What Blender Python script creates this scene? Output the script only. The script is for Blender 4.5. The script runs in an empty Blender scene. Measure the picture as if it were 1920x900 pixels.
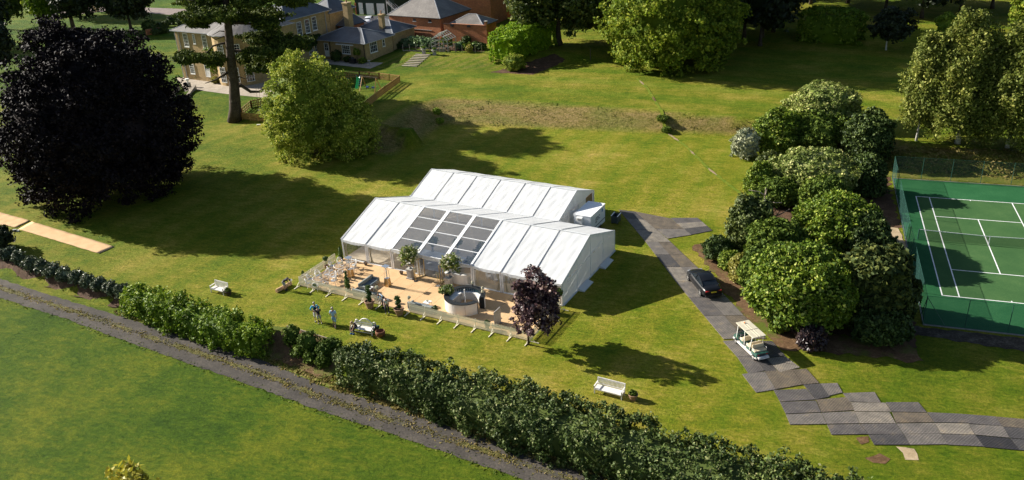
import bpy, bmesh, math, random
import numpy as np
from mathutils import Vector, Matrix
random.seed(7)
scene = bpy.context.scene
COL = scene.collection

# ------------------------------------------------------------------ camera
CAM = np.array([-14.018, -73.429, 37.633])
ROT = (1.135389, 0.048146, 0.320247)
FPX = 1569.13
cd = bpy.data.cameras.new('camera')
cd.sensor_width = 36.0
cd.lens = FPX / 1920 * 36
cd.clip_start = 0.5
cd.clip_end = 6000
co = bpy.data.objects.new('camera', cd)
COL.objects.link(co)
co.location = CAM
co.rotation_euler = ROT
scene.camera = co
# ------------------------------------------------------------------ world and sun
SUN_EL = math.radians(25.8)
SD = Vector((-math.cos(SUN_EL) * math.cos(math.radians(6.6)), math.cos(SUN_EL) * math.sin(math.radians(6.6)), math.sin(SUN_EL)))
w = bpy.data.worlds.new('World')
scene.world = w
w.use_nodes = True
nt = w.node_tree
sky = nt.nodes.new('ShaderNodeTexSky')
sky.sky_type = 'NISHITA'
sky.sun_disc = False
sky.sun_elevation = SUN_EL
sky.sun_rotation = math.atan2(SD.x, SD.y)
sky.air_density = 1.0
sky.dust_density = 1.2
bg = nt.nodes['Background']
nt.links.new(sky.outputs[0], bg.inputs[0])
bg.inputs[1].default_value = 0.05
sl = bpy.data.lights.new('sun', 'SUN')
sl.energy = 5.0
sl.angle = math.radians(0.55)
sl.color = (1.0, 0.94, 0.84)
so = bpy.data.objects.new('sun', sl)
COL.objects.link(so)
so.location = (-200, 20, 100)
so.rotation_euler = SD.to_track_quat('Z', 'Y').to_euler()
scene.view_settings.view_transform = 'Standard'
scene.view_settings.look = 'None'
scene.view_settings.exposure = 1.22
scene.view_settings.gamma = 1.0

# ------------------------------------------------------------------ survey helpers
def _rot(rx, ry, rz):
    c, s = math.cos, math.sin
    X = np.array([[1, 0, 0], [0, c(rx), -s(rx)], [0, s(rx), c(rx)]])
    Y = np.array([[c(ry), 0, s(ry)], [0, 1, 0], [-s(ry), 0, c(ry)]])
    Z = np.array([[c(rz), -s(rz), 0], [s(rz), c(rz), 0], [0, 0, 1]])
    return Z @ Y @ X
RM = _rot(*ROT)
def ray(px, py):
    d = RM @ np.array([(px - 960) / FPX, -(py - 450) / FPX, -1.0])
    return d
def G(px, py, z=0.0):
    d = ray(px, py)
    return CAM + d * ((z - CAM[2]) / d[2])
def proj(P):
    q = (np.asarray(P, float) - CAM) @ RM
    return (960 + FPX * q[0] / -q[2], 450 - FPX * q[1] / -q[2])
def pxm(P):
    q = (np.asarray(P, float) - CAM) @ RM
    return FPX / -q[2]
def hgt(P, py):
    lo, hi = 0.0, 60.0
    for _ in range(40):
        m = (lo + hi) / 2
        if proj((P[0], P[1], P[2] + m))[1] > py: lo = m
        else: hi = m
    return lo

# ------------------------------------------------------------------ terrain
def sdist(pl, X, Y):
    """signed distance to an open polyline, positive on its left"""
    X = np.asarray(X, float); Y = np.asarray(Y, float)
    best = np.full(X.shape, 1e18); sg = np.ones(X.shape)
    for (x0, y0), (x1, y1) in zip(pl[:-1], pl[1:]):
        dx, dy = x1 - x0, y1 - y0
        t = np.clip(((X - x0) * dx + (Y - y0) * dy) / (dx * dx + dy * dy), 0, 1)
        d2 = (X - x0 - t * dx) ** 2 + (Y - y0 - t * dy) ** 2
        c = dx * (Y - y0) - dy * (X - x0)
        m = d2 < best - 1e-9
        best = np.where(m, d2, best); sg = np.where(m, np.where(c >= 0, 1.0, -1.0), sg)
    return np.sqrt(best) * sg
def g2(l, z): return [tuple(G(x, y, z)[:2]) for x, y in l]
H1, H2, HN = 2.4, 1.2, -1.0
FOOT = [(-700.0, 30.0), (-130.0, 33.0)] + g2([(330, 222), (380, 223), (450, 230), (560, 258), (660, 288), (738, 296), (790, 266), (835, 236), (1100, 246), (1420, 257)], 0) + [(-7.0, 35.5), (-2.5, 31.6), (14.0, 30.8), (60, 30.8), (700, 30)]
TOP = [(-700.0, 36.0), (-132.0, 48.0)] + g2([(330, 172), (360, 171), (430, 180), (500, 190)], H1) + [(-84, 38.0)] + g2([(705, 232), (765, 196), (830, 180), (1000, 189), (1200, 203), (1420, 222)], H1) + [(-4.0, 39.5), (0.5, 36.0), (14, 34.6), (60, 34.6), (700, 36)]
F2 = [(-700, 62.0), (-90, 62.6)] + g2([(760, 130), (900, 135), (1050, 122)], H1) + [(-30, 85), (60, 95), (700, 110)]
T2 = [(-700, 72.0), (-90, 72.0)] + g2([(760, 99), (900, 101), (1060, 93)], H1 + H2) + [(-30, 97), (60, 108), (700, 125)]
L0 = [(-700, 60.0)] + g2([(-80, 440), (0, 490), (110, 520), (215, 550), (380, 585), (538, 614), (632, 641), (660, 664), (835, 706), (903, 725), (1063, 763), (1260, 840), (1516, 907), (2000, 1035)], 0) + [(700, -180)]
L1 = [(-700, 56.0)] + g2([(-80, 478), (0, 514), (110, 546), (205, 575), (330, 622), (500, 672), (600, 716), (800, 785), (1000, 848), (1140, 893), (1400, 975), (2000, 1165)], HN) + [(700, -190)]
def blend(pf, pt, X, Y):
    df = sdist(pf, X, Y); dt = sdist(pt, X, Y)
    t = np.where(df <= 0, 0.0, np.where(dt >= 0, 1.0, df / np.maximum(df - dt, 1e-6)))
    return t * t * (3 - 2 * t) * 0.6 + t * 0.4
def H(X, Y):
    X = np.asarray(X, float); Y = np.asarray(Y, float)
    z = H1 * blend(FOOT, TOP, X, Y) + H2 * blend(F2, T2, X, Y) * np.clip((X + 93) / 7, 0, 1)
    a = sdist(L0, X, Y); b = sdist(L1, X, Y)
    t = np.where(a >= 0, 0.0, np.where(b <= 0, 1.0, -a / np.maximum(b - a, 1e-6)))
    t = t * t * (3 - 2 * t)
    z = np.where(a < 0, HN * t, z)
    far = np.clip((np.hypot(X + 40, Y - 20) - 260) / 1500, 0, 1)
    return z + far * 30
def W(px, py):
    """photograph pixel -> point on the terrain"""
    d = ray(px, py)
    t = np.linspace((6.0 - CAM[2]) / d[2], (-1.3 - CAM[2]) / d[2], 240)
    P = CAM[None] + d[None] * t[:, None]
    f = P[:, 2] - H(P[:, 0], P[:, 1])
    i = int(np.argmax(f <= 0))
    if f[i] > 0: i = len(t) - 1
    if i == 0: i = 1
    f0, f1 = f[i - 1], f[i]
    k = f0 / (f0 - f1) if f0 != f1 else 0.5
    q = P[i - 1] + (P[i] - P[i - 1]) * k
    return np.array([q[0], q[1], float(H(q[0], q[1]))])
def Hs(x, y): return float(H(x, y))

# ------------------------------------------------------------------ mesh builder
def rotz(a):
    c, s = math.cos(a), math.sin(a)
    return np.array([[c, -s, 0], [s, c, 0], [0, 0, 1.0]])
class MB:
    def __init__(s): s.v = []; s.f = []; s.m = []; s.cur = 0
    def add(s, vs, fs):
        o = len(s.v); s.v.extend([tuple(map(float, p)) for p in vs])
        for f in fs: s.f.append(tuple(i + o for i in f)); s.m.append(s.cur)
        return s
    def box(s, c, d, rz=0.0, top=(1, 1)):
        x, y, z = d[0] / 2, d[1] / 2, d[2] / 2
        vs = []
        for k, sz in ((0, -z), (1, z)):
            fx, fy = (1, 1) if k == 0 else top
            for sx, sy in ((-1, -1), (1, -1), (1, 1), (-1, 1)):
                vs.append((sx * x * fx, sy * y * fy, sz))
        vs = np.array(vs) @ rotz(rz).T + np.array(c)
        return s.add(vs, [(0, 3, 2, 1), (4, 5, 6, 7), (0, 1, 5, 4), (1, 2, 6, 5), (2, 3, 7, 6), (3, 0, 4, 7)])
    def beam(s, p, q, w, h=None, up=(0, 0, 1)):
        h = w if h is None else h
        p = Vector(p); q = Vector(q); d = (q - p).normalized(); u = Vector(up)
        if abs(d.dot(u)) > .98: u = Vector((0, 1, 0))
        a = d.cross(u).normalized() * (w / 2); b = a.cross(d).normalized() * (h / 2)
        vs = [e + sa * a + sb * b for e in (p, q) for sa, sb in ((-1, -1), (1, -1), (1, 1), (-1, 1))]
        return s.add(vs, [(0, 1, 2, 3), (7, 6, 5, 4), (0, 4, 5, 1), (1, 5, 6, 2), (2, 6, 7, 3), (3, 7, 4, 0)])
    def tube(s, pts, rad, n=8, cap=True):
        pts = [Vector(p) for p in pts]
        if not hasattr(rad, '__len__'): rad = [rad] * len(pts)
        o = len(s.v); vs = []
        prev = None
        for i, p in enumerate(pts):
            d = (pts[min(i + 1, len(pts) - 1)] - pts[max(i - 1, 0)]).normalized()
            if prev is None:
                u = Vector((0, 0, 1)) if abs(d.z) < .9 else Vector((1, 0, 0))
                a = d.cross(u).normalized()
            else:
                a = (prev - d * prev.dot(d)).normalized()
            prev = a; b = d.cross(a)
            for k in range(n):
                t = 2 * math.pi * k / n
                vs.append(p + (a * math.cos(t) + b * math.sin(t)) * rad[i])
        fs = []
        for i in range(len(pts) - 1):
            for k in range(n):
                k2 = (k + 1) % n
                fs.append((i * n + k, i * n + k2, (i + 1) * n + k2, (i + 1) * n + k))
        if cap:
            fs.append(tuple(range(n - 1, -1, -1))); fs.append(tuple((len(pts) - 1) * n + k for k in range(n)))
        return s.add(vs, fs)
    def lathe(s, prof, n=16, c=(0, 0, 0), a0=0.0, a1=2 * math.pi, cap=True):
        full = abs(a1 - a0 - 2 * math.pi) < 1e-6
        m = n if full else n + 1
        vs = [(c[0] + r * math.cos(a0 + (a1 - a0) * k / n), c[1] + r * math.sin(a0 + (a1 - a0) * k / n), c[2] + z) for r, z in prof for k in range(m)]
        fs = []
        for i in range(len(prof) - 1):
            for k in range(n):
                k2 = (k + 1) % m
                fs.append((i * m + k, i * m + k2, (i + 1) * m + k2, (i + 1) * m + k))
        if cap and full:
            fs.append(tuple(range(m - 1, -1, -1))); fs.append(tuple((len(prof) - 1) * m + k for k in range(m)))
        return s.add(vs, fs)
    def prism(s, poly, z0, z1):
        n = len(poly)
        vs = [(x, y, z0) for x, y in poly] + [(x, y, z1) for x, y in poly]
        return s.add(vs, [tuple(range(n - 1, -1, -1)), tuple(range(n, 2 * n))] + [(i, (i + 1) % n, n + (i + 1) % n, n + i) for i in range(n)])
    def ico(s, c, r, sub=2, jit=0.0, seed=0):
        vs, fs = ICO(sub)
        rr = np.array(r if hasattr(r, '__len__') else (r, r, r))
        rg = np.random.RandomState(seed)
        k = 1 + jit * (rg.rand(len(vs), 1) - .5) * 2
        return s.add(vs * k * rr + np.array(c), fs)
    def poly(s, vs): return s.add(vs, [tuple(range(len(vs)))])
    def build(s, name, mats, parent=None, smooth=False, loc=None, rz=None):
        me = bpy.data.meshes.new(name)
        me.from_pydata(s.v, [], s.f)
        if not isinstance(mats, (list, tuple)): mats = [mats]
        for m in mats: me.materials.append(m)
        if len(mats) > 1: me.polygons.foreach_set('material_index', s.m)
        if smooth: me.polygons.foreach_set('use_smooth', [True] * len(me.polygons))
        me.update()
        o = bpy.data.objects.new(name, me); COL.objects.link(o)
        if parent is not None: o.parent = parent
        if loc is not None: o.location = loc
        if rz is not None: o.rotation_euler[2] = rz
        return o
_ico = {}
def ICO(sub):
    if sub not in _ico:
        bm = bmesh.new(); bmesh.ops.create_icosphere(bm, subdivisions=sub, radius=1)
        bm.verts.ensure_lookup_table()
        _ico[sub] = (np.array([v.co[:] for v in bm.verts]), [tuple(v.index for v in f.verts) for f in bm.faces]); bm.free()
    return _ico[sub]
def smooth_angle(o, deg=35):
    me = o.data
    me.polygons.foreach_set('use_smooth', [True] * len(me.polygons))
    bm = bmesh.new(); bm.from_mesh(me)
    th = math.radians(deg)
    for e in bm.edges:
        if len(e.link_faces) == 2 and e.calc_face_angle(0) > th: e.smooth = False
    bm.to_mesh(me); bm.free(); return o
def bevel(o, wd=0.02, seg=2):
    m = o.modifiers.new('bevel', 'BEVEL'); m.width = wd; m.segments = seg; m.limit_method = 'ANGLE'; return o
def tag(o, label, cat, group=None):
    o['label'] = label; o['category'] = cat
    if group: o['group'] = group
    return o
def thing(name, label, cat, loc=(0, 0, 0), rz=0.0, group=None):
    o = bpy.data.objects.new(name, None); o.empty_display_size = .3
    COL.objects.link(o); o.location = tuple(map(float, loc)); o.rotation_euler = (0, 0, rz)
    return tag(o, label, cat, group)
def struct(o): o['kind'] = 'structure'; return o
def stuff(o): o['kind'] = 'stuff'; return o
def inst(o, name, parent, loc=(0, 0, 0), rot=(0, 0, 0), sc=(1, 1, 1)):
    c = bpy.data.objects.new(name, o if isinstance(o, bpy.types.Mesh) else o.data); COL.objects.link(c); c.parent = parent
    c.location = loc; c.rotation_euler = rot; c.scale = sc
    return c
def dup(root, loc, rz=None, label=None, sc=None):
    r = root.copy(); COL.objects.link(r); r.location = tuple(map(float, loc))
    if rz is not None: r.rotation_euler = (0, 0, rz)
    if label: r['label'] = label
    if sc: r.scale = (sc, sc, sc)
    for ch in list(root.children):
        c = ch.copy(); COL.objects.link(c); c.parent = r
        for g in ch.children:
            d = g.copy(); COL.objects.link(d); d.parent = c
    return r

# ------------------------------------------------------------------ materials
def newmat(name):
    m = bpy.data.materials.new(name); m.use_nodes = True
    return m, m.node_tree, m.node_tree.nodes['Principled BSDF']
def N(nt, t, **kw):
    n = nt.nodes.new(t)
    for k, v in kw.items(): setattr(n, k, v)
    return n
def noise(nt, scale, detail=4, rough=.6, vec=None):
    n = N(nt, 'ShaderNodeTexNoise'); n.inputs['Scale'].default_value = scale
    n.inputs['Detail'].default_value = detail; n.inputs['Roughness'].default_value = rough
    if vec is not None: nt.links.new(vec, n.inputs['Vector'])
    return n.outputs['Fac']
def ramp(nt, fac, stops):
    r = N(nt, 'ShaderNodeValToRGB'); e = r.color_ramp.elements
    while len(e) > 1: e.remove(e[0])
    e[0].position = stops[0][0]; e[0].color = (*stops[0][1], 1)
    for p, c in stops[1:]:
        k = e.new(p); k.color = (*c, 1)
    nt.links.new(fac, r.inputs[0]); return r.outputs[0]
def mix(nt, fac, a, b, mode='MIX'):
    n = N(nt, 'ShaderNodeMixRGB', blend_type=mode)
    for i, v in ((0, fac), (1, a), (2, b)):
        if isinstance(v, (int, float)): n.inputs[i].default_value = v
        elif isinstance(v, tuple): n.inputs[i].default_value = (*v, 1)
        else: nt.links.new(v, n.inputs[i])
    return n.outputs[0]
def math_(nt, op, a, b=None):
    n = N(nt, 'ShaderNodeMath', operation=op)
    for i, v in ((0, a), (1, b)):
        if v is None: continue
        if isinstance(v, (int, float)): n.inputs[i].default_value = v
        else: nt.links.new(v, n.inputs[i])
    return n.outputs[0]
def bump(nt, b, hfac, strength=.5, dist=.05):
    n = N(nt, 'ShaderNodeBump'); n.inputs['Strength'].default_value = strength; n.inputs['Distance'].default_value = dist
    nt.links.new(hfac, n.inputs['Height']); nt.links.new(n.outputs[0], b.inputs['Normal'])
def geo_pos(nt): return N(nt, 'ShaderNodeNewGeometry').outputs['Position']
def plain(name, col, rough=.6, metal=0.0, var=.12, scale=3.0, bmp=0.0, spec=None, coat=0.0, bscale=None):
    m, nt, b = newmat(name)
    tc = N(nt, 'ShaderNodeTexCoord')
    f = noise(nt, scale, 5, .6, tc.outputs['Object'])
    lo = tuple(max(c * (1 - var * 1.6), 0) for c in col); hi = tuple(min(c * (1 + var), 1) for c in col)
    nt.links.new(ramp(nt, f, [(.3, lo), (.7, hi)]), b.inputs['Base Color'])
    b.inputs['Roughness'].default_value = rough; b.inputs['Metallic'].default_value = metal
    if spec is not None: b.inputs['Specular IOR Level'].default_value = spec
    if coat: b.inputs['Coat Weight'].default_value = coat; b.inputs['Coat Roughness'].default_value = .05
    if bmp: bump(nt, b, noise(nt, bscale or scale * 6, 4, .6, tc.outputs['Object']), bmp, .02)
    return m
def leafmat(name, stops, rough=.5, trans=.3, spec=.3, big=.25):
    m, nt, b = newmat(name)
    g = N(nt, 'ShaderNodeNewGeometry')
    c = ramp(nt, g.outputs['Random Per Island'], stops)
    f = noise(nt, big, 3, .5, g.outputs['Position'])
    c = mix(nt, 1.0, c, ramp(nt, f, [(.3, (.66, .72, .7)), (.7, (1.15, 1.08, 1.0))]), 'MULTIPLY')
    nt.links.new(c, b.inputs['Base Color'])
    b.inputs['Roughness'].default_value = rough; b.inputs['Specular IOR Level'].default_value = spec
    out = nt.nodes['Material Output']
    if trans > 0:
        t = N(nt, 'ShaderNodeBsdfTranslucent'); nt.links.new(c, t.inputs['Color'])
        x = N(nt, 'ShaderNodeMixShader'); x.inputs[0].default_value = trans
        nt.links.new(b.outputs[0], x.inputs[1]); nt.links.new(t.outputs[0], x.inputs[2]); nt.links.new(x.outputs[0], out.inputs[0])
    return m
M = {}
# lawn: colours by painted zones of drier, lusher and mown grass, darkening at field left, plus noise
def lawn_material():
    m, nt, b = newmat('lawn grass')
    pos = geo_pos(nt)
    at = N(nt, 'ShaderNodeAttribute', attribute_name='zone')
    sp = N(nt, 'ShaderNodeSeparateColor'); nt.links.new(at.outputs['Color'], sp.inputs[0])
    dry, lush_dim, stripe = sp.outputs
    mp = N(nt, 'ShaderNodeMapping'); mp.inputs['Rotation'].default_value = (0, 0, math.radians(35)); mp.inputs['Scale'].default_value = (.35, 1.6, 1)
    nt.links.new(pos, mp.inputs['Vector'])
    streak = noise(nt, 1.0, 6, .65, mp.outputs[0])
    mp2 = N(nt, 'ShaderNodeMapping'); mp2.inputs['Rotation'].default_value = (0, 0, math.radians(-28)); mp2.inputs['Scale'].default_value = (.5, 1.5, 1)
    nt.links.new(pos, mp2.inputs['Vector'])
    streak2 = noise(nt, 2.2, 5, .7, mp2.outputs[0])
    big = noise(nt, .11, 4, .6, pos)
    fine = noise(nt, 3.4, 6, .85, pos)
    tiny = noise(nt, 11.0, 4, .9, pos)
    mid = noise(nt, .55, 5, .75, pos)
    f = math_(nt, 'ADD', math_(nt, 'MULTIPLY', big, 1.0), math_(nt, 'MULTIPLY', streak, .50))
    f = math_(nt, 'ADD', f, math_(nt, 'MULTIPLY', streak2, .55))
    f = math_(nt, 'ADD', f, math_(nt, 'MULTIPLY', mid, .60))
    f = math_(nt, 'ADD', f, math_(nt, 'MULTIPLY', fine, .35))
    f = math_(nt, 'SUBTRACT', f, .955)
    green = ramp(nt, f, [(.20, (.080, .125, .005)), (.38, (.125, .168, .008)), (.52, (.185, .200, .013)), (.68, (.270, .245, .034)), (.88, (.38, .30, .070))])
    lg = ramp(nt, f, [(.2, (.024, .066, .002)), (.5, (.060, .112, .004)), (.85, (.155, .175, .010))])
    dg = ramp(nt, math_(nt, 'ADD', math_(nt, 'MULTIPLY', streak2, .5), math_(nt, 'MULTIPLY', fine, .5)), [(.36, (.095, .105, .014)), (.46, (.20, .165, .045)), (.62, (.31, .235, .10))])
    c = mix(nt, lush_dim, green, lg)
    c = mix(nt, dry, c, dg)
    sc = ramp(nt, stripe, [(0, (.80, .98, .80)), (.5, (1, 1, 1)), (1, (1.16, 1.06, 1.3))])
    c = mix(nt, 1.0, c, sc, 'MULTIPLY')
    v = ramp(nt, fine, [(.34, (.60, .64, .6)), (.5, (1, 1, 1)), (.66, (1.36, 1.28, 1.25))])
    c = mix(nt, .9, c, v, 'MULTIPLY')
    v = ramp(nt, tiny, [(.36, (.55, .60, .55)), (.64, (1.42, 1.36, 1.3))])
    c = mix(nt, .85, c, v, 'MULTIPLY')
    nt.links.new(c, b.inputs['Base Color'])
    b.inputs['Roughness'].default_value = .9; b.inputs['Specular IOR Level'].default_value = .1
    h = math_(nt, 'ADD', tiny, math_(nt, 'MULTIPLY', fine, 1.5))
    h = math_(nt, 'ADD', h, math_(nt, 'MULTIPLY', streak2, 2.5))
    bump(nt, b, h, .9, .13)
    return m
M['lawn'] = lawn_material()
def speck(name, c0, c1, c2, scale, rough=.9, bs=.5, scale2=1.2, patch=None):
    m, nt, b = newmat(name); pos = geo_pos(nt)
    f = noise(nt, scale, 5, .75, pos); g = noise(nt, scale2, 4, .6, pos)
    c = ramp(nt, math_(nt, 'ADD', math_(nt, 'MULTIPLY', f, .6), math_(nt, 'MULTIPLY', g, .4)), [(.34, c0), (.5, c1), (.64, c2)])
    if patch:
        k = ramp(nt, noise(nt, .35, 5, .6, pos), [(.5, (0, 0, 0)), (.62, (1, 1, 1))])
        c = mix(nt, k, c, patch)
    nt.links.new(c, b.inputs['Base Color']); b.inputs['Roughness'].default_value = rough
    b.inputs['Specular IOR Level'].default_value = .15
    bump(nt, b, f, bs, .05); return m
M['gravel'] = speck('drive gravel', (.036, .033, .030), (.064, .057, .050), (.112, .097, .080), 6, scale2=.5, bs=.3)
M['path_gravel'] = speck('pale gravel', (.22, .17, .10), (.38, .29, .18), (.5, .4, .27), 16)
M['soil'] = speck('garden soil', (.035, .02, .011), (.085, .048, .028), (.17, .10, .06), 9, bs=.9)
M['bark_mulch'] = speck('bark mulch', (.06, .034, .016), (.12, .07, .035), (.21, .13, .07), 5, bs=.9, patch=(.085, .11, .014))
M['verge'] = speck('verge grass', (.05, .085, .008), (.12, .13, .018), (.24, .19, .055), 6, bs=.9, scale2=.8)
M['strip'] = speck('worn median grass', (.06, .065, .015), (.10, .095, .028), (.15, .13, .05), 5, bs=.9, scale2=.9, patch=(.06, .055, .05))
M['tarmac'] = speck('yard tarmac', (.035, .036, .04), (.05, .05, .055), (.075, .075, .08), 8, bs=.3)
M['paving'] = speck('stone paving', (.24, .20, .155), (.36, .31, .25), (.47, .41, .34), 2.5, bs=.2, scale2=.6)
M['carpet'] = speck('coir matting', (.48, .31, .155), (.58, .385, .205), (.66, .46, .26), 14, bs=.35, scale2=.7)
M['inner_carpet'] = speck('beige inner carpet', (.42, .35, .27), (.48, .41, .32), (.54, .46, .37), 12, bs=.2)
M['bark'] = speck('tree bark', (.035, .026, .019), (.075, .057, .042), (.14, .11, .085), 5, bs=1.0)
M['birch_bark'] = speck('birch bark', (.12, .10, .08), (.5, .47, .42), (.68, .65, .6), 3, bs=.3)
M['dead_wood'] = speck('bare weathered wood', (.2, .16, .12), (.34, .28, .22), (.46, .4, .33), 6, bs=.4)
# ------------------------------------------------------------------ ground sheet
def build_ground():
    def axis(lo, hi, f0, f1, fine):
        a = list(np.arange(f0, f1 + .01, fine))
        s = fine; x = f0
        while x > lo: s *= 1.35; x -= s; a.insert(0, x)
        s = fine; x = a[-1]
        while x < hi: s *= 1.35; x += s; a.append(x)
        return np.array(a)
    xs = axis(-2500, 2500, -150, 32, .9); ys = axis(-1500, 3500, -50, 112, .9)
    X, Y = np.meshgrid(xs, ys)
    Z = H(X, Y)
    nx, ny = len(xs), len(ys)
    v = np.stack([X.ravel(), Y.ravel(), Z.ravel()], 1).astype(np.float32)
    i = np.arange(nx - 1)[None] + (np.arange(ny - 1) * nx)[:, None]
    q = np.stack([i, i + 1, i + nx + 1, i + nx], -1).reshape(-1, 4)
    me = bpy.data.meshes.new('lawn')
    me.vertices.add(len(v)); me.vertices.foreach_set('co', v.ravel())
    me.loops.add(len(q) * 4); me.loops.foreach_set('vertex_index', q.ravel().astype(np.int32))
    me.polygons.add(len(q)); me.polygons.foreach_set('loop_start', np.arange(0, len(q) * 4, 4, dtype=np.int32))
    me.polygons.foreach_set('use_smooth', np.ones(len(q), bool))
    me.update(); me.validate()
    t = blend(FOOT, TOP, X, Y)
    bank = np.clip(np.minimum(t, 1 - t) * 8, 0, 1)
    right = np.clip((X + 80) / 6, 0, 1)
    dry = bank * right * .97
    # worn strip along the top edge of the bank and a trodden line down it
    dry = np.clip(dry, 0, 1)
    a = sdist(L0, X, Y)
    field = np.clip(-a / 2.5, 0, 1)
    house = (1 - right) * np.clip(t * 2, 0, 1)
    west = np.clip((-(X) - 62) / 25, 0, 1) * (a > 0) * (t < .02)
    east = np.clip((X + 16) / 10, 0, 1) * np.clip((10 - Y) / 20, 0, 1) * (a > 0)
    lush_dim = np.clip(field * np.clip((-20 - X) / 50 + .50, .42, 1.0) + house * .95 + west * .45 + .5 * east + .38 * (t > .98) * right, 0, 1)  # near field: corner darkening put into the grass colour, stronger to the left
    dt = sdist(TOP, X, Y)
    st = .5 + .5 * np.clip(np.sin(dt * 2 * math.pi / 7.0 - 1.0) * 2.5, -1, 1) * (dt > 0) * (t > .98)
    # lawn mowing bands run roughly along the marquee
    U = (X + 57) * .985 - (Y + 5) * .17; V = (X + 57) * .17 + (Y + 5) * .985
    st2 = .5 + .30 * np.sin(U * 2 * math.pi / 3.6 + .4 * np.sin(V * .2)) * (a > 0) * (t < .02)
    stripe = np.where(t > .98, .5 + (st - .5) * .75, st2)
    stripe = np.where((t > .02) & (t < .98), .5 + .42 * np.sin(t * 2 * math.pi * 5 + 1.5 * np.sin(X * .3) + np.sin(X * .11)), stripe)
    gar = np.clip(blend(F2, T2, X, Y) * 1.0, 0, 1)
    gb = np.clip(np.minimum(gar, 1 - gar) * 6, 0, 1) * (X < -62)
    stripe = np.where(gb > .3, .5 + .45 * np.sin((X + .4 * Y) * 2 * math.pi / 1.5), stripe)
    dry = np.clip(dry + gb * .3 * (np.sin((X + .4 * Y) * 2 * math.pi / 1.5) > 0), 0, 1)
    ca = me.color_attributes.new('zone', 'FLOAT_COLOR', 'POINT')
    c = np.stack([dry.ravel(), lush_dim.ravel(), stripe.ravel(), np.ones(dry.size)], 1).astype(np.float32)
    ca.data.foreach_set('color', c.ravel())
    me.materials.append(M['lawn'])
    o = bpy.data.objects.new('lawn', me); COL.objects.link(o); struct(o)
build_ground()

def drape(name, poly, mat, dz=.03, cell=1.5, ragged=0.0, seed=1, parent=None):
    """a sheet following the ground inside a world polygon, with a broken edge if asked"""
    rg = random.Random(seed)
    pts = []
    n = len(poly)
    for i in range(n):
        a = np.array(poly[i][:2], float); b = np.array(poly[(i + 1) % n][:2], float)
        L = np.linalg.norm(b - a); k = max(1, int(L / (.45 if ragged else 2.0)))
        nrm = np.array([-(b - a)[1], (b - a)[0]]) / max(L, 1e-6)
        for j in range(k):
            p = a + (b - a) * j / k
            if ragged: p = p + nrm * rg.uniform(-ragged, ragged)
            pts.append(p)
    bm = bmesh.new()
    f = bm.faces.new([bm.verts.new((p[0], p[1], 0)) for p in pts])
    bmesh.ops.triangulate(bm, faces=[f])
    P = np.array(pts); lo = P.min(0); hi = P.max(0)
    flat = np.ptp(H(P[:, 0], P[:, 1])) < .01
    if not flat:
        for ax in (0, 1):
            v = math.floor(lo[ax] / cell) * cell + cell
            while v < hi[ax]:
                co_ = [0, 0, 0]; co_[ax] = v; no = [0, 0, 0]; no[ax] = 1
                bmesh.ops.bisect_plane(bm, geom=bm.verts[:] + bm.edges[:] + bm.faces[:], plane_co=co_, plane_no=no)
                v += cell
    A = np.array([v.co[:2] for v in bm.verts]); Z = H(A[:, 0], A[:, 1])
    for v, z in zip(bm.verts, Z): v.co.z = z + dz
    bmesh.ops.recalc_face_normals(bm, faces=bm.faces)
    for f in bm.faces:
        if f.normal.z < 0: f.normal_flip()
    me = bpy.data.meshes.new(name); bm.to_mesh(me); bm.free()
    me.materials.append(mat); me.polygons.foreach_set('use_smooth', [True] * len(me.polygons))
    o = bpy.data.objects.new(name, me); COL.objects.link(o)
    if parent: o.parent = parent
    else: struct(o)
    return o
def WP(l): return [W(x, y)[:2] for x, y in l]
def GP(l, z): return [G(x, y, z)[:2] for x, y in l]
# gravel drive between hedge and field
DU = [(-60, 497), (0, 523), (124, 563), (230, 595), (350, 633), (500, 679), (600, 722), (707, 755), (840, 799), (975, 842), (1100, 884), (1400, 978), (2000, 1160)]
DL = [(-60, 531), (0, 559), (124, 598), (200, 627), (325, 672), (450, 715), (600, 770), (687, 799), (851, 854), (975, 898), (1400, 1040), (2000, 1240)]
du = GP(DU, HN); dl = GP(DL, HN)
drape('gravel_drive', du + dl[::-1], M['gravel'], .03, ragged=.09)
mid = [((a[0] * .52 + b[0] * .48), (a[1] * .52 + b[1] * .48)) for a, b in zip(du, dl)]
def strip_between(pl, wd, a0, a1, rg):
    """a ragged ribbon along polyline pl between arc lengths"""
    P = [np.array(p) for p in pl]; S = [0]
    for a, b in zip(P[:-1], P[1:]): S.append(S[-1] + np.linalg.norm(b - a))
    def at(s):
        for i in range(len(P) - 1):
            if s <= S[i + 1] or i == len(P) - 2:
                t = (s - S[i]) / (S[i + 1] - S[i]); d = (P[i + 1] - P[i]) / (S[i + 1] - S[i])
                return P[i] + (P[i + 1] - P[i]) * t, np.array([-d[1], d[0]])
    l, r = [], []
    s = a0
    while s <= a1:
        e = min(1, (s - a0) / 1.0 + .15, (a1 - s) / 1.0 + .15)
        p, n = at(s); l.append(p + n * wd * e * rg.uniform(.5, 1.1)); r.append(p - n * wd * e * rg.uniform(.5, 1.1)); s += .4
    return l + r[::-1], S[-1]
rg = random.Random(5)
s = 2.0; k = 0
while s < 92:
    L = rg.uniform(5, 13)
    pl, tot = strip_between(mid, rg.uniform(.16, .34), s, min(s + L, 94), rg)
    drape('drive_median_grass', pl, M['strip'], .045 + .002 * (k % 3), seed=k, ragged=.07); s += L + rg.uniform(-.8, .3); k += 1
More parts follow.
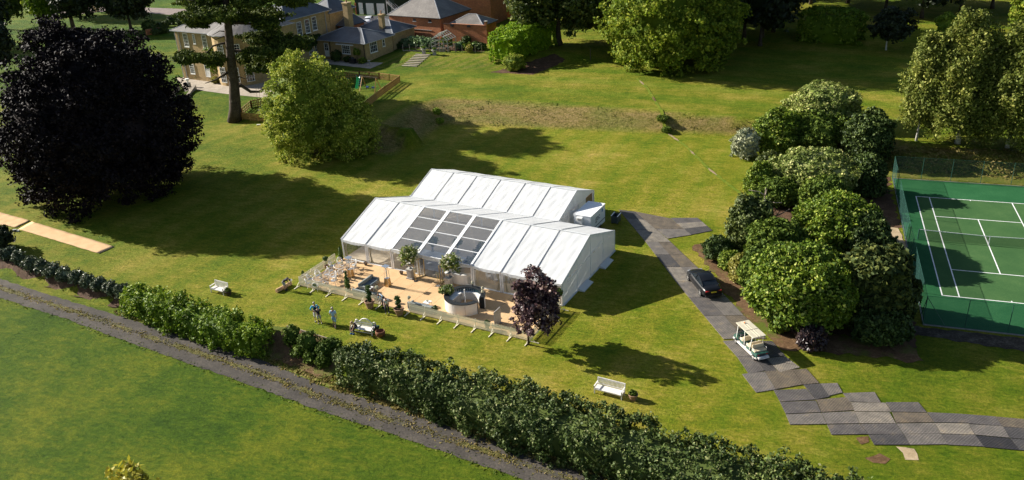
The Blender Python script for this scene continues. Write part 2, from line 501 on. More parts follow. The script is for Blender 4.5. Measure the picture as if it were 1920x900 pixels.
# verge between hedge and drive, soil beds
vg = GP([(225, 575), (330, 612), (500, 660), (600, 706), (707, 741), (840, 783), (975, 829), (1100, 872), (1400, 960)], HN)
vd = GP([(225, 592), (350, 631), (500, 677), (600, 719), (707, 753), (840, 797), (975, 840), (1100, 882), (1400, 972)], HN)
drape('roadside_verge', vg + vd[::-1], M['verge'], .02, ragged=.12)
drape('soil_slope', WP([(-60, 455), (0, 480), (110, 512), (225, 545), (232, 578), (205, 576), (100, 543), (0, 510), (-60, 484)]), M['soil'], .10, .5, ragged=.12)
drape('soil_bank', WP([(500, 615), (538, 614), (632, 641), (640, 700), (600, 712), (540, 684), (490, 665)]), M['bark_mulch'], .10, .5, ragged=.15)
drape('mulch_bed', WP([(1295, 462), (1340, 455), (1400, 480), (1420, 540), (1500, 628), (1700, 640), (1735, 682), (1640, 668), (1560, 662), (1470, 655), (1400, 600), (1340, 520)]), M['bark_mulch'], .03, ragged=.35)
drape('shrubbery_floor', WP([(1420, 545), (1400, 480), (1440, 330), (1560, 290), (1660, 300), (1690, 420), (1680, 470), (1715, 600), (1720, 650), (1540, 620)]), M['soil'], .02, ragged=.4)
drape('gravel_path', WP([(1652, 426), (1684, 428), (1700, 462), (1715, 520), (1690, 520), (1676, 470)]), M['path_gravel'], .04, ragged=.08)
drape('court_margin_soil', [(-6.5, 29.8), (-6.5, 36), (0, 34.5), (25, 33.6), (60, 33.4), (60, 29.8)], M['verge'], .03, .9, ragged=.2)
drape('court_margin_gravel', [(-3.0, -6.1), (-2.9, -7.4), (6, -8.3), (30, -8.3), (30, -6.1)], speck('margin chippings', (.02, .016, .012), (.055, .045, .034), (.13, .115, .09), 5), .025, ragged=.15)
drape('worn_patch', WP([(1620, 858), (1650, 850), (1672, 862), (1660, 872), (1636, 868)]), M['bark_mulch'], .02, ragged=.12, seed=4)
drape('worn_patch', WP([(1680, 838), (1712, 842), (1722, 862), (1700, 862)]), M['path_gravel'], .02, ragged=.12, seed=5)
drape('worn_patch', WP([(1605, 822), (1628, 818), (1630, 830), (1612, 834)]), M['bark_mulch'], .02, ragged=.08, seed=6)

# ------------------------------------------------------------------ foliage
def qmesh(name, v, q, mat, parent=None, extra=None, smooth=False):
    nv = len(v); v = np.asarray(v, np.float32); q = np.asarray(q, np.int32)
    me = bpy.data.meshes.new(name)
    k = q.shape[1]
    if extra is not None:
        ev, ef = extra; ef = np.asarray(ef, np.int32) + nv; v = np.concatenate([v, ev.astype(np.float32)])
        loops = np.concatenate([q.ravel(), ef.ravel()])
        starts = np.concatenate([np.arange(0, q.size, k), q.size + np.arange(0, ef.size, 3)])
    else:
        loops = q.ravel(); starts = np.arange(0, q.size, k)
    me.vertices.add(len(v)); me.vertices.foreach_set('co', v.ravel())
    me.loops.add(len(loops)); me.loops.foreach_set('vertex_index', loops.astype(np.int32))
    me.polygons.add(len(starts)); me.polygons.foreach_set('loop_start', starts.astype(np.int32))
    me.update()
    for m in (mat if isinstance(mat, list) else [mat]): me.materials.append(m)
    o = bpy.data.objects.new(name, me); COL.objects.link(o)
    if parent is not None: o.parent = parent
    return o
def unit(a): return a / np.maximum(np.linalg.norm(a, axis=-1, keepdims=True), 1e-9)
def leaf_quads(P, Nrm, size, rg, aspect=1.7, spread=.9):
    """one rhombic folded leaf or leaf spray per point"""
    n = len(P)
    nn = unit(Nrm + rg.normal(0, spread, (n, 3)))
    t = unit(np.cross(nn, rg.normal(0, 1, (n, 3))))
    b = np.cross(nn, t)
    s = size * rg.uniform(.6, 1.35, (n, 1))
    a = t * s * aspect * .5; c = b * s * .5
    v = np.stack([P - a, P + c + nn * s * .12, P + a, P - c + nn * s * .12], 1).reshape(-1, 3)
    return v, np.arange(4 * n).reshape(-1, 4)
def bumpy(dirs, nb, rg, lump, sig):
    B = unit(rg.normal(0, 1, (nb, 3)) + np.array([0, 0, .25])); am = rg.uniform(.45, 1, nb)
    d = np.clip(dirs @ B.T, -1, 1)
    return 1 - lump + lump * np.max(np.exp(-(np.arccos(d) / sig) ** 2) * am, axis=1) * 1.15
def skf(z, sk):
    return np.where(z < 0, np.sqrt(1 - (1 - sk) * z * z) / np.sqrt(np.maximum(1 - z * z, .02)), 1.0) if sk else np.ones_like(z)
def crown(name, c, r, mat, parent=None, nclump=300, per=40, leaf=.3, rc=None, lump=.3, sig=.42, nb=34, zcut=-.75, seed=1, droop=0.0, aspect=1.7, flat=.8, core=.68, shell=.62, taper=0.0, lean=(0, 0), skirt=0.0):
    """crown of leafy clumps: c centre, r radii; clumps sit in an uneven shell with gaps"""
    rg = np.random.RandomState(seed); r = np.array(r, float); c = np.array(c, float)
    rc = rc or .17 * float(r.mean())
    if nclump * per > 9000: per = int(per * .66); leaf = leaf * 1.14
    d = unit(rg.normal(0, 1, (nclump * 3, 3))); d = d[d[:, 2] > zcut][:nclump]
    B = np.random.RandomState(seed + 99)
    k = bumpy(d, nb, B, lump, sig)
    if skirt: k = np.where(d[:, 2] < 0, np.maximum(k, .86), k)
    rad = k * (1 - (1 - shell) * rg.rand(len(d)) ** 1.7)
    tp = (1 - taper * (d[:, 2] + 1) / 2) * skf(d[:, 2], skirt)
    C = d * rad[:, None] * r * np.stack([tp, tp, np.ones_like(tp)], 1)
    C[:, 0] += lean[0] * C[:, 2]; C[:, 1] += lean[1] * C[:, 2]
    n = len(C)
    off = rg.normal(0, 1, (n, per, 3)); off = off / np.linalg.norm(off, axis=2, keepdims=True) * (rg.rand(n, per, 1) ** .45)
    up = off[:, :, 2]; keep = (up > -.35) | (rg.rand(n, per) < .45)
    sz = rc * rg.uniform(.55, 1.3, (n, 1, 1))
    off[:, :, 2] *= flat
    P = C[:, None] + off * sz
    if droop: P[:, :, 2] -= droop * rc * rg.rand(n, per) ** 2 * 3
    nr = unit(off + .6 * d[:, None] + np.array([0, 0, .35]))
    P = P[keep]; nr = nr[keep]
    v, q = leaf_quads(P + c, nr, leaf, rg, aspect)
    extra = None
    if core:
        iv, iff = ICO(3); kk = bumpy(unit(iv), nb, np.random.RandomState(seed + 99), lump, sig)
        tp = (1 - taper * (iv[:, 2:3] + 1) / 2) * skf(iv[:, 2:3], skirt)
        ev = iv * kk[:, None] * r * core * np.concatenate([tp, tp, np.ones_like(tp)], 1)
        ev[:, 0] += lean[0] * ev[:, 2]; ev[:, 1] += lean[1] * ev[:, 2]
        ev[:, 2] = np.maximum(ev[:, 2], zcut * r[2])
        extra = (ev + c, np.array(iff))
    return qmesh(name, v, q, mat, parent, extra)
def trunk(name, parent, h, r0, mat, seed=1, limbs=6, spread=3.0, top=None, base_z=0.0):
    rg = random.Random(seed); m = MB()
    pts = []; x = y = 0
    for i in range(8):
        z = base_z + h * i / 7; pts.append((x, y, z)); x += rg.uniform(-.05, .05) * h * .12; y += rg.uniform(-.05, .05) * h * .12
    rad = [r0 * 1.55, r0 * 1.05] + [r0 * (1 - .11 * i) for i in range(1, 7)]
    m.tube(pts, rad, 10)
    for k in range(limbs):
        a = 2 * math.pi * (k + rg.random() * .6) / max(limbs, 1); i = rg.randint(3, 6); p = Vector(pts[i])
        L = spread * rg.uniform(.6, 1)
        q = p + Vector((math.cos(a) * L * .5, math.sin(a) * L * .5, h * .16)); e = p + Vector((math.cos(a) * L, math.sin(a) * L, h * .28 + rg.uniform(-.1, .2) * h))
        m.tube([p, q, e], [r0 * .45, r0 * .3, r0 * .1], 6)
    return m.build(name, mat, parent, smooth=True)
# crown size and place from the pixels it covers, at the distance of its foot
def survey(box, gp, ratio=1.0):
    P = W(*gp); s = pxm(P); x0, y0, x1, y1 = box
    rx = (x1 - x0) / 2 / s; ry = rx * ratio
    hd = np.hypot(*(P[:2] - CAM[:2])); al = math.atan2(CAM[2] - P[2], hd)
    V = (y1 - y0) / 2 / s
    rz = math.sqrt(max(V * V - (ry * math.sin(al)) ** 2, (.35 * V) ** 2)) / math.cos(al)
    d = ray((x0 + x1) / 2, (y0 + y1) / 2); t = hd / np.hypot(d[0], d[1])
    c = CAM + d * t
    return P, c - P, (rx, ry, rz), s
TREE_N = [0]
def tree(name, label, cat, box, gp, mat, ratio=1.0, group=None, bark=None, tr=None, trunk_h=None, limbs=6, **kw):
    P, c, r, s = survey(box, gp, ratio)
    t = thing(name, label, cat, P, 0, group)
    TREE_N[0] += 1
    kw.setdefault('seed', TREE_N[0] * 13)
    crown('crown', c, r, mat, t, **kw)
    h = trunk_h if trunk_h else c[2] + r[2] * .35
    if h > .3:
        trunk('trunk', t, h, tr or max(.06, .045 * h), bark or M['bark'], TREE_N[0], limbs, r[0] * .55)
    return t, P, c, r
def shrub(name, label, box, mat, gp=None, cat='shrub', ratio=1.0, group=None, **kw):
    x0, y0, x1, y1 = box
    gp = gp or ((x0 + x1) / 2, y1 - (y1 - y0) * .10)
    P, c, r, s = survey(box, gp, ratio)
    t = thing(name, label, cat, P, 0, group)
    TREE_N[0] += 1
    kw.setdefault('seed', TREE_N[0] * 17); kw.setdefault('zcut', -.8); kw.setdefault('core', .8)
    kw.setdefault('lump', .22); kw.setdefault('shell', .75)
    c = np.array([c[0], c[1], max(c[2], r[2] * .62)])
    crown('foliage', c, r, mat, t, **kw)
    m = MB()
    rg = random.Random(TREE_N[0])
    for k in range(4):
        a = k * 1.6; m.tube([(.1 * math.cos(a), .1 * math.sin(a), -.05), (r[0] * .3 * math.cos(a), r[1] * .3 * math.sin(a), c[2]), (r[0] * .55 * math.cos(a), r[1] * .55 * math.sin(a), c[2] + r[2] * .4)], [.06, .04, .015], 5)
    m.build('stem', M['bark'], t)
    return t
L = {}
L['beech'] = leafmat('copper beech leaves', [(0, (.006, .004, .006)), (.7, (.011, .007, .009)), (.94, (.022, .014, .016)), (1, (.045, .03, .03))], .7, .04, .12)
L['lime'] = leafmat('yellow green leaves', [(0, (.13, .19, .018)), (.5, (.26, .33, .035)), (.85, (.44, .47, .07)), (1, (.60, .58, .14))], .7, .3, .15)
L['plane'] = leafmat('bright sycamore leaves', [(0, (.09, .15, .012)), (.6, (.19, .26, .02)), (1, (.36, .38, .05))], .7, .3, .15)
L['oak'] = leafmat('dark oak leaves', [(0, (.04, .065, .014)), (.6, (.08, .115, .022)), (1, (.2, .21, .05))], .65, .2, .2)
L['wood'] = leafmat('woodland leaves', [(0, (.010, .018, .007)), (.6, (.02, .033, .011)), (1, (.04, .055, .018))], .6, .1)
L['cedar'] = leafmat('cedar needles', [(0, (.035, .058, .012)), (.6, (.08, .115, .018)), (1, (.18, .21, .04))], .7, .12, .1)
L['birch'] = leafmat('birch leaves', [(0, (.085, .115, .016)), (.6, (.17, .205, .034)), (1, (.36, .37, .09))], .65, .3, .2)
L['laurel'] = leafmat('glossy laurel leaves', [(0, (.035, .065, .012)), (.55, (.075, .115, .022)), (.88, (.15, .185, .055)), (1, (.34, .34, .16))], .6, .1, .2)
L['laurel_blue'] = leafmat('bluish laurel leaves', [(0, (.04, .06, .035)), (.7, (.09, .12, .06)), (1, (.32, .35, .24))], .5, .1, .3)
L['ivy'] = leafmat('ivy leaves', [(0, (.07, .14, .008)), (.6, (.155, .245, .014)), (1, (.34, .42, .05))], .6, .22, .2)
L['bright'] = leafmat('bright hedge leaves', [(0, (.12, .24, .008)), (.6, (.22, .37, .012)), (1, (.42, .52, .05))], .6, .3, .2)
L['rhodo'] = leafmat('rhododendron leaves', [(0, (.05, .10, .007)), (.55, (.12, .19, .013)), (.88, (.25, .32, .03)), (1, (.42, .45, .12))], .6, .18, .2)
L['rhodo_pale'] = leafmat('pale shrub leaves', [(0, (.11, .16, .03)), (.6, (.24, .30, .065)), (1, (.55, .54, .22))], .6, .2, .2)
L['rhodo_dark'] = leafmat('dark evergreen leaves', [(0, (.022, .044, .009)), (.7, (.052, .088, .016)), (1, (.14, .19, .05))], .6, .1, .2)
L['silver'] = leafmat('silver leaves', [(0, (.19, .22, .12)), (.6, (.34, .37, .23)), (1, (.52, .54, .38))], .7, .15)
L['pine'] = leafmat('pine needles', [(0, (.024, .042, .012)), (.6, (.055, .08, .02)), (1, (.16, .18, .045))], .7, .1, .15)
L['conifer'] = leafmat('conifer sprays', [(0, (.045, .07, .014)), (.6, (.10, .135, .026)), (1, (.2, .23, .06))], .6, .15)
L['gold'] = leafmat('golden leaves', [(0, (.22, .21, .04)), (.6, (.36, .33, .06)), (1, (.5, .46, .14))], .5, .3)
L['purple'] = leafmat('purple leaves', [(0, (.02, .010, .014)), (.7, (.05, .028, .03)), (1, (.11, .07, .06))], .4, .1, .5)
L['copper'] = leafmat('copper leaves', [(0, (.035, .014, .024)), (.6, (.095, .045, .055)), (.82, (.24, .14, .13)), (1, (.60, .42, .36))], .5, .15, .3)
L['topiary'] = leafmat('clipped box leaves', [(0, (.03, .07, .010)), (.6, (.065, .125, .018)), (1, (.14, .2, .04))], .5, .15)
L['moss'] = leafmat('dark heathy leaves', [(0, (.045, .08, .010)), (.7, (.10, .155, .018)), (1, (.20, .26, .04))], .7, .12, .15)
L['willow'] = leafmat('willow leaves', [(0, (.24, .22, .02)), (.6, (.40, .36, .035)), (1, (.55, .49, .08))], .5, .35)
L['veg'] = leafmat('vegetable leaves', [(0, (.08, .15, .05)), (.6, (.18, .28, .11)), (1, (.36, .45, .25))], .5, .25)
L['flower'] = leafmat('white and cream blossom', [(0, (.55, .52, .36)), (.6, (.75, .72, .58)), (1, (.82, .8, .72))], .6, .2)
L['arrangement'] = leafmat('arrangement greenery', [(0, (.08, .13, .02)), (.5, (.17, .23, .035)), (.85, (.34, .36, .09)), (1, (.66, .64, .42))], .55, .25, .2)

# --- hedges
def hedge(name, label, path, wd, ht, mat, leaf=.2, dens=26, per=26, rc=.45, seed=3, cat='hedge', lump=.25, droop=0.0, off=0.0, wave=0.0, keepbase=True, z_of=None, wf=None):
    """path: world xy of the centre line; clumps over sides, ends and top of a lumpy box"""
    rg = np.random.RandomState(seed)
    P = [np.array(p[:2]) for p in path]; S = [0.0]
    for a, b in zip(P[:-1], P[1:]): S.append(S[-1] + float(np.linalg.norm(b - a)))
    T = S[-1]; perim = 2 * ht + wd
    n = int(T * perim * dens / 10)
    if n * per > 15000: per = int(per * .66); leaf = leaf * 1.12
    s = rg.uniform(0, T, n); u = rg.uniform(0, perim, n); er = min(wd * .5, T * .17)
    idx = np.clip(np.searchsorted(S, s) - 1, 0, len(P) - 2)
    Pa = np.array(P)[idx]; Pb = np.array(P)[idx + 1]; Sa = np.array(S)[idx]; Sb = np.array(S)[idx + 1]
    d = unit(Pb - Pa); base = Pa + d * (s - Sa)[:, None]; nr = np.stack([-d[:, 1], d[:, 0]], 1)
    hh = ht * (1 + wave * np.sin(s * 1.1 + 1.3 * np.sin(s * .37)) + wave * .6 * np.sin(s * 2.7 + 1))
    lat = np.where(u < ht, -wd / 2, np.where(u > ht + wd, wd / 2, u - ht - wd / 2))
    zz = np.where(u < ht, u, np.where(u > ht + wd, perim - u, ht)) / ht * hh
    edge = zz / hh
    bul = 1 + .12 * np.sin(s * 1.9 + zz) - .28 * np.clip(edge - .8, 0, 1) / .2 * (np.abs(lat) > wd * .49)
    en = np.clip(np.minimum(s, T - s) / er, .02, 1); lat = lat * bul * np.sqrt(1 - (1 - en) ** 2)
    if wf: lat = lat * np.interp(s / T, *wf)
    jit = rg.uniform(-lump, lump * .3, n)
    on = np.stack([nr[:, 0] * np.sign(lat) * (edge < .999), nr[:, 1] * np.sign(lat) * (edge < .999), (edge > .85) * 1.0], 1)
    C = np.stack([base[:, 0] + nr[:, 0] * lat, base[:, 1] + nr[:, 1] * lat, zz], 1) + unit(on + 1e-6) * jit[:, None]
    e = np.minimum(s, T - s); C[:, 2] *= np.clip(.80 + .4 * e / wd, 0, 1)
    gz = H(base[:, 0], base[:, 1]) if z_of is None else np.full(n, z_of)
    lo = np.minimum(gz, H(C[:, 0], C[:, 1]))
    C[:, 2] = np.maximum(C[:, 2] + gz, lo + .15)
    off_ = rg.normal(0, 1, (n, per, 3)); off_ = off_ / np.linalg.norm(off_, axis=2, keepdims=True) * rg.rand(n, per, 1) ** .4
    Q = C[:, None] + off_ * rc * rg.uniform(.6, 1.25, (n, 1, 1))
    if droop: Q[:, :, 2] -= droop * rg.rand(n, per) ** 2
    nn = unit(off_ + 1.1 * unit(on + 1e-6)[:, None] + np.array([0, 0, .3]))
    Q = Q.reshape(-1, 3); nn = nn.reshape(-1, 3)
    v, q = leaf_quads(Q, nn, leaf, rg)
    # inner mass of branches
    ev = []; ef = []
    k = max(2, int(T / 1.2))
    for i in range(k + 1):
        ss = er * .75 + (T - er * 1.5) * i / k; j = min(max(int(np.searchsorted(S, ss)) - 1, 0), len(P) - 2)
        dd = (P[j + 1] - P[j]) / (S[j + 1] - S[j]); b = P[j] + dd * (ss - S[j]); nv = np.array([-dd[1], dd[0]]) * (np.interp(ss / T, *wf) if wf else 1); g = Hs(*b) if z_of is None else z_of
        for la, z in ((-.34, -.3), (-.34, .62), (-.2, .8), (.2, .8), (.34, .62), (.34, -.3)):
            ev.append((*(b + nv * la * wd), g + z * ht))
    for i in range(k):
        for j in range(6):
            a = i * 6 + j; b = i * 6 + (j + 1) % 6
            ef += [(a, b, b + 6), (a, b + 6, a + 6)]
    ef += [(0, 1, 2), (0, 2, 3), (0, 3, 4), (0, 4, 5)] + [tuple(k * 6 + x for x in t) for t in ((0, 2, 1), (0, 3, 2), (0, 4, 3), (0, 5, 4))]
    o = qmesh(name, v, q, mat, None, (np.array(ev), ef))
    return tag(o, label, cat)
# ------------------------------------------------------------------ trees
tree('copper_beech', 'huge dark purple copper beech spreading over the left side of the lawn', 'tree', (-42, 28, 392, 398), (178, 368), L['beech'], tr=.75, limbs=8,
     nclump=2400, per=80, leaf=.21, rc=1.0, lump=.30, sig=.26, nb=80, zcut=-.97, core=.76, trunk_h=9, skirt=.28, taper=.34)
t, P, c, r = tree('lime_tree', 'rounded yellow-green tree in flower behind the white marquee', 'tree', (490, 92, 660, 310), (596, 290), L['lime'], tr=.35, limbs=6,
     nclump=620, per=110, leaf=.17, rc=.85, lump=.30, sig=.30, nb=60, zcut=-.97, core=.76, taper=.0, skirt=.6)
P2, c2, r2, _ = survey((572, 160, 714, 308), (640, 286))
crown('crown', c2 + (P2 - P), r2, L['lime'], t, nclump=360, per=100, leaf=.17, rc=.85, lump=.30, sig=.3, nb=30, zcut=-.97, core=.76, seed=88, skirt=.6)
tree('sycamore_tree', 'broad bright green tree with low skirts at the top of the upper lawn', 'tree', (1120, -92, 1402, 142), (1262, 122), L['plane'], ratio=.97, tr=.5,
     nclump=1300, per=66, leaf=.28, rc=1.05, lump=.32, sig=.26, nb=90, zcut=-.97, core=.78, skirt=.5)
t, P, c, r = tree('oak_tree', 'dark oak overhanging the end of the brick wall', 'tree', (935, -75, 1080, 66), (1048, 84), L['oak'], ratio=1.1, tr=.55, trunk_h=8,
     nclump=520, per=50, leaf=.34, rc=1.1, lump=.34, sig=.3, nb=40, zcut=-.8, core=.7)
P2, c2, r2, _ = survey((1020, -80, 1175, 84), (1048, 84))
crown('crown', c2, r2, L['oak'], t, nclump=520, per=50, leaf=.34, rc=1.1, lump=.34, sig=.3, nb=40, zcut=-.8, core=.7, seed=61)
tree('birch_tree', 'slim white-stemmed birch nearest the shrubbery', 'tree', (1690, 50, 1800, 256), (1718, 264), L['birch'], ratio=1.0, bark=M['birch_bark'], tr=.11, trunk_h=9, limbs=4, group=None,
     nclump=480, per=70, leaf=.18, rc=.65, lump=.34, sig=.32, zcut=-.95, droop=.5, core=.66, taper=.25)
tree('birch_tree', 'large weeping birch standing between two thinner birches', 'tree', (1722, 18, 1890, 266), (1795, 269), L['birch'], ratio=1.0, bark=M['birch_bark'], tr=.24, trunk_h=11, limbs=6,
     nclump=1000, per=72, leaf=.18, rc=.72, lump=.34, sig=.28, zcut=-.95, droop=.6, core=.74, taper=.28, skirt=.3)
tree('birch_tree', 'rightmost birch hanging over the tennis court bank', 'tree', (1815, 36, 1995, 276), (1888, 277), L['birch'], ratio=1.0, bark=M['birch_bark'], tr=.18, trunk_h=11, limbs=5,
     nclump=900, per=70, leaf=.18, rc=.72, lump=.34, sig=.28, zcut=-.95, droop=.6, core=.74, taper=.25, skirt=.3)
tree('orchard_tree', 'small shaded fruit tree with a pale stem before the far hedges', 'tree', (1632, 14, 1716, 84), (1661, 94), L['wood'], bark=M['birch_bark'], tr=.13, trunk_h=4.5, limbs=4,
     nclump=160, per=50, leaf=.3, rc=.8, lump=.35, zcut=-.9, core=.6)
# the young copper tree in front of the patio
tree('young_copper_tree', 'young purple-leaved tree growing outside the picket fence corner', 'tree', (940, 500, 1064, 640), (991, 646), L['copper'], ratio=.95, tr=.07, trunk_h=5.2, limbs=6,
     nclump=330, per=34, leaf=.2, rc=.4, lump=.42, sig=.34, nb=30, zcut=-.92, core=.36, shell=.3, aspect=1.4, taper=.12, lean=(0, 0))
# cedar: stem, limbs and flat plates of foliage
def cedar():
    P = W(441, 226); s = pxm(P)
    t = thing('cedar_tree', 'tall cedar with flat dark plates of needles in front of the stone house', 'tree', P)
    def at(px, py, dy=0.0):
        d = ray(px, py); hd = np.hypot(*(P[:2] - CAM[:2])) + dy
        return Vector(CAM + d * (hd / np.hypot(d[0], d[1])) - P)
    m = MB(); m.tube([(0, 0, -.2), at(441, 205), at(439, 160), at(432, 100), at(428, 50), at(424, 0), at(421, -60), at(420, -100)], [1.3, .95, .78, .66, .58, .5, .32, .1], 14)
    m.build('trunk', M['bark'], t, smooth=True)
    for pts, rr in (([(438, 166), (452, 160), (470, 172), (486, 172), (506, 158), (522, 140)], .36), ([(434, 132), (420, 140), (404, 150), (385, 156)], .26), ([(429, 80), (414, 82), (400, 86), (388, 98), (375, 108)], .22), ([(429, 80), (420, 68), (404, 74), (392, 66)], .14),
                    ([(426, 40), (400, 36), (360, 30)], .2), ([(426, 42), (470, 45), (540, 30)], .26), ([(430, 95), (470, 96), (530, 88)], .24), ([(426, 20), (400, 5), (350, 0)], .2), ([(428, 60), (412, 58), (398, 66)], .12), ([(436, 140), (462, 148), (474, 130), (472, 118)], .12)):
        m = MB(); m.tube([at(x, y, (i % 2) * .6) for i, (x, y) in enumerate(pts)], [rr * (1 - .75 * i / (len(pts) - 1)) for i in range(len(pts))], 7)
        m.build('limb', M['bark'], t, smooth=True)
    m = MB(); m.tube([at(435, 131), at(427, 133.5)], [.3, .3], 8); m.build('sawn_stub', M['dead_wood'], t)
    k = 0
    for x0, y0, x1, y1, dy in ((318, -20, 430, 22, 2), (322, 8, 460, 48, -3), (360, -60, 480, 10, 0), (400, -25, 560, 18, -2), (395, 12, 550, 50, 2), (316, 92, 400, 126, -1), (372, 95, 428, 128, 1), (440, 50, 560, 92, 3), (442, 78, 562, 116, -2),
                           (480, 62, 604, 100, 1), (436, 92, 500, 122, 3), (448, 108, 545, 140, 0), (330, -70, 520, -20, 0), (520, -10, 592, 14, -1), (346, 26, 400, 56, 0), (470, 30, 530, 60, -2)):
        c = np.array(at((x0 + x1) / 2, (y0 + y1) / 2, dy)); k += 1
        rx = (x1 - x0) / 2 / s
        crown('foliage_plate', c, (rx, rx * .75, max(1.0, (y1 - y0) / 2 / s * .8)), L['cedar'], t, nclump=int(50 + rx * 36), per=66, leaf=.19, rc=.7, lump=.42, sig=.3, nb=30, zcut=-.95, core=.55, flat=.5, aspect=2.2, shell=.3, seed=300 + k)
cedar()
# woodland round the top of the photograph
rg = random.Random(11)
wl = [(1150, 62, 10), (1180, 30, 12), (1395, 74, 12), (1450, 60, 12), (1425, 86, 9), (1330, 92, 11), (1240, 60, 12), (1462, 20, 10), (1520, 8, 11), (1590, 6, 10), (1660, 20, 10), (1728, 34, 9), (1800, 30, 10), (1860, 16, 10), (1925, 20, 10), (1350, 30, 9), (1300, -10, 10), (1560, -22, 12), (1700, -20, 12), (1820, -22, 12)]
for i, (x, y, rr) in enumerate(wl):
    P = W(x, y); s = pxm(P)
    t = thing('woodland_tree', '', 'tree', P, 0, 'dark trees behind the upper lawn')
    lm = next(n_ for lim, n_ in ((1200, 'in the gap between oak and sycamore'), (1290, 'over the left half of the sycamore'), (1365, 'behind the middle of the sycamore'), (1420, 'at the right edge of the sycamore'), (1456, 'just left of the far hedge'), (1500, 'over the left end of the far hedge'), (1575, 'over the middle of the far hedge'), (1640, 'over the right end of the far hedge'), (1690, 'behind the small fruit tree'), (1750, 'left of the short hedge'), (1835, 'over the short hedge'), (1890, 'left of the corner'), (9999, 'in the top right corner')) if x < lim)
    t['label'] = 'dark %s-row woodland tree %s' % ('very front' if y > 80 else 'front' if y > 55 else 'middle' if y > 18 else 'back' if y > -15 else 'rearmost', lm)
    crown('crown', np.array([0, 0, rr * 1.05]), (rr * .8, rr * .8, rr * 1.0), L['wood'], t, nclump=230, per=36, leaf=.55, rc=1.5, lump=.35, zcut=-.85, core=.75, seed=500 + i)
    trunk('trunk', t, rr, .3, M['bark'], 500 + i, 3, 3)
t = thing('bare_stem_tree', 'tall thin tree with a bare pale stem at the wood edge', 'tree', W(1430, 70))
trunk('trunk', t, 16, .22, M['bark'], 4, 3, 3); crown('crown', np.array([0, 0, 15.]), (4, 4, 5), L['wood'], t, nclump=120, per=30, leaf=.5, rc=1.2, seed=71)
tree('lime_tree', 'yellow-lit tree poking in at the right edge above the birches', 'tree', (1895, -40, 1990, 58), (1940, 70), L['plane'], nclump=160, per=50, leaf=.3, rc=.9)
for i, (bx, gp, lab, mt) in enumerate([((-30, -70, 40, 42), (5, 55), 'dark tree in the top left corner of the photo', 'oak'), ((48, -50, 108, 46), (80, 60), 'ivy-clad tree beside the dark corner tree', 'ivy'), ((95, -60, 185, 40), (140, 62), 'shaded tree left of the gate pillars', 'wood'),
                                     ((-60, 30, 20, 130), (-30, 140), 'dark bushy tree at the left edge behind the beech', 'wood')]):
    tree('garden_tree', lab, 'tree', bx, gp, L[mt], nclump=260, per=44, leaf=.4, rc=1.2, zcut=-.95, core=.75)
# trees off the frame whose shade falls on the house drive
for i, (x, y, rr) in enumerate([(-168, 92, 8), (-190, 70, 9), (-205, 110, 10), (-160, 125, 9), (-135, 140, 10), (-110, 150, 10), (-85, 140, 9), (-60, 138, 9), (-62, 118, 8), (-105, 128, 9)]):
    z = Hs(x, y); t = thing('parkland_tree', 'parkland tree behind the house, %s' % ['left of the drive', 'farthest left', 'far left at the back', 'behind the left gate pillar', 'behind the drive lawn', 'behind the main roof', 'behind the yard', 'behind the garage', 'behind the brick shed', 'behind the house wing'][i], 'tree', (x, y, z), 0, 'parkland trees behind the house')
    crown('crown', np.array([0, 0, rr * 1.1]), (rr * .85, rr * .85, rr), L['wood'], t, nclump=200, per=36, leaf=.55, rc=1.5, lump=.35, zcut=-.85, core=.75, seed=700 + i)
    trunk('trunk', t, rr, .35, M['bark'], 700 + i, 3, 3)
tree('willow_tree', 'golden willow top rising at the bottom left over the field', 'tree', (172, 862, 332, 1120), (252, 1160), L['willow'], tr=.12, nclump=300, per=46, leaf=.15, rc=.45, lump=.5, sig=.3, droop=.4, core=.35, shell=.4, aspect=2.6, trunk_h=3)

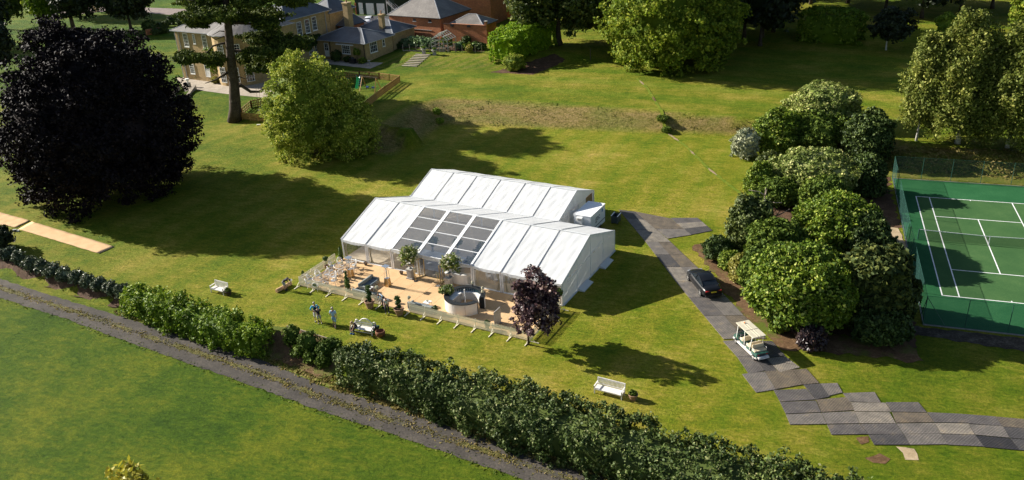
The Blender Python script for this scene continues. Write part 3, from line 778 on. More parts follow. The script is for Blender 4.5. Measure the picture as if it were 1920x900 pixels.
# ------------------------------------------------------------------ shrubs by the tennis court
SH = [('rhododendron', 'pale-leaved round shrub at the top of the shrubbery', (1477, 155, 1613, 238), 'rhodo_pale', {}),
 ('rhododendron', 'glossy dark green shrub left of centre in the upper shrubbery', (1416, 203, 1512, 292), 'rhodo', {}),
 ('camellia', 'olive green shrub below the pale topmost one', (1484, 205, 1600, 288), 'moss', {}),
 ('holly', 'dark shrub at the right shoulder of the shrubbery', (1584, 206, 1672, 308), 'rhodo_dark', {}),
 ('silver_shrub', 'silver-grey rounded shrub on the lawn edge', (1373, 238, 1424, 300), 'silver', {}),
 ('heather_shrub', 'small feathery yellow-green shrub beside the silver one', (1421, 282, 1467, 325), 'conifer', {}),
 ('laurel_shrub', 'light green shrub below the feathery one', (1396, 300, 1452, 372), 'rhodo', {}),
 ('rhododendron', 'cream-tipped broad shrub in the middle of the shrubbery', (1445, 278, 1603, 368), 'rhodo_pale', {}),
 ('brown_shrub', 'dull brown-green shrub under the cream-tipped one', (1425, 332, 1502, 385), 'moss', {}),
 ('yew_shrub', 'ragged conifer below the bare branches', (1366, 362, 1450, 480), 'conifer', {'lump': .4}),
 ('camellia', 'dark leafy shrub in the middle between conifer and bright rhododendron', (1400, 408, 1510, 515), 'moss', {}),
 ('rhododendron', 'bright green spreading shrub near the gravel path', (1488, 362, 1650, 482), 'rhodo', {}),
 ('rhododendron', 'largest glossy rhododendron at the front of the shrubbery', (1410, 455, 1608, 612), 'rhodo', {}),
 ('pine_shrub', 'dark spiky pine beside the tennis court corner', (1572, 442, 1713, 614), 'pine', {'lump': .4, 'leaf': .3}),
 ('holly', 'small dark shrub at the left tip of the bed', (1321, 442, 1374, 490), 'rhodo_dark', {}),
 ('laurel_shrub', 'small mid green shrub next to the golden one', (1350, 470, 1386, 508), 'rhodo', {}),
 ('golden_shrub', 'golden yellow shrub by the parked black car', (1370, 476, 1404, 532), 'gold', {}),
 ('purple_shrub', 'purple-leaved shrub under the big rhododendron', (1477, 576, 1522, 628), 'purple', {}),
 ('purple_shrub', 'round clipped purple shrub nearest the lawn', (1497, 608, 1547, 656), 'purple', {}),
 ('box_shrub', 'small green shrub between purple bushes and pine', (1518, 582, 1552, 618), 'rhodo', {}),
 ('box_shrub', 'small green shrub below the largest rhododendron', (1446, 592, 1480, 622), 'rhodo', {}),
 ('laurel_shrub', 'green shrub filling the gap under the cream-tipped one', (1500, 330, 1590, 400), 'moss', {}),
 ('camellia', 'dark shrub between the bright rhododendron and the pine', (1560, 400, 1668, 500), 'rhodo_dark', {}),
 ('holly', 'shaded shrub behind the middle of the shrubbery', (1590, 290, 1660, 372), 'rhodo_dark', {}),
 ('camellia', 'olive shrub left below the dark middle one', (1388, 470, 1450, 545), 'moss', {}),
 ('box_shrub', 'spreading low shrub under the pine', (1600, 570, 1700, 640), 'rhodo_dark', {}),
 ('yellow_bush', 'round yellow-green bush in front of the big clipped hedge', (945, 100, 986, 134), 'lime', {})]
for nm, lab, bx, mt, kw in SH:
    a = dict(leaf=.17, rc=.46, per=52, core=.84, lump=.24, sig=.34, nb=30)
    wd = (bx[2] - bx[0]); a['nclump'] = int(80 + wd * (bx[3] - bx[1]) / 17)
    if wd < 60: a['leaf'] = .12; a['rc'] = .28
    a.update(kw); a.setdefault('skirt', .7); bx = (bx[0] - .05 * wd, bx[1] - .03 * wd, bx[2] + .05 * wd, bx[3] + .02 * wd); shrub(nm, lab, bx, L[mt], **a)
# bare branches over the conifer
P = W(1420, 455); t = thing('dead_tree', 'bare bleached branches sticking out over the conifer', 'tree', P)
def atp(P, px, py, dy=0.0):
    d = ray(px, py); hd = np.hypot(*(P[:2] - CAM[:2])) + dy
    return Vector(CAM + d * (hd / np.hypot(d[0], d[1])) - P)
m = MB(); m.tube([(0, 0, 0), atp(P, 1432, 400), atp(P, 1434, 372), atp(P, 1436, 352)], [.14, .1, .07, .03], 6); m.build('trunk', M['dead_wood'], t, smooth=True)
for pts in ([(1434, 380), (1410, 378), (1388, 388), (1376, 384)], [(1433, 388), (1412, 392), (1398, 402)], [(1436, 378), (1452, 380), (1466, 380)], [(1440, 410), (1462, 402), (1474, 396), (1480, 392)], [(1434, 366), (1424, 360), (1404, 356)], [(1400, 382), (1392, 376)], [(1434, 370), (1438, 356)], [(1416, 391), (1404, 385)], [(1456, 404), (1462, 396)]):
    m = MB(); m.tube([atp(P, x, y, -.8 - .4 * i) for i, (x, y) in enumerate(pts)], [.08 * (1 - .7 * i / (len(pts) - 1)) for i in range(len(pts))], 5); m.build('branch', M['dead_wood'], t, smooth=True)
# sapling stake on the upper lawn
m = MB(); P = W(1107, 114); m.beam((0, 0, 0), (0, 0, 2.1), .1); m.box((0, 0, 2.15), (.3, .1, .1))
tag(m.build('wooden_stake', M['bark'], None, loc=P), 'lone wooden stake standing on the upper lawn by the sycamore', 'stake')

# ------------------------------------------------------------------ hedges
hedge('laurel_hedge', 'long speckled glossy laurel hedge along the drive', [(-47.4, -23.4), (-39.2, -24.7), (-35, -25.6), (-27.2, -27.1), (-18.7, -29.3), (-10.2, -30.6), (-3, -32.2)], 3.6, 2.75, L['laurel'], wf=([0, .12, .36, 1], [.72, .9, 1.36, 1.3]), leaf=.125, dens=46, per=44, rc=.36, seed=5, lump=.22, wave=.05, z_of=-1.0)
hedge('ivy_hedge', 'bright trailing ivy-covered hedge between drive and lawn', GP([(245, 570), (330, 600), (420, 630), (505, 652)], -.5), 3.1, 2.5, L['ivy'], leaf=.14, dens=36, per=44, rc=.4, seed=8, lump=.4, droop=.5, wave=.08, z_of=-.95)
for i in range(11):
    x = 14 + i * 21.5; y = 470 + i * 6.6 - (4 if i < 2 else 0)
    shrub('young_laurel', 'young laurel bush number %s' % i, (x - 16, y - 5, x + 16, y + 27), L['laurel_blue'], gp=(x, y + 22), nclump=60, per=26, leaf=.14, rc=.26, lump=.35, core=.7,
          group='young laurels planted above the soil slope')['label'] = 'young bluish laurel, %s from the left in the row above the soil slope' % ['first', 'second', 'third', 'fourth', 'fifth', 'sixth', 'seventh', 'eighth', 'ninth', 'tenth', 'last'][i]
for i, (bx, lab) in enumerate([((528, 608, 566, 650), 'dark heathy bush touching the end of the ivy hedge'), ((556, 620, 600, 664), 'dark heathy bush in the middle of the bare bank'), ((590, 638, 628, 676), 'dark heathy bush against the wooden edging'),
    ((545, 645, 575, 668), 'small dark bush low on the bare bank'), ((570, 660, 596, 682), 'lower small round bush by the laurel hedge'), ((594, 664, 618, 690), 'small round bush right beside the laurel hedge'), ((600, 632, 640, 662), 'sparse green bush at the edging end')]):
    shrub('heathy_bush', lab, bx, L['moss'], nclump=60, per=26, leaf=.13, rc=.26, core=.8)
shrub('dark_bush', 'dark bush at the left edge below the matting strips', (-40, 424, 24, 476), L['wood'], nclump=120, per=30, leaf=.22, rc=.4)
hedge('clipped_hedge', 'big rounded bright green clipped hedge block above the bank', WP([(934, 121), (950, 110), (1000, 90), (1030, 80)]), 5.8, 4.9, L['bright'], leaf=.17, dens=48, per=32, rc=.28, seed=12, lump=.04)
hedge('far_hedge', 'long shaded clipped hedge at the back of the upper lawn', WP([(1494, 72), (1622, 80)]), 5, 5.6, L['ivy'], leaf=.26, dens=20, per=22, rc=.35, seed=13, lump=.05)
hedge('far_hedge', 'short shaded clipped hedge right of the small fruit tree', WP([(1748, 82), (1795, 86)]), 5, 5.4, L['ivy'], leaf=.26, dens=20, per=22, rc=.35, seed=14, lump=.05)
# plank edging above the bare bank
t = thing('plank_edging', 'thin wooden plank edging the lawn above the bare bank', 'edging', W(585, 627))
pts = [W(538, 613), W(570, 622.5), W(601, 632), W(632, 641.5)]
for a, b in zip(pts[:-1], pts[1:]):
    m = MB(); o = W(585, 627); d = (b - a) * .99; m.beam(a - o + (0, 0, .05), a + d - o + (0, 0, .05), .07, .2); m.build('plank', M['dead_wood'], t)

# ------------------------------------------------------------------ rough grass on banks and verges
def tufts(name, pts, mat, size, n, seed, aspect=3.0):
    rg = np.random.RandomState(seed)
    Pn = np.array([p for p in pts]); idx = rg.randint(0, len(Pn), n)
    P = Pn[idx] + np.concatenate([rg.normal(0, .22, (n, 2)), np.zeros((n, 1))], 1)
    P[:, 2] = H(P[:, 0], P[:, 1]) + size * .25
    side = rg.normal(0, .5, (n, 3)); side[:, 2] = 1.0
    v, q = leaf_quads(P, unit(side), size, rg, aspect, .3)
    return stuff(tag(qmesh(name, v, q, mat), 'rough uncut grass growing along the banks and verges', 'grass'))
M['tuft'] = leafmat('rough grass blades', [(0, (.12, .12, .022)), (.5, (.24, .20, .06)), (1, (.40, .31, .13))], .7, .3, .1)
M['tuft_green'] = leafmat('green grass blades', [(0, (.05, .10, .01)), (.5, (.10, .15, .02)), (1, (.19, .2, .04))], .7, .3, .1)
rr = np.random.RandomState(3)
pp = []
X = rr.uniform(-70, -2, 60000); Y = rr.uniform(22, 52, 60000); T_ = blend(FOOT, TOP, X, Y)
k = (T_ > .04) & (T_ < .97); K = noisek = np.sin(X * .9 + 2 * np.sin(Y * .7)) * np.sin(Y * 1.3 + X * .31)
k &= K > -.45
pp = np.stack([X[k], Y[k], X[k] * 0], 1)
tufts('bank_grass', pp, M['tuft'], .09, 1500, 4)
k2 = k & (K > .55)
pp = np.stack([X[k2], Y[k2], X[k2] * 0], 1); tufts('bank_grass', pp, M['tuft_green'], .12, 400, 5)['label'] = 'clumps of greener rough grass on the dry bank'
e = []
for a, b in zip(vg[:-1], vg[1:]):
    for t_ in np.linspace(0, 1, 40): e.append((*(np.array(a) * (1 - t_) + np.array(b) * t_ + np.array([rr.uniform(-.2, .6), rr.uniform(-.9, .1)])), 0))
tufts('verge_tufts', np.array(e), M['tuft'], .13, 6000, 6)['label'] = 'rough grass tufts between the hedge and the drive'
e = [(*(np.array(p) + rr.uniform(-.2, .2, 2)), 0) for a, b in zip(mid[:-1], mid[1:]) for p in np.linspace(a, b, 60)]
tufts('median_tufts', np.array(e), M['tuft'], .10, 5000, 17)['label'] = 'yellowed grass tufts along the middle of the drive'
e = [(*(np.array(p) + rr.uniform(-.15, .15, 2)), 0) for a, b in zip(dl[:-1], dl[1:]) for p in np.linspace(a, b, 60)]
tufts('field_edge_tufts', np.array(e), M['tuft_green'], .09, 900, 7)['label'] = 'grass tufts fringing the field side of the drive'
X = rr.uniform(-7, 40, 9000); Y = rr.uniform(29.8, 35, 9000); T_ = blend(FOOT, TOP, X, Y); k = T_ > .05
tufts('bank_grass', np.stack([X[k], Y[k], X[k] * 0], 1), M['tuft'], .18, 7000, 8)['label'] = 'rough grass on the bank behind the tennis court'

sc_ = [W(*p)[:2] for p in ((1193, 146), (1213, 165), (1232, 196), (1246, 238), (1285, 274), (1332, 320), (1392, 366), (1408, 378))]
pl, tot = strip_between(sc_, .27, 0, 60, random.Random(3)); drape('trench_scar', pl, speck('regrown grass', (.06, .11, .005), (.12, .165, .010), (.22, .21, .02), 3), .05, .7)
for i, (a_, b_) in enumerate(((2, 5), (12, 15), (23, 27), (31, 33), (38, 41))):
    pl, tot = strip_between(sc_, .2, a_, b_, random.Random(i)); drape('worn_patch', pl, M['bark_mulch'] if i == 1 else speck('bare earth %d' % i, (.16, .11, .06), (.27, .20, .12), (.36, .28, .17), 6), .07, .7, seed=i)
for bx, lab in (((1232, 216, 1254, 228), 'dark weedy clump growing on the bank face'), ((1242, 238, 1258, 248), 'weedy clump at the foot of the bank')): shrub('weed_clump', lab, bx, L['moss'], nclump=60, per=24, leaf=.13, rc=.3, core=.5)
for bx, lab in (((812, 204, 826, 214), 'low green weeds on the corner of the bank'), ((818, 222, 832, 232), 'low green weeds at the foot of the bank corner')): shrub('weed_clump', lab, bx, L['ivy'], nclump=50, per=24, leaf=.13, rc=.3, core=.4)
# ------------------------------------------------------------------ marquees
MO = np.array([-56.963, -5.25]); MTH = -9.95 * math.pi / 180
BAY, WF, WR, HE, HR, HR2 = 3.137, 12.442, 9.336, 2.277, 4.417, 3.972
cM, sM = math.cos(MTH), math.sin(MTH)
def MW(u, v, z=0.0): return np.array([MO[0] + u * cM - v * sM, MO[1] + u * sM + v * cM, z])
def ML(px, py, z=0.0):
    g = G(px, py, z); d = g[:2] - MO
    return (d[0] * cM + d[1] * sM, -d[0] * sM + d[1] * cM)
def fabric(name, col, rough=.42, wr=.16, shin=.3):
    m, nt, b = newmat(name)
    tc = N(nt, 'ShaderNodeTexCoord'); mp = N(nt, 'ShaderNodeMapping'); mp.inputs['Scale'].default_value = (2.4, .35, .35)
    nt.links.new(tc.outputs['Object'], mp.inputs['Vector'])
    f = noise(nt, 1.3, 5, .55, mp.outputs[0]); g = noise(nt, .5, 5, .6, tc.outputs['Object'])
    nt.links.new(mix(nt, 1, ramp(nt, g, [(.3, tuple(c * .9 for c in col)), (.7, col)]), ramp(nt, f, [(.3, (.93, .94, .95)), (.7, (1, 1, 1))]), 'MULTIPLY'), b.inputs['Base Color'])
    b.inputs['Roughness'].default_value = rough; b.inputs['Specular IOR Level'].default_value = shin
    bump(nt, b, f, wr, .06)
    t = N(nt, 'ShaderNodeBsdfTranslucent'); t.inputs[0].default_value = (*col, 1)
    x = N(nt, 'ShaderNodeMixShader'); x.inputs[0].default_value = .3
    nt.links.new(b.outputs[0], x.inputs[1]); nt.links.new(t.outputs[0], x.inputs[2]); nt.links.new(x.outputs[0], nt.nodes['Material Output'].inputs[0])
    return m
M['pvc'] = fabric('white marquee fabric', (.82, .835, .84), .5, .14)
M['pvc_gloss'] = fabric('smooth pale blue marquee fabric', (.66, .72, .78), .12, .06, .6)
M['pvc_wall'] = fabric('white wall fabric', (.82, .83, .82), .45, .5)
M['curtain'] = fabric('cream curtain', (.72, .64, .47), .8, .6, .1)
M['alu'] = plain('white coated aluminium', (.84, .84, .83), .35, 0, .05)
M['seam'] = plain('grey seam strip', (.42, .43, .44), .6)
def clear(name, tint, haze=.12, gloss=.35, dc=(.75, .75, .73)):
    m, nt, b = newmat(name)
    tr = N(nt, 'ShaderNodeBsdfTransparent'); tr.inputs[0].default_value = (*tint, 1)
    gl = N(nt, 'ShaderNodeBsdfGlossy'); gl.inputs['Roughness'].default_value = .06; gl.inputs[0].default_value = (.9, .93, 1, 1)
    df = N(nt, 'ShaderNodeBsdfDiffuse'); df.inputs[0].default_value = (*dc, 1)
    fr = N(nt, 'ShaderNodeFresnel'); fr.inputs[0].default_value = 1.5
    a = N(nt, 'ShaderNodeMixShader'); nt.links.new(math_(nt, 'ADD', math_(nt, 'MULTIPLY', fr.outputs[0], 1.0), gloss * .15), a.inputs[0])
    nt.links.new(tr.outputs[0], a.inputs[1]); nt.links.new(gl.outputs[0], a.inputs[2])
    c = N(nt, 'ShaderNodeMixShader'); c.inputs[0].default_value = haze
    nt.links.new(a.outputs[0], c.inputs[1]); nt.links.new(df.outputs[0], c.inputs[2])
    nt.links.new(c.outputs[0], nt.nodes['Material Output'].inputs[0]); return m
M['clear_roof'] = clear('clear roof film', (.95, .98, 1.0), .055, .5, (.55, .68, .85))
M['clear_wall'] = clear('clear wall film', (.92, .92, .90), .04, .2)
def sheet(p00, p10, p11, p01, nu, nv, sag=.0, wr=.012, seed=0, bow=0.0):
    """fabric sheet with small folds; sag lets the p00-p10 edge droop between its ends"""
    rg = np.random.RandomState(seed); m = MB()
    p00, p10, p11, p01 = map(np.array, (p00, p10, p11, p01))
    nn = np.cross(p10 - p00, p01 - p00); nn = nn / np.linalg.norm(nn)
    ph = rg.uniform(0, 6.28, 6); vs = []
    for j in range(nv + 1):
        for i in range(nu + 1):
            a, b = i / nu, j / nv
            p = (p00 * (1 - a) + p10 * a) * (1 - b) + (p01 * (1 - a) + p11 * a) * b
            e = math.sin(math.pi * a)
            p = p - np.array([0, 0, sag * e * (1 - b) ** 3])
            w_ = math.sin(a * 17 + ph[0] + b * 3) * .5 + math.sin(a * 31 + ph[1] - b * 4) * .35 + math.sin((a * 1.4 - b * 1.1) * 14 + ph[2]) * .5
            w_ += 1.6 * math.exp(-((a - .1 * b) / .09) ** 2) * math.sin(b * 7 + ph[3]) * .5
            p = p + nn * (w_ * wr * min(1, e * 3) - bow * e * math.sin(math.pi * b))
            vs.append(p)
    fs = [(j * (nu + 1) + i, j * (nu + 1) + i + 1, (j + 1) * (nu + 1) + i + 1, (j + 1) * (nu + 1) + i) for j in range(nv) for i in range(nu)]
    m.add(vs, fs); return m
CLEAR = (2, 3, 4)
def marquee_front():
    t = thing('marquee', 'white front marquee with three clear roof bays, facing the patio', 'marquee', MW(0, 0), MTH)
    for i in range(8):
        x0, x1 = i * BAY + .05, (i + 1) * BAY - .05
        e = 0.12
        if i in CLEAR:
            lab = 'clear roof film pane between white bars'
            ys = [i_ * WF / 2 for i_ in (-.012, .25, .5, .75, .985)]
            for k in range(4):
                y0, y1 = ys[k] + .04, ys[k + 1] - .04
                z = lambda y: HE + (HR - HE) * y / (WF / 2) + .02
                mm = MB(); mm.add([(x0 + .12, y0, z(y0)), (x1 - .12, y0, z(y0)), (x1 - .12, y1, z(y1)), (x0 + .12, y1, z(y1))], [(0, 1, 2, 3)])
                o = mm.build('roof_pane', M['clear_roof'], t); o['label'] = lab
                mm = MB(); mm.beam((x0 + .1, ys[k + 1], z(ys[k + 1])), (x1 - .1, ys[k + 1], z(ys[k + 1])), .09, .07); mm.build('purlin', M['alu'], t)
            mm = MB(); mm.beam((x0 + .1, -.05, HE), (x1 - .1, -.05, HE), .1, .1); mm.build('purlin', M['alu'], t)
            for xx in (x0 + .07, x1 - .07):
                mm = MB(); mm.beam((xx, -.05, HE + .03), (xx, WF / 2, HR + .03), .12, .08); mm.build('roof_bar', M['alu'], t)
        else:
            o = sheet((x0, -e, HE - .02), (x1, -e, HE - .02), (x1, WF / 2, HR), (x0, WF / 2, HR), 22, 26, .05, .013, i).build('roof_panel', M['pvc'], t, smooth=True)
        sheet((x1, WF, HE), (x0, WF, HE), (x0, WF / 2, HR), (x1, WF / 2, HR), 14, 16, .04, .012, 40 + i).build('roof_panel', M['pvc'], t, smooth=True)
        # drooping valance along the front eave
        n = 18; vs = []
        for j in range(n + 1):
            a = j / n; s = math.sin(math.pi * a)
            x = x0 + (x1 - x0) * a
            vs += [(x, -.14 - .015 * math.sin(a * 40), HE - .02 - .05 * s), (x, -.15 - .03 * s, HE - .2 - .13 * s + .02 * math.cos(a * 38))]
        mm = MB(); mm.add(vs, [(2 * j, 2 * j + 1, 2 * j + 3, 2 * j + 2) for j in range(n)]); mm.build('valance', M['pvc'], t, smooth=True)
    for i in range(9):
        x = i * BAY
        mm = MB(); mm.beam((x, -.12, HE + .03), (x, WF / 2, HR + .035), .055, .05); mm.beam((x, WF / 2, HR + .035), (x, WF, HE + .03), .055, .05); mm.build('seam', M['seam'] if i not in (2, 3, 4, 5) else M['alu'], t)
        for s in ((-.11, .11) if 0 < i < 8 else ((0,))):
            mm = MB(); mm.box((x + s + (.06 if i == 0 else -.06 if i == 8 else 0), 0, HE / 2 - .03), (.11, .13, HE - .05)); mm.build('post', M['alu'], t)
        mm = MB(); mm.beam((x, 0, HE - .12), (x, WF / 2, HR - .12), .1, .16); mm.build('rafter', M['alu'], t)
        mm = MB(); mm.beam((x, WF / 2, HR - .12), (x, WF, HE - .12), .1, .16); mm.build('rafter', M['alu'], t)
        mm = MB(); mm.box((x, WF - .06, HE / 2 - .03), (.12, .12, HE - .06)); mm.build('post', M['alu'], t)
    mm = MB(); mm.beam((0, WF / 2, HR + .02), (8 * BAY, WF / 2, HR + .02), .16, .05); mm.build('ridge_cap', M['pvc'], t)
    # window walls of clear film with a white foot rail
    for i in range(8):
        x0, x1 = i * BAY + .18, (i + 1) * BAY - .18
        if i != 3:
            mm = MB(); mm.box(((x0 + x1) / 2, 0, .06), (x1 - x0, .16, .12)); mm.build('foot_rail', M['alu'], t)
            mm = MB(); mm.add([(x0, 0, .12), (x1, 0, .12), (x1, 0, HE - .1), (x0, 0, HE - .1)], [(0, 1, 2, 3)]); mm.build('clear_wall', M['clear_wall'], t)
    for x, sg in ((.2, 1), (BAY + .25, 1), (5 * BAY + .3, 1), (6 * BAY - .3, -1), (6 * BAY + .3, 1), (7 * BAY - .3, -1), (7 * BAY + .3, 1)):
        vs = []; n = 10
        for k in range(6):
            z = HE - .15 - k * (HE - .25) / 5; wd = .42 * (1 - .7 * math.sin(math.pi * k / 5 * .9) ** 2)
            for j in range(n + 1): vs.append((x + sg * wd * j / n, .12 + .04 * math.sin(j * 2.6), z))
        mm = MB(); mm.add(vs, [(k * (n + 1) + j, k * (n + 1) + j + 1, (k + 1) * (n + 1) + j + 1, (k + 1) * (n + 1) + j) for k in range(5) for j in range(n)]); mm.build('curtain', M['curtain'], t, smooth=True)
    # gable ends
    X = 8 * BAY + .02
    ys = [0, WF * .25, WF * .5, WF * .75, WF]
    for k in range(4):
        y0, y1 = ys[k] + .02, ys[k + 1] - .02
        zt = lambda y: HE + (HR - HE) * (1 - abs(y - WF / 2) / (WF / 2)) - .04
        sheet((X, y0, .02), (X, y1, .02), (X, y1, HE - .02), (X, y0, HE - .02), 16, 10, 0, .03, 60 + k).build('wall_panel', M['pvc_wall'], t, smooth=True)
        sheet((X + .015, y0, HE + .03), (X + .015, y1, HE + .03), (X + .015, y1, zt(y1)), (X + .015, y0, zt(y0)), 14, 6, 0, .025, 70 + k).build('gable_panel', M['pvc_wall'], t, smooth=True)
        if k: mm = MB(); mm.beam((X + .03, ys[k], 0), (X + .03, ys[k], zt(ys[k])), .06, .05); mm.build('gable_post', M['seam'] if k == 9 else M['alu'], t)
    mm = MB(); mm.beam((X + .05, 1.0, HE - .25), (X + .05, WF - 3.5, HE + .35), .03, .05); mm.build('cable', M['alu'], t)
    mm = MB(); mm.beam((X - .02, -.1, HE + .0), (X - .02, WF / 2, HR + .02), .1, .1); mm.beam((X - .02, WF / 2, HR + .02), (X - .02, WF, HE), .1, .1); mm.build('gable_trim', M['pvc'], t)
    mm = MB(); mm.beam((X + .06, 0, .05), (X + .06, WF, .05), .12, .08); mm.build('skirt', M['pvc'], t)
    for y in (3.1, 8.2):
        mm = MB(); mm.add([(X + .1, y, .30), (X + .1, y + 2.1, .30), (X + .75, y + 2.1, .1), (X + .75, y, .1), (X + .1, y, .02), (X + .1, y + 2.1, .02), (X + .75, y + 2.1, .02), (X + .75, y, .02)], [(0, 1, 2, 3), (3, 2, 6, 7), (0, 3, 7, 4), (1, 5, 6, 2), (0, 4, 5, 1), (4, 7, 6, 5)]); mm.build('threshold_ramp', M['pvc'], t)
    for k in range(4):
        y0, y1 = ys[k] + .02, ys[k + 1] - .02
        zt = lambda y: HE + (HR - HE) * (1 - abs(y - WF / 2) / (WF / 2)) - .04
        sheet((-.02, y0, .02), (-.02, y1, .02), (-.02, y1, HE - .02), (-.02, y0, HE - .02), 12, 8, 0, .02, 80 + k).build('clear_wall' if k < 2 else 'wall_panel', M['clear_wall' if k < 2 else 'pvc_wall'], t, smooth=True)
        sheet((-.03, y0, HE), (-.03, y1, HE), (-.03, y1, zt(y1)), (-.03, y0, zt(y0)), 10, 6, 0, .02, 90 + k).build('gable_panel', M['pvc_wall'], t, smooth=True)
    for i in (6, 7):
        sheet((i * BAY, WF, .02), ((i + 1) * BAY, WF, .02), ((i + 1) * BAY, WF, HE), (i * BAY, WF, HE), 12, 6, 0, .03, 95 + i).build('wall_panel', M['pvc_wall'], t, smooth=True)
    mm = MB(); mm.box((4 * BAY, WF / 2, .055), (8 * BAY - .1, WF - .1, .11)); mm.build('floor', M['inner_carpet'], t)
    return t
def marquee_rear():
    t = thing('marquee', 'plain white rear marquee joined behind the front one', 'marquee', MW(0, WF), MTH)
    B2 = BAY
    for i in range(6):
        x0, x1 = i * B2 + .04, (i + 1) * B2 - .04
        sheet((x0, .05, HE), (x1, .05, HE), (x1, WR / 2, HR2), (x0, WR / 2, HR2), 22, 22, .03, .014, 110 + i).build('roof_panel', M['pvc'], t, smooth=True)
        sheet((x1, WR + .1, HE), (x0, WR + .1, HE), (x0, WR / 2, HR2), (x1, WR / 2, HR2), 12, 12, .04, .012, 120 + i).build('roof_panel', M['pvc'], t, smooth=True)
        sheet((x0, WR, .02), (x1, WR, .02), (x1, WR, HE), (x0, WR, HE), 10, 6, 0, .03, 130 + i).build('wall_panel', M['pvc_wall'], t, smooth=True)
    for i in range(7):
        x = i * B2
        mm = MB(); mm.beam((x, 0, HE + .02), (x, WR / 2, HR2 + .03), .05, .05); mm.beam((x, WR / 2, HR2 + .03), (x, WR, HE + .02), .05, .05); mm.build('seam', M['seam'], t)
        mm = MB(); mm.box((x, .06, HE + .04), (.2, .16, .08)); mm.build('gutter_bracket', M['pvc'], t)
        mm = MB(); mm.box((x, WR - .08, HE / 2 - .03), (.12, .12, HE - .06)); mm.build('post', M['alu'], t)
    mm = MB(); mm.beam((0, .03, HE + .015), (6 * B2, .03, HE + .015), .22, .05); mm.build('gutter', M['pvc'], t)
    mm = MB(); mm.beam((0, WR / 2, HR2 + .02), (6 * B2, WR / 2, HR2 + .02), .16, .05); mm.build('ridge_cap', M['pvc'], t)
    for X, sd in ((-.02, 140), (6 * B2 + .02, 150)):
        for k in range(4):
            y0, y1 = WR * k / 4, WR * (k + 1) / 4
            zt = lambda y: HE + (HR2 - HE) * (1 - abs(y - WR / 2) / (WR / 2)) - .03
            if not (X > 1 and k == 3):
                sheet((X, y0, .02), (X, y1, .02), (X, y1, HE), (X, y0, HE), 14, 8, 0, .06, sd + k).build('wall_panel', M['pvc_wall'], t, smooth=True)
            sheet((X, y0, HE + .01), (X, y1, HE + .01), (X, y1, zt(y1)), (X, y0, zt(y0)), 14, 6, 0, .04, sd + 4 + k).build('gable_panel', M['pvc_wall'], t, smooth=True)
    X = 6 * B2
    mm = MB(); mm.beam((X, -.1, HE), (X, WR / 2, HR2 + .02), .1, .1); mm.beam((X, WR / 2, HR2 + .02), (X, WR, HE), .1, .1); mm.build('gable_trim', M['pvc'], t)
    # loose fabric gathered against the gable
    vs = []; n = 10
    for k in range(15):
        z = 2.2 - k * .15; bl = .28 + .22 * abs(math.sin(k * 1.25))
        for j in range(n + 1): a = j / n; vs.append((X + .06 + bl * math.sin(math.pi * a), 2.6 + a * 2.4, z + .25 * (a - .5) ** 2 * 4))
    mm = MB(); mm.add(vs, [(k * (n + 1) + j, k * (n + 1) + j + 1, (k + 1) * (n + 1) + j + 1, (k + 1) * (n + 1) + j) for k in range(14) for j in range(n)]); mm.build('gathered_fabric', M['pvc_wall'], t, smooth=True)
    mm = MB(); mm.box((3 * B2, WR / 2, .055), (6 * B2 - .1, WR - .15, .11)); mm.build('floor', M['inner_carpet'], t)
    mm = MB(); mm.box((X - .15, WR * .87, 1.05), (.06, 2.0, 2.0)); mm.build('inner_door', M['door_brown'], t)
M['door_brown'] = plain('brown door', (.30, .17, .09), .6)
marquee_front(); marquee_rear()
# patio matting laid in strips
t = thing('patio_matting', 'honey coloured matting covering the fenced patio', 'matting', MW(0, 0), MTH); struct(t)
del t['category']
xs_ = [-.15, 2.0, 4.0, 6.0, 8.0, 10.0, 12.0, 14.0, 16.0, 18.0, 20.0, 22.0, 24.95]
for a, b in zip(xs_[:-1], xs_[1:]):
    mm = MB(); mm.box(((a + b) / 2, -3.32, .02), (b - a - .025, 6.5, .04)); mm.build('mat_strip', M['carpet'], t)
# ------------------------------------------------------------------ patio furniture and planting
PZ = .04
M['picket'] = plain('cream painted picket wood', (.86, .79, .60), .6, 0, .12, 5)
M['white'] = plain('white paint', (.82, .81, .78), .4, 0, .04)
M['chrome'] = plain('brushed steel', (.72, .72, .70), .25, .9, .05)
M['black'] = plain('black plastic', (.02, .02, .022), .4, 0, .1)
M['copperish'] = plain('warm copper burner casing', (.52, .32, .12), .35, .5, .2)  # even copper tone without emission, shared by heater casing and vases
M['sofa'] = plain('sage grey upholstery', (.235, .255, .235), .8, 0, .1, 6, .2)
M['cushion'] = plain('blue grey cushion', (.13, .165, .185), .85, 0, .15, 6, .2)
M['terracotta'] = plain('weathered terracotta', (.34, .20, .125), .8, 0, .25, 5, .3)
M['stone'] = plain('grey cast stone', (.34, .33, .31), .8, 0, .18, 6, .3)
M['gilt'] = plain('gilt metal frame', (.46, .36, .18), .35, .6, .1)
M['darkpot'] = plain('dark brown pot', (.05, .035, .028), .6, 0, .3, 5, .2)
M['bar_white'] = plain('white curved bar panel', (.66, .64, .60), .45, 0, .08, 1.5)
M['bar_top'] = plain('dark grey bar top', (.022, .025, .027), .5, 0, .15, 3, 0, .15)
M['bottle'] = plain('blue green bottles', (.05, .13, .16), .2)
M['acrylic'] = clear('clear acrylic', (.86, .86, .86), .22, 1.2)
M['glass'] = clear('heater glass', (.9, .92, .92), .10, .6)
M['linen'] = plain('white table linen', (.78, .76, .76), .75, 0, .06, 4, .3)
M['blossom'] = L['flower']
def LM(px, py, z=PZ): return ML(px, py, z)
def onp(u, v, z=PZ): return MW(u, v, z)
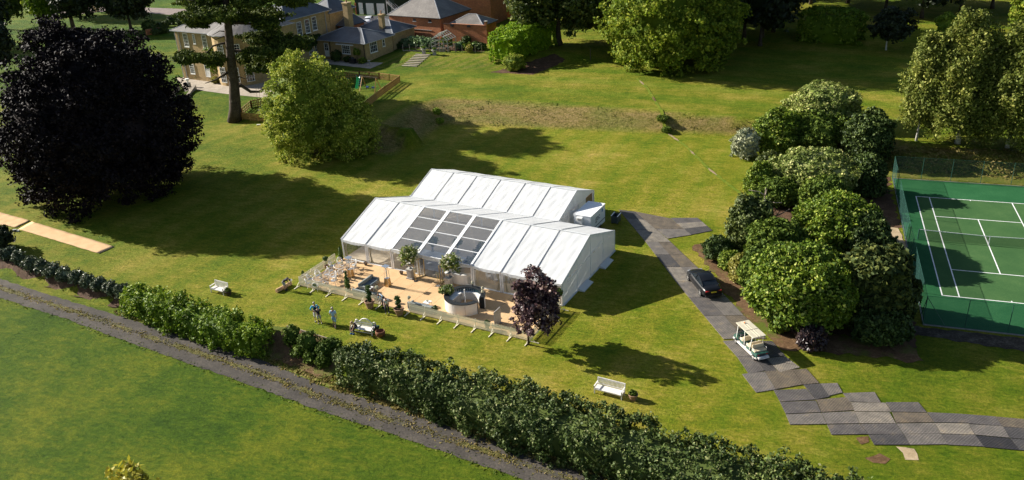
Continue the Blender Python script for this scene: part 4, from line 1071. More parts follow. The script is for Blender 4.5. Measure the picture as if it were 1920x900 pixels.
# --- picket fence runs
_pk = MB()
_pk.add([(-.036, -.009, 0), (.036, -.009, 0), (.036, -.009, .86), (0, -.009, .92), (-.036, -.009, .86), (-.036, .009, 0), (.036, .009, 0), (.036, .009, .86), (0, .009, .92), (-.036, .009, .86)],
        [(0, 1, 2, 3, 4), (9, 8, 7, 6, 5), (0, 5, 6, 1), (1, 6, 7, 2), (2, 7, 8, 3), (3, 8, 9, 4), (4, 9, 5, 0)])
_po = _pk.build('picket', M['picket']); PK = _po.data; bpy.data.objects.remove(_po)
def fence_run(a, b, label, feet=True, out=-1):
    a = np.array(a); b = np.array(b); Lg = np.linalg.norm(b - a); d = (b - a) / Lg
    W0 = onp(a[0], a[1], 0); ang = MTH + math.atan2(d[1], d[0])
    t = thing('picket_fence', label, 'fence', W0, ang, 'low cream picket fence round the patio')
    n = max(1, round(Lg / 1.86)); s = Lg / n
    for k in range(n):
        x0 = k * s
        for z in (.22, .70):
            mm = MB(); mm.box((x0 + s / 2, .028, z), (s - .03, .035, .07)); mm.build('rail', M['picket'], t)
        m_ = 15
        for j in range(m_):
            inst(PK, 'picket', t, (x0 + .05 + (s - .1) * j / (m_ - 1), 0, .07), (0, 0, 0), (1, 1, 1.0 + .012 * math.sin(j * 3.1 + k)))
    for k in range(n + 1):
        x = min(max(k * s, .03), Lg - .03)
        mm = MB(); mm.box((x, .06, .48), (.055, .05, .96)); mm.build('post', M['picket'], t)
        if feet:
            mm = MB(); mm.beam((x, out * .02, .04), (x, out * .82, .035), .07, .05); mm.beam((x, out * .04, .42), (x, out * .5, .06), .035, .035); mm.build('foot', M['picket'], t)
    return t
FA = LM(560, 537, 0); FG0 = LM(706, 579, 0); FG1 = LM(757, 594, 0); FB = LM(990, 638, 0)
yf = -6.62
fence_run((FA[0], yf), (FG0[0], yf), 'front picket fence run left of the patio opening')
fence_run((FG1[0], yf), (25.1, yf), 'front picket fence run right of the patio opening')
fence_run((-.35, -1.0), (FA[0], yf), 'side picket fence run beside the glass chairs', feet=False)
fence_run((25.15, yf), (25.15, -.6), 'side picket fence run hidden by the young purple tree', feet=True)
# --- pyramid patio heaters
def heater():
    t = thing('patio_heater', 'pyramid patio heater beside the clear chairs', 'heater', (0, 0, 0), MTH, 'pyramid heaters on the patio')
    mm = MB(); mm.box((0, 0, .42), (.50, .50, .78), 0, (.78, .78)); mm.build('burner_casing', M['copperish'], t)
    mm = MB(); mm.box((0, 0, .84), (.36, .36, .05)); mm.build('grille', M['chrome'], t)
    for sx in (-1, 1):
        for sy in (-1, 1):
            mm = MB(); mm.beam((sx * .25, sy * .25, .03), (sx * .10, sy * .10, 2.1), .028); mm.build('strut', M['chrome'], t)
    mm = MB(); mm.lathe([(.06, .86), (.055, 1.95)], 14); mm.build('glass_tube', M['glass'], t, smooth=True)
    mm = MB(); mm.box((0, 0, 2.14), (.58, .58, .035)); mm.box((0, 0, 2.09), (.2, .2, .06)); mm.build('hood', M['chrome'], t)
    return t
h0 = heater(); q = LM(662, 517); h0.location = onp(*LM(658, 518))
h0.location = onp(*LM(659, 517)) if False else onp(*LM(658.5, 519))
dup(h0, onp(*LM(727.5, 536)), label='pyramid patio heater in the open middle of the patio')
# --- clear chairs and tables
def ghost_chair():
    t = thing('clear_chair', 'clear acrylic armchair round the front glass table', 'chair', (0, 0, 0), 0, 'clear acrylic chairs on the patio')
    mm = MB(); mm.box((0, 0, .45), (.46, .44, .03)); mm.build('seat', M['acrylic'], t)
    mm = MB(); pts = [(-.2, .2, .47), (-.23, .25, .66), (-.19, .28, .85), (-.08, .30, .94), (.08, .30, .94), (.19, .28, .85), (.23, .25, .66), (.2, .2, .47)]
    mm.tube(pts, .034, 6); mm.build('back_frame', M['white_rim'], t, smooth=True)
    mm = MB(); mm.add([(-.18, .2, .5), (.18, .2, .5), (.2, .25, .7), (.12, .29, .9), (-.12, .29, .9), (-.2, .25, .7)], [(0, 1, 2, 3, 4, 5)]); mm.build('back_panel', M['acrylic'], t)
    for sx in (-1, 1):
        mm = MB(); mm.tube([(sx * .22, .22, .66), (sx * .27, .05, .67), (sx * .25, -.16, .64), (sx * .22, -.19, .46)], .03, 5); mm.build('arm', M['white_rim'], t, smooth=True)
        for sy in (-1, 1):
            mm = MB(); mm.beam((sx * .2, sy * .19, .45), (sx * .22, sy * .22, 0), .03); mm.build('leg', M['white_rim'], t)
    return t
M['white_rim'] = clear('bright acrylic edge', (.6, .6, .6), .85, .5, (.9, .88, .84))
def glass_table(loc, label):
    t = thing('round_table', label, 'table', loc, 0, 'round clear tables on the patio')
    mm = MB(); mm.lathe([(.001, .745), (.84, .745)], 28, cap=False); mm.build('tabletop', M['thin_glass'], t); mm = MB(); mm.lathe([(.84, .73), (.87, .745), (.84, .76)], 32, cap=False); mm.build('table_rim', M['white_rim'], t)
    mm = MB(); mm.lathe([(.25, 0), (.24, .03), (.06, .06), (.05, .72), (.2, .73)], 14); mm.build('pedestal', M['acrylic'], t, smooth=True)
    c = thing('table_flowers', 'small posy of pale flowers on ' + label.split(' standing')[0], 'flowers', (loc[0], loc[1], loc[2] + .75), 0, 'posies on the tables')
    mm = MB(); mm.lathe([(.05, 0), (.09, .06), (.08, .14)], 10); mm.build('vase', M['copperish'], c, smooth=True)
    crown('blooms', np.array([0, 0, .2]), (.17, .17, .12), M['blossom'], c, nclump=26, per=12, leaf=.06, rc=.06, core=.6, seed=9)
    return t
M['thin_glass'] = plain('table glass', (.8, .8, .78), .5); _b = M['thin_glass'].node_tree.nodes['Principled BSDF']; _b.inputs['Alpha'].default_value = .08; _b.inputs['Specular IOR Level'].default_value = 0
gc = ghost_chair(); first = True
def chairs_round(cx, cy, R_, angs, base, lab):
    global first
    for i, a in enumerate(angs):
        a = math.radians(a); x, y = cx + R_ * math.cos(a), cy + R_ * math.sin(a)
        P_ = onp(x, y); rz = MTH + a - math.pi / 2
        l = lab(i)
        if first: gc.location = P_; gc.rotation_euler[2] = rz; gc['label'] = l; first = False
        else: dup(gc, P_, rz, l)
c1 = LM(604, 533); c2_ = LM(643, 509); c3_ = LM(641, 523)
glass_table(onp(*c1), 'front round clear table nearest the fence corner')
glass_table(onp(*c2_), 'rear round clear table nearest the marquee corner')
wd_ = ['left', 'front left', 'back', 'front', 'right', 'back right', 'back left', 'front right']
A1 = [20, 62, 104, 146, 190, 232, 285, 330]
A2 = [12, 55, 95, 140, 185, 235, 300]
D1 = ['right-hand', 'right back', 'back', 'left back', 'left-hand', 'left front', 'front', 'right front']
chairs_round(c1[0], c1[1], 1.25, A1, gc, lambda i: 'clear chair at the %s side of the front round table' % D1[i])
chairs_round(c2_[0], c2_[1], 1.2, A2, gc, lambda i: 'clear chair at the %s side of the rear round table' % D1[i])
# --- sofas
def sofa(a, b, depth, side, label):
    """a->b is the back line in patio coordinates; side +1 puts the seat to the left"""
    a = np.array(a); b = np.array(b); Lg = float(np.linalg.norm(b - a)); d = (b - a) / Lg
    t = thing('sofa', label, 'sofa', onp(a[0], a[1]), MTH + math.atan2(d[1], d[0]), 'sage sofas on the patio')
    s = side
    o = MB(); o.box((Lg / 2, s * depth / 2, .17), (Lg, depth, .26)); bevel(o.build('base', M['sofa'], t), .03)
    o = MB(); o.box((Lg / 2, s * .1, .42), (Lg, .2, .66)); bevel(o.build('backrest', M['sofa'], t), .04)
    for x in (.1, Lg - .1):
        o = MB(); o.box((x, s * (depth / 2 + .1), .33), (.2, depth - .2, .46)); bevel(o.build('armrest', M['sofa'], t), .04)
    n = max(2, round(Lg / .85))
    for k in range(n):
        w_ = (Lg - .42) / n
        o = MB(); o.box((.21 + w_ * (k + .5), s * (depth / 2 + .1), .36), (w_ - .02, depth - .22, .14)); bevel(o.build('seat_cushion', M['cushion'], t), .03)
    return t
s1a = LM(676, 541); s1b = LM(688, 526)
sofa((5.85, -5.15), (5.85, -2.95), .95, -1, 'sage sofa standing end-on to the picket fence')
sofa((6.0, -6.25), (8.5, -6.25), .85, 1, 'sage sofa backing on the fence left of the opening')
sofa((12.35, -6.25), (15.0, -6.25), .85, 1, 'sage sofa backing on the fence right of the opening')
def cube_table(p, label):
    t = thing('side_table', label, 'table', onp(*p), MTH, 'white square side tables')
    o = MB(); o.box((0, 0, .44), (.62, .62, .05)); o.build('tabletop', M['white'], t)
    for sx in (-1, 1):
        for sy in (-1, 1):
            o = MB(); o.box((sx * .28, sy * .28, .21), (.045, .045, .42)); o.build('leg', M['white'], t)
    c = thing('table_flowers', 'tiny flower pot on the ' + label, 'flowers', onp(p[0], p[1], PZ + .465), 0, 'posies on the tables')
    mm = MB(); mm.lathe([(.04, 0), (.07, .09)], 8); mm.build('vase', M['stone'], c); crown('blooms', np.array([0, 0, .13]), (.1, .1, .08), M['blossom'], c, nclump=14, per=8, leaf=.05, rc=.05, core=.6, seed=19)
cube_table(LM(693, 547), 'white side table beside the end-on sofa')
cube_table(LM(802, 574), 'white side table behind the right-hand sofa')
# --- stone plinths with big arrangements
def plinth_urn(px, py, label, box, seed):
    p = LM(px, py); P_ = onp(*p)
    t = thing('stone_plinth', 'grey stone plinth ' + label, 'plinth', P_, MTH, 'stone plinths by the marquee entrance')
    o = MB(); o.box((0, 0, .06), (.72, .72, .12)); o.box((0, 0, .55), (.56, .56, .86)); o.box((0, 0, 1.0), (.68, .68, .1)); o.build('pedestal', M['stone'], t)
    o = MB(); o.box((0, -.285, .55), (.4, .02, .6)); o.build('panel', M['stone'], t)
    u = thing('flower_urn', 'stone urn overflowing with white roses and greenery ' + label, 'urn', (P_[0], P_[1], P_[2] + 1.05), 0, 'urns of flowers by the marquee entrance')
    o = MB(); o.lathe([(.17, 0), (.15, .05), (.07, .12), (.1, .2), (.24, .32), (.27, .48), (.31, .52)], 16); o.build('urn', M['stone'], u, smooth=True)
    s = pxm(P_); rx = (box[2] - box[0]) / 2 / s; rz = (box[3] - box[1]) / 2 / s
    d = ray((box[0] + box[2]) / 2, (box[1] + box[3]) / 2); hd = np.hypot(*(P_[:2] - CAM[:2])); c = CAM + d * hd / np.hypot(d[0], d[1]) - P_ - np.array([0, 0, 1.05])
    crown('greenery', c, (rx, rx, rz), L['arrangement'], u, nclump=110, per=22, leaf=.13, rc=.3, lump=.6, sig=.4, core=.5, zcut=-.9, seed=seed, shell=.45)
    crown('blossom', c, (rx * .95, rx * .95, rz * .95), M['blossom'], u, nclump=60, per=6, leaf=.13, rc=.13, lump=.45, sig=.4, core=0, zcut=-.7, seed=seed + 1, shell=.8)
plinth_urn(771, 521, 'left of the marquee entrance', (741, 459, 793, 500), 31)
plinth_urn(842, 538, 'right of the marquee entrance', (822, 473, 868, 513), 33)
# open gilt doors at the entrance
def gilt_frame(a, b, h, label):
    a = onp(*a); b = onp(*b)
    t = thing('gilt_screen', label, 'door frame', a, 0, 'open gilt doors at the entrance'); o_ = np.array(a)
    a_, b_ = np.zeros(3), b - a; up = np.array([0, 0, h])
    for p_, q_ in ((a_, up), (b_, b_ + up), (up, b_ + up), (a_ + (0, 0, .05), b_ + (0, 0, .05)), ((a_ + b_) / 2, (a_ + b_) / 2 + up)):
        o = MB(); o.beam(p_, q_, .07, .07); o.build('frame_bar', M['gilt'], t)
    o = MB(); o.add([a_ + (0, 0, .1), b_ + (0, 0, .1), b_ + up * .97, a_ + up * .97], [(0, 1, 2, 3)]); o.build('door_glass', M['glass'], t)
gilt_frame(LM(778, 523), LM(797, 517), 2.0, 'gilt framed glass door folded back beside the left plinth')
gilt_frame(LM(826, 533), LM(834, 526), 2.0, 'gilt framed glass door folded back beside the right plinth')
# globe flower stands
for i, (x, y, lab) in enumerate([(780, 527, 'flower globe on a thin stand by the left plinth'), (822, 536, 'flower globe on a thin stand by the right plinth'), (709, 561, 'flower globe on a thin stand just inside the opening, left'), (769, 580, 'flower globe on a thin stand just inside the opening, right')]):
    t = thing('flower_stand', lab, 'flower stand', onp(*LM(x, y)), 0, 'globe flower stands')
    o = MB(); o.lathe([(.22, 0), (.22, .02), (.03, .04)], 16); o.build('base', M['chrome'] if i else M['black'], t)
    o = MB(); o.tube([(0, 0, .03), (0, 0, 1.12)], .02, 6); o.build('pole', M['gilt'], t)
    crown('flower_globe', np.array([0, 0, 1.24]), (.17, .17, .17), M['blossom'], t, nclump=30, per=12, leaf=.07, rc=.07, core=.8, zcut=-1, seed=50 + i)
# --- topiary
def pot(t, r, h, mat):
    o = MB(); o.lathe([(r * .62, 0), (r * .95, h * .85), (r * 1.06, h * .86), (r * 1.06, h), (r * .9, h), (r * .85, h * .88)], 18, cap=False); o.build('pot', mat, t, smooth=False)
    o = MB(); o.lathe([(.001, h * .88), (r * .86, h * .88)], 18, cap=False); o.build('soil', M['soil'], t)
def topiary(px, py, lab, balls, pr=.36, ph=.62, potmat='terracotta', z=0.0, grp=None, cat='topiary'):
    P_ = G(px, py, z); t = thing('topiary', lab, cat, P_, 0, grp)
    pot(t, pr, ph, M[potmat])
    top = max(b[1] + b[2] for b in balls)
    o = MB(); o.tube([(0, 0, ph * .8), (0, 0, top - .05)], .03, 6); o.build('stem', M['bark'], t)
    for k, (ox, zz, r) in enumerate(balls):
        crown('clipped_ball', np.array([ox, -ox * .3, zz]), (r, r, r * .9), L['topiary'], t, nclump=44, per=14, leaf=.06, rc=r * .3, lump=.06, core=.88, zcut=-1, shell=.9, seed=int(px) + k)
    return t
topiary(694, 577, 'spiral of clipped balls in a terracotta pot left of the opening', [(.05, .86, .17), (-.05, 1.10, .2), (.10, 1.42, .24), (-.02, 1.78, .22)], .46, .74)
topiary(749, 590, 'spiral of clipped balls in a terracotta pot right of the opening', [(.06, .86, .18), (-.12, 1.2, .2), (.08, 1.42, .2), (-.06, 1.68, .24)], .46, .68)
topiary(613, 503, 'lollipop tree in a pot behind the front clear chairs', [(0, 1.12, .27)], .22, .36, z=PZ)
topiary(817, 589, 'small clipped ball tree behind the right-hand sofa', [(0, .62, .24)], .2, .3, 'darkpot', z=PZ)
topiary(692, 556, 'single clipped ball tree beside the sofa corner', [(0, 1.0, .24)], .16, .3, 'darkpot', z=PZ)
topiary(914, 617, 'small leafy plant in a pot just inside the front fence', [(0, .62, .26)], .2, .36, 'darkpot', z=PZ)
def cone(px, py, h, r, lab, z=PZ):
    t = thing('topiary_cone', lab, 'topiary', G(px, py, z), 0, 'clipped cone trees'); pot(t, r * .8, .24, M['darkpot'])
    crown('clipped_cone', np.array([0, 0, .2 + h * .5]), (r, r, h * .5), L['topiary'], t, nclump=150, per=12, leaf=.06, rc=.08, lump=.03, core=.9, zcut=-1, shell=.92, taper=.88, seed=int(px))
cone(653, 546, 1.95, .36, 'tall clipped cone beside the sofas'); cone(570, 524, .75, .22, 'small clipped cone in the patio corner'); cone(640, 487, 1.3, .3, 'clipped cone against the marquee corner post')
for x, y, lab in ((686, 497, 'small dark pot at the second marquee post'), (753, 514, 'small dark pot near the left plinth')):
    t = thing('flower_pot', lab, 'pot', onp(*LM(x, y)), 0, 'small dark pots along the marquee wall'); pot(t, .2, .3, M['darkpot'])
t = thing('hanging_basket', 'round green hanging basket at the marquee front corner', 'hanging basket', MW(24.9, -.45, 1.35)); 
crown('foliage', np.array([0, 0, .2]), (.42, .42, .36), L['topiary'], t, nclump=60, per=18, leaf=.1, rc=.13, core=.7, zcut=-1); o = MB(); o.tube([(0, 0, .1), (0, .3, .85)], .012, 5); o.build('chain', M['black'], t); o = MB(); o.lathe([(.05, -.12), (.22, 0), (.28, .1)], 12); o.build('basket', M['darkpot'], t)
t = thing('planter_flowers', 'red and green flowers in a tub by the marquee corner', 'planter', MW(24.4, -1.6, PZ)); pot(t, .32, .42, M['darkpot'])
crown('foliage', np.array([0, 0, .62]), (.42, .42, .3), leafmat('red flowers', [(0, (.25, .03, .01)), (.5, (.38, .1, .03)), (.8, (.12, .16, .03)), (1, (.5, .2, .06))]), t, nclump=60, per=18, leaf=.09, rc=.12, core=.7, zcut=-1)
t = thing('gilt_mirror', 'tall framed board standing by the fence near the tub', 'screen', onp(21.3, -5.3), MTH)
o = MB(); o.box((0, 0, .75), (.06, 1.1, 1.5)); o.build('panel', M['stone'], t); o = MB(); o.box((0, .3, .04), (.5, .06, .08)); o.box((0, -.3, .04), (.5, .06, .08)); o.build('foot', M['stone'], t)
# --- the round bar
def round_bar():
    c = LM(872, 577); c = (LM(873, 574))
    R1 = 1.86; H_ = 1.12
    t = thing('round_bar', 'round white cocktail bar with a dark counter and an opening at its right', 'bar', onp(*c), MTH)
    a0, a1 = math.radians(8), math.radians(338)
    n = 9
    for k in range(n):
        b0 = a0 + (a1 - a0) * k / n + .008; b1 = a0 + (a1 - a0) * (k + 1) / n - .008
        o = MB(); o.lathe([(R1 - .04, 0), (R1, 0), (R1, H_), (R1 - .04, H_), (R1 - .04, 0)], 8, a0=b0, a1=b1)
        o.build('bar_panel', M['bar_white'], t, smooth=False)
    o = MB(); o.lathe([(R1 - .42, H_ + .003), (R1 + .05, H_ + .003), (R1 + .05, H_ + .06), (R1 - .42, H_ + .06), (R1 - .42, H_ + .003)], 60, a0=a0, a1=a1); o.build('counter', M['bar_top'], t)
    o = MB(); o.lathe([(R1 - .62, .74), (R1 - .1, .74), (R1 - .1, .78), (R1 - .62, .78), (R1 - .62, .74)], 40, a0=math.radians(25), a1=math.radians(160)); o.build('inner_shelf', M['white'], t)
    o = MB(); o.lathe([(R1 - .62, 0), (R1 - .6, 0), (R1 - .6, .74)], 40, a0=math.radians(25), a1=math.radians(160)); o.build('inner_front', M['bar_white'], t)
    for s_, a in ((0, a0), (1, a1)):
        o = MB(); o.box(((R1 - .2) * math.cos(a), (R1 - .2) * math.sin(a), H_ / 2), (.46, .05, H_), a); o.build('end_panel', M['bar_top'], t)
    o = MB(); o.box((-1.05, -.15, .45), (.55, 1.5, .9)); o.build('back_cabinet', M['stone'], t)
    o = MB(); o.box((-1.05, -.15, .93), (.6, 1.55, .04)); o.build('cabinet_top', M['white'], t)
    for k in range(12):
        aa = math.radians(60 + k * 8); o = MB(); o.lathe([(.04, .78), (.04, 1.0), (.015, 1.04), (.015, 1.1)], 6, ((R1 - .35) * math.cos(aa), (R1 - .35) * math.sin(aa), 0)); 
        bo = o.build('bottle', M['bottle'], None); bo.location = onp(*c); bo.rotation_euler[2] = MTH; tag(bo, 'bottle, %s from the right on the shelf inside the round bar' % ['first', 'second', 'third', 'fourth', 'fifth', 'sixth', 'seventh', 'eighth', 'ninth', 'tenth', 'eleventh', 'last'][k], 'bottle', 'bottles on the bar shelf')
    p2 = thing('bar_pole', 'thin white pole standing inside the round bar', 'pole', onp(*c)); o = MB(); o.tube([(0, 0, 0), (0, 0, 1.75)], .05, 8); o.build('pole', M['white'], p2); o = MB(); o.lathe([(.2, 0), (.2, .03)], 12); o.build('foot', M['white'], p2)
    P_ = onp(*c); f = thing('bar_flowers', 'spray of pale flowers and leaves on the left of the bar counter', 'flowers', (P_[0] - 1.65, P_[1] + .15, H_ + .1))
    crown('greenery', np.array([-.15, -.1, .28]), (.75, .6, .42), L['arrangement'], f, nclump=75, per=20, leaf=.13, rc=.2, lump=.5, core=.45, seed=77, shell=.4)
    crown('blossom', np.array([-.1, -.1, .3]), (.7, .55, .4), M['blossom'], f, nclump=24, per=5, leaf=.09, rc=.1, lump=.4, core=0, seed=78)
    o = MB(); o.lathe([(.12, 0), (.2, .2)], 10); o.build('bowl', M['stone'], f)
    for a, lab in ((95, 'white flower posy at the back of the bar counter'), (42, 'white flower posy on the right of the bar counter'), (20, 'small white posy at the end of the bar counter')):
        a = math.radians(a) + MTH; v = thing('bar_posy', lab, 'flowers', (P_[0] + 1.68 * math.cos(a), P_[1] + 1.68 * math.sin(a), H_ + .1))
        o = MB(); o.lathe([(.03, 0), (.05, .22), (.07, .3)], 8); o.build('vase', M['black'], v); crown('blooms', np.array([0, 0, .4]), (.15, .15, .13), M['blossom'], v, nclump=20, per=8, leaf=.07, rc=.06, core=.7, zcut=-1)
round_bar()
# --- things inside the marquee, seen through film and roof panes
def banquet(u, v, lab):
    P_ = MW(u, v, .11); t = thing('banquet_table', lab, 'table', P_, 0, 'clothed banquet tables inside the marquee')
    n = 40; vs = []
    for k, (r, z) in enumerate(((.01, .76), (.9, .76), (.93, .7), (1.0, .35), (1.05, .01))):
        for j in range(n): a = 2 * math.pi * j / n; rr_ = r * (1 + (.06 * math.sin(a * 9) if k > 2 else 0)); vs.append((rr_ * math.cos(a), rr_ * math.sin(a), z))
    o = MB(); o.add(vs, [(k * n + j, k * n + (j + 1) % n, (k + 1) * n + (j + 1) % n, (k + 1) * n + j) for k in range(4) for j in range(n)]); o.build('tablecloth', M['linen'], t, smooth=True)
    for i in range(7):
        a = i * .9 + u; ch = thing('banquet_chair', 'pale chair, %s side of ' % ['right', 'far right', 'far', 'far left', 'left', 'near left', 'near right'][i] + lab, 'chair', (P_[0] + 1.3 * math.cos(a), P_[1] + 1.3 * math.sin(a), .11), a - math.pi / 2, 'pale chairs inside the marquee')
        o = MB(); o.box((0, 0, .45), (.42, .42, .05)); o.build('seat', M['linen'], ch)
        for sx in (-1, 1):
            for sy in (-1, 1): o = MB(); o.box((sx * .18, sy * .18, .22), (.04, .04, .43)); o.build('leg', M['white'], ch)
            o = MB(); o.box((sx * .18, .2, .7), (.035, .035, .46)); o.build('back_post', M['white'], ch)
        for z in (.62, .76, .9): o = MB(); o.box((0, .2, z), (.36, .03, .04)); o.build('back_rail', M['white'], ch)
banquet(17.3, 2.6, 'clothed table behind the window right of the bar'); banquet(20.6, 2.8, 'clothed table behind the purple tree'); banquet(18.6, 6.2, 'clothed table deeper inside the marquee')
for i, (u, v, sc) in enumerate(((7.8, 4.9, 1.0), (14.0, 4.4, 1.1), (14.4, 2.6, 1.2), (10.5, 5.6, .7), (7.3, 3.0, .8), (13.6, 5.6, 1.1))):
    t = thing('indoor_flowers', 'flower arrangement under the clear roof, number %d from the left' % (i + 1), 'flowers', MW(u, v, .11), 0, 'arrangements under the clear roof')
    t['label'] = ['large arrangement under the leftmost clear bay', 'arrangement of pink blooms high in the right clear bay', 'pale arrangement low in the right clear bay', 'small arrangement under the middle clear bay', 'dark plant low in the leftmost clear bay', 'dark leafy arrangement at the top of the right clear bay'][i]
    o = MB(); o.lathe([(.25, 0), (.1, .1), (.1, .8), (.2, .9)], 10); o.build('stand', M['stone'], t, smooth=True)
    crown('greenery', np.array([0, 0, 1.2]), (.75 * sc, .75 * sc, .45 * sc), L['arrangement'], t, nclump=50, per=16, leaf=.15, rc=.22, lump=.4, core=.55, seed=90 + i)
    crown('blossom', np.array([0, 0, 1.25]), (.7 * sc, .7 * sc, .45 * sc), M['blossom'], t, nclump=26, per=5, leaf=.12, rc=.12, lump=.4, core=0, seed=95 + i)
def indoor_sofa(u, v, w_, lab):
    t = thing('lounge_sofa', lab, 'sofa', MW(u, v, .11), MTH, 'sofas inside the marquee')
    o = MB(); o.box((0, 0, .2), (w_, .9, .4)); bevel(o.build('base', M['cushion'], t), .04); o = MB(); o.box((0, .38, .5), (w_, .18, .5)); bevel(o.build('backrest', M['cushion'], t), .04)
    for s_ in (-1, 1): o = MB(); o.box((s_ * (w_ / 2 - .09), -.05, .45), (.18, .8, .3)); bevel(o.build('armrest', M['cushion'], t), .04)
indoor_sofa(7.6, 1.6, 1.9, 'brown-grey sofa just behind the clear wall left of the entrance'); indoor_sofa(13.6, 3.6, 2.0, 'dark sofa under the right clear bay')
t = thing('dance_floor', 'pale grey dance floor under the middle clear bays', 'dance floor', MW(9.6, 3.0, .11), MTH)
gmat = plain('pale grey boards', (.42, .45, .50), .35, 0, .08, 1)
for i in range(6):
    for j in range(4):
        o = MB(); o.box((-2.4 + i * .96, -1.44 + j * .96, .015), (.94, .94, .03)); o.build('floor_panel', gmat, t)
t = thing('indoor_bar', 'curved white inner bar low in the right clear bay', 'bar', MW(14.1, .9, .11), MTH)
o = MB(); o.lathe([(1.25, 0), (1.3, 0), (1.3, 1.0), (1.0, 1.0), (1.0, .97), (1.25, .97), (1.25, 0)], 30, a0=math.pi * 1.05, a1=math.pi * 2.1); o.build('bar_front', M['bar_white'], t)
# ------------------------------------------------------------------ ground protection mats
def matmat(i, c):
    m, nt, b = newmat('mat tread %d' % i); tc = N(nt, 'ShaderNodeTexCoord')
    w1 = N(nt, 'ShaderNodeTexWave', wave_type='BANDS', bands_direction='DIAGONAL'); w1.inputs['Scale'].default_value = 2.6
    mp = N(nt, 'ShaderNodeMapping'); mp.inputs['Scale'].default_value = (1, -1, 1); nt.links.new(tc.outputs['Object'], mp.inputs['Vector'])
    w2 = N(nt, 'ShaderNodeTexWave', wave_type='BANDS', bands_direction='DIAGONAL'); w2.inputs['Scale'].default_value = 2.6
    nt.links.new(tc.outputs['Object'], w1.inputs['Vector']); nt.links.new(mp.outputs[0], w2.inputs['Vector'])
    tr = math_(nt, 'MULTIPLY', w1.outputs['Fac'], w2.outputs['Fac'])
    f = noise(nt, 1.4, 5, .65, geo_pos(nt)); g = noise(nt, 12, 4, .7, geo_pos(nt))
    col = ramp(nt, f, [(.3, tuple(x * .6 for x in c)), (.55, c), (.75, (c[0] * 1.3 + .03, c[1] * 1.2 + .02, c[2] * 1.05))])
    col = mix(nt, .8, col, ramp(nt, tr, [(0, (.62, .62, .62)), (1, (1.4, 1.4, 1.4))]), 'MULTIPLY')
    col = mix(nt, .6, col, ramp(nt, g, [(.35, (.7, .7, .7)), (.65, (1.3, 1.25, 1.2))]), 'MULTIPLY')
    nt.links.new(col, b.inputs['Base Color']); b.inputs['Roughness'].default_value = .6; bump(nt, b, tr, .6, .03); return m
MATC = [matmat(i, c) for i, c in enumerate([(.11, .10, .095), (.16, .145, .13), (.068, .064, .064), (.23, .205, .17), (.14, .115, .085), (.03, .028, .03)])]
MATN = [0]
def mat_panel(c4, mi, label, group):
    Q = np.array([W(x, y) for x, y in c4]); ctr = Q.mean(0); e = (Q[1] - Q[0] + Q[2] - Q[3]) / 2; ang = math.atan2(e[1], e[0])
    R2 = rotz(-ang); L_ = [(R2 @ (q_ - ctr)) for q_ in Q]; k = .985
    o = MB(); MATN[0] += 1; o.prism([(p[0] * k, p[1] * k) for p in L_], .012, .05 + (MATN[0] * 7 % 11) * .0016)
    ob = o.build('ground_mat', MATC[mi]); ob.location = (ctr[0], ctr[1], Hs(ctr[0], ctr[1])); ob.rotation_euler[2] = ang
    tag(ob, label, 'ground mat', group); return ob
rgm = random.Random(21)
def lerp(a, b, t): return (a[0] * (1 - t) + b[0] * t, a[1] * (1 - t) + b[1] * t)
def strip_mats(l, r, rows, cols, cmap, label, group):
    """l, r: pixel polylines of the two edges; rows: parameters along them"""
    def at(pl, t):
        P = [G(*p)[:2] for p in pl]; S = [0]
        for a, b in zip(P[:-1], P[1:]): S.append(S[-1] + np.linalg.norm(b - a))
        s = t * S[-1]; i = min(max(int(np.searchsorted(S, s)) - 1, 0), len(P) - 2); u = (s - S[i]) / (S[i + 1] - S[i])
        return lerp(pl[i], pl[i + 1], u) if False else (P[i] * (1 - u) + P[i + 1] * u)
    n = len(rows) - 1
    for i in range(n):
        for j in range(cols):
            a, b = at(l, rows[i]), at(r, rows[i]); c, d = at(l, rows[i + 1]), at(r, rows[i + 1])
            q = [a + (b - a) * j / cols, a + (b - a) * (j + 1) / cols, c + (d - c) * (j + 1) / cols, c + (d - c) * j / cols]
            px = [proj((p[0], p[1], 0)) for p in q]
            mat_panel(px, cmap[(i * cols + j) % len(cmap)], label(i, j, n), group)
ordn = ['first', 'second', 'third', 'fourth', 'fifth', 'sixth', 'seventh', 'eighth', 'ninth', 'tenth', 'eleventh', 'twelfth']
strip_mats([(1160, 394), (1209, 452), (1272, 535), (1357, 637)], [(1190, 397), (1253, 450), (1316, 510), (1437, 636)], [0, .09, .20, .31, .42, .52, .63, .74, .86, 1.0], 2,
           [2, 2, 1, 3, 3, 3, 1, 4, 2, 4, 3, 1, 1, 4, 0, 1, 1, 4], lambda i, j, n: '%s ground mat from the trailer end, %s side of the single track' % (ordn[i], ['left', 'right'][j]), 'mats in the narrow track past the black car')
strip_mats([(1190, 397), (1252, 448)], [(1257, 410), (1297, 441)], [0, .33, .66, 1.0], 1, [4, 4, 1], lambda i, j, n: '%s mat of the side spur near the trailer' % ordn[i], 'mats in the side spur')
strip_mats([(1257, 409), (1295, 441)], [(1308, 409), (1336, 433)], [0, .33, .66, 1.0], 1, [0, 3, 2], lambda i, j, n: '%s mat at the outer end of the side spur' % ordn[i], 'mats in the side spur')
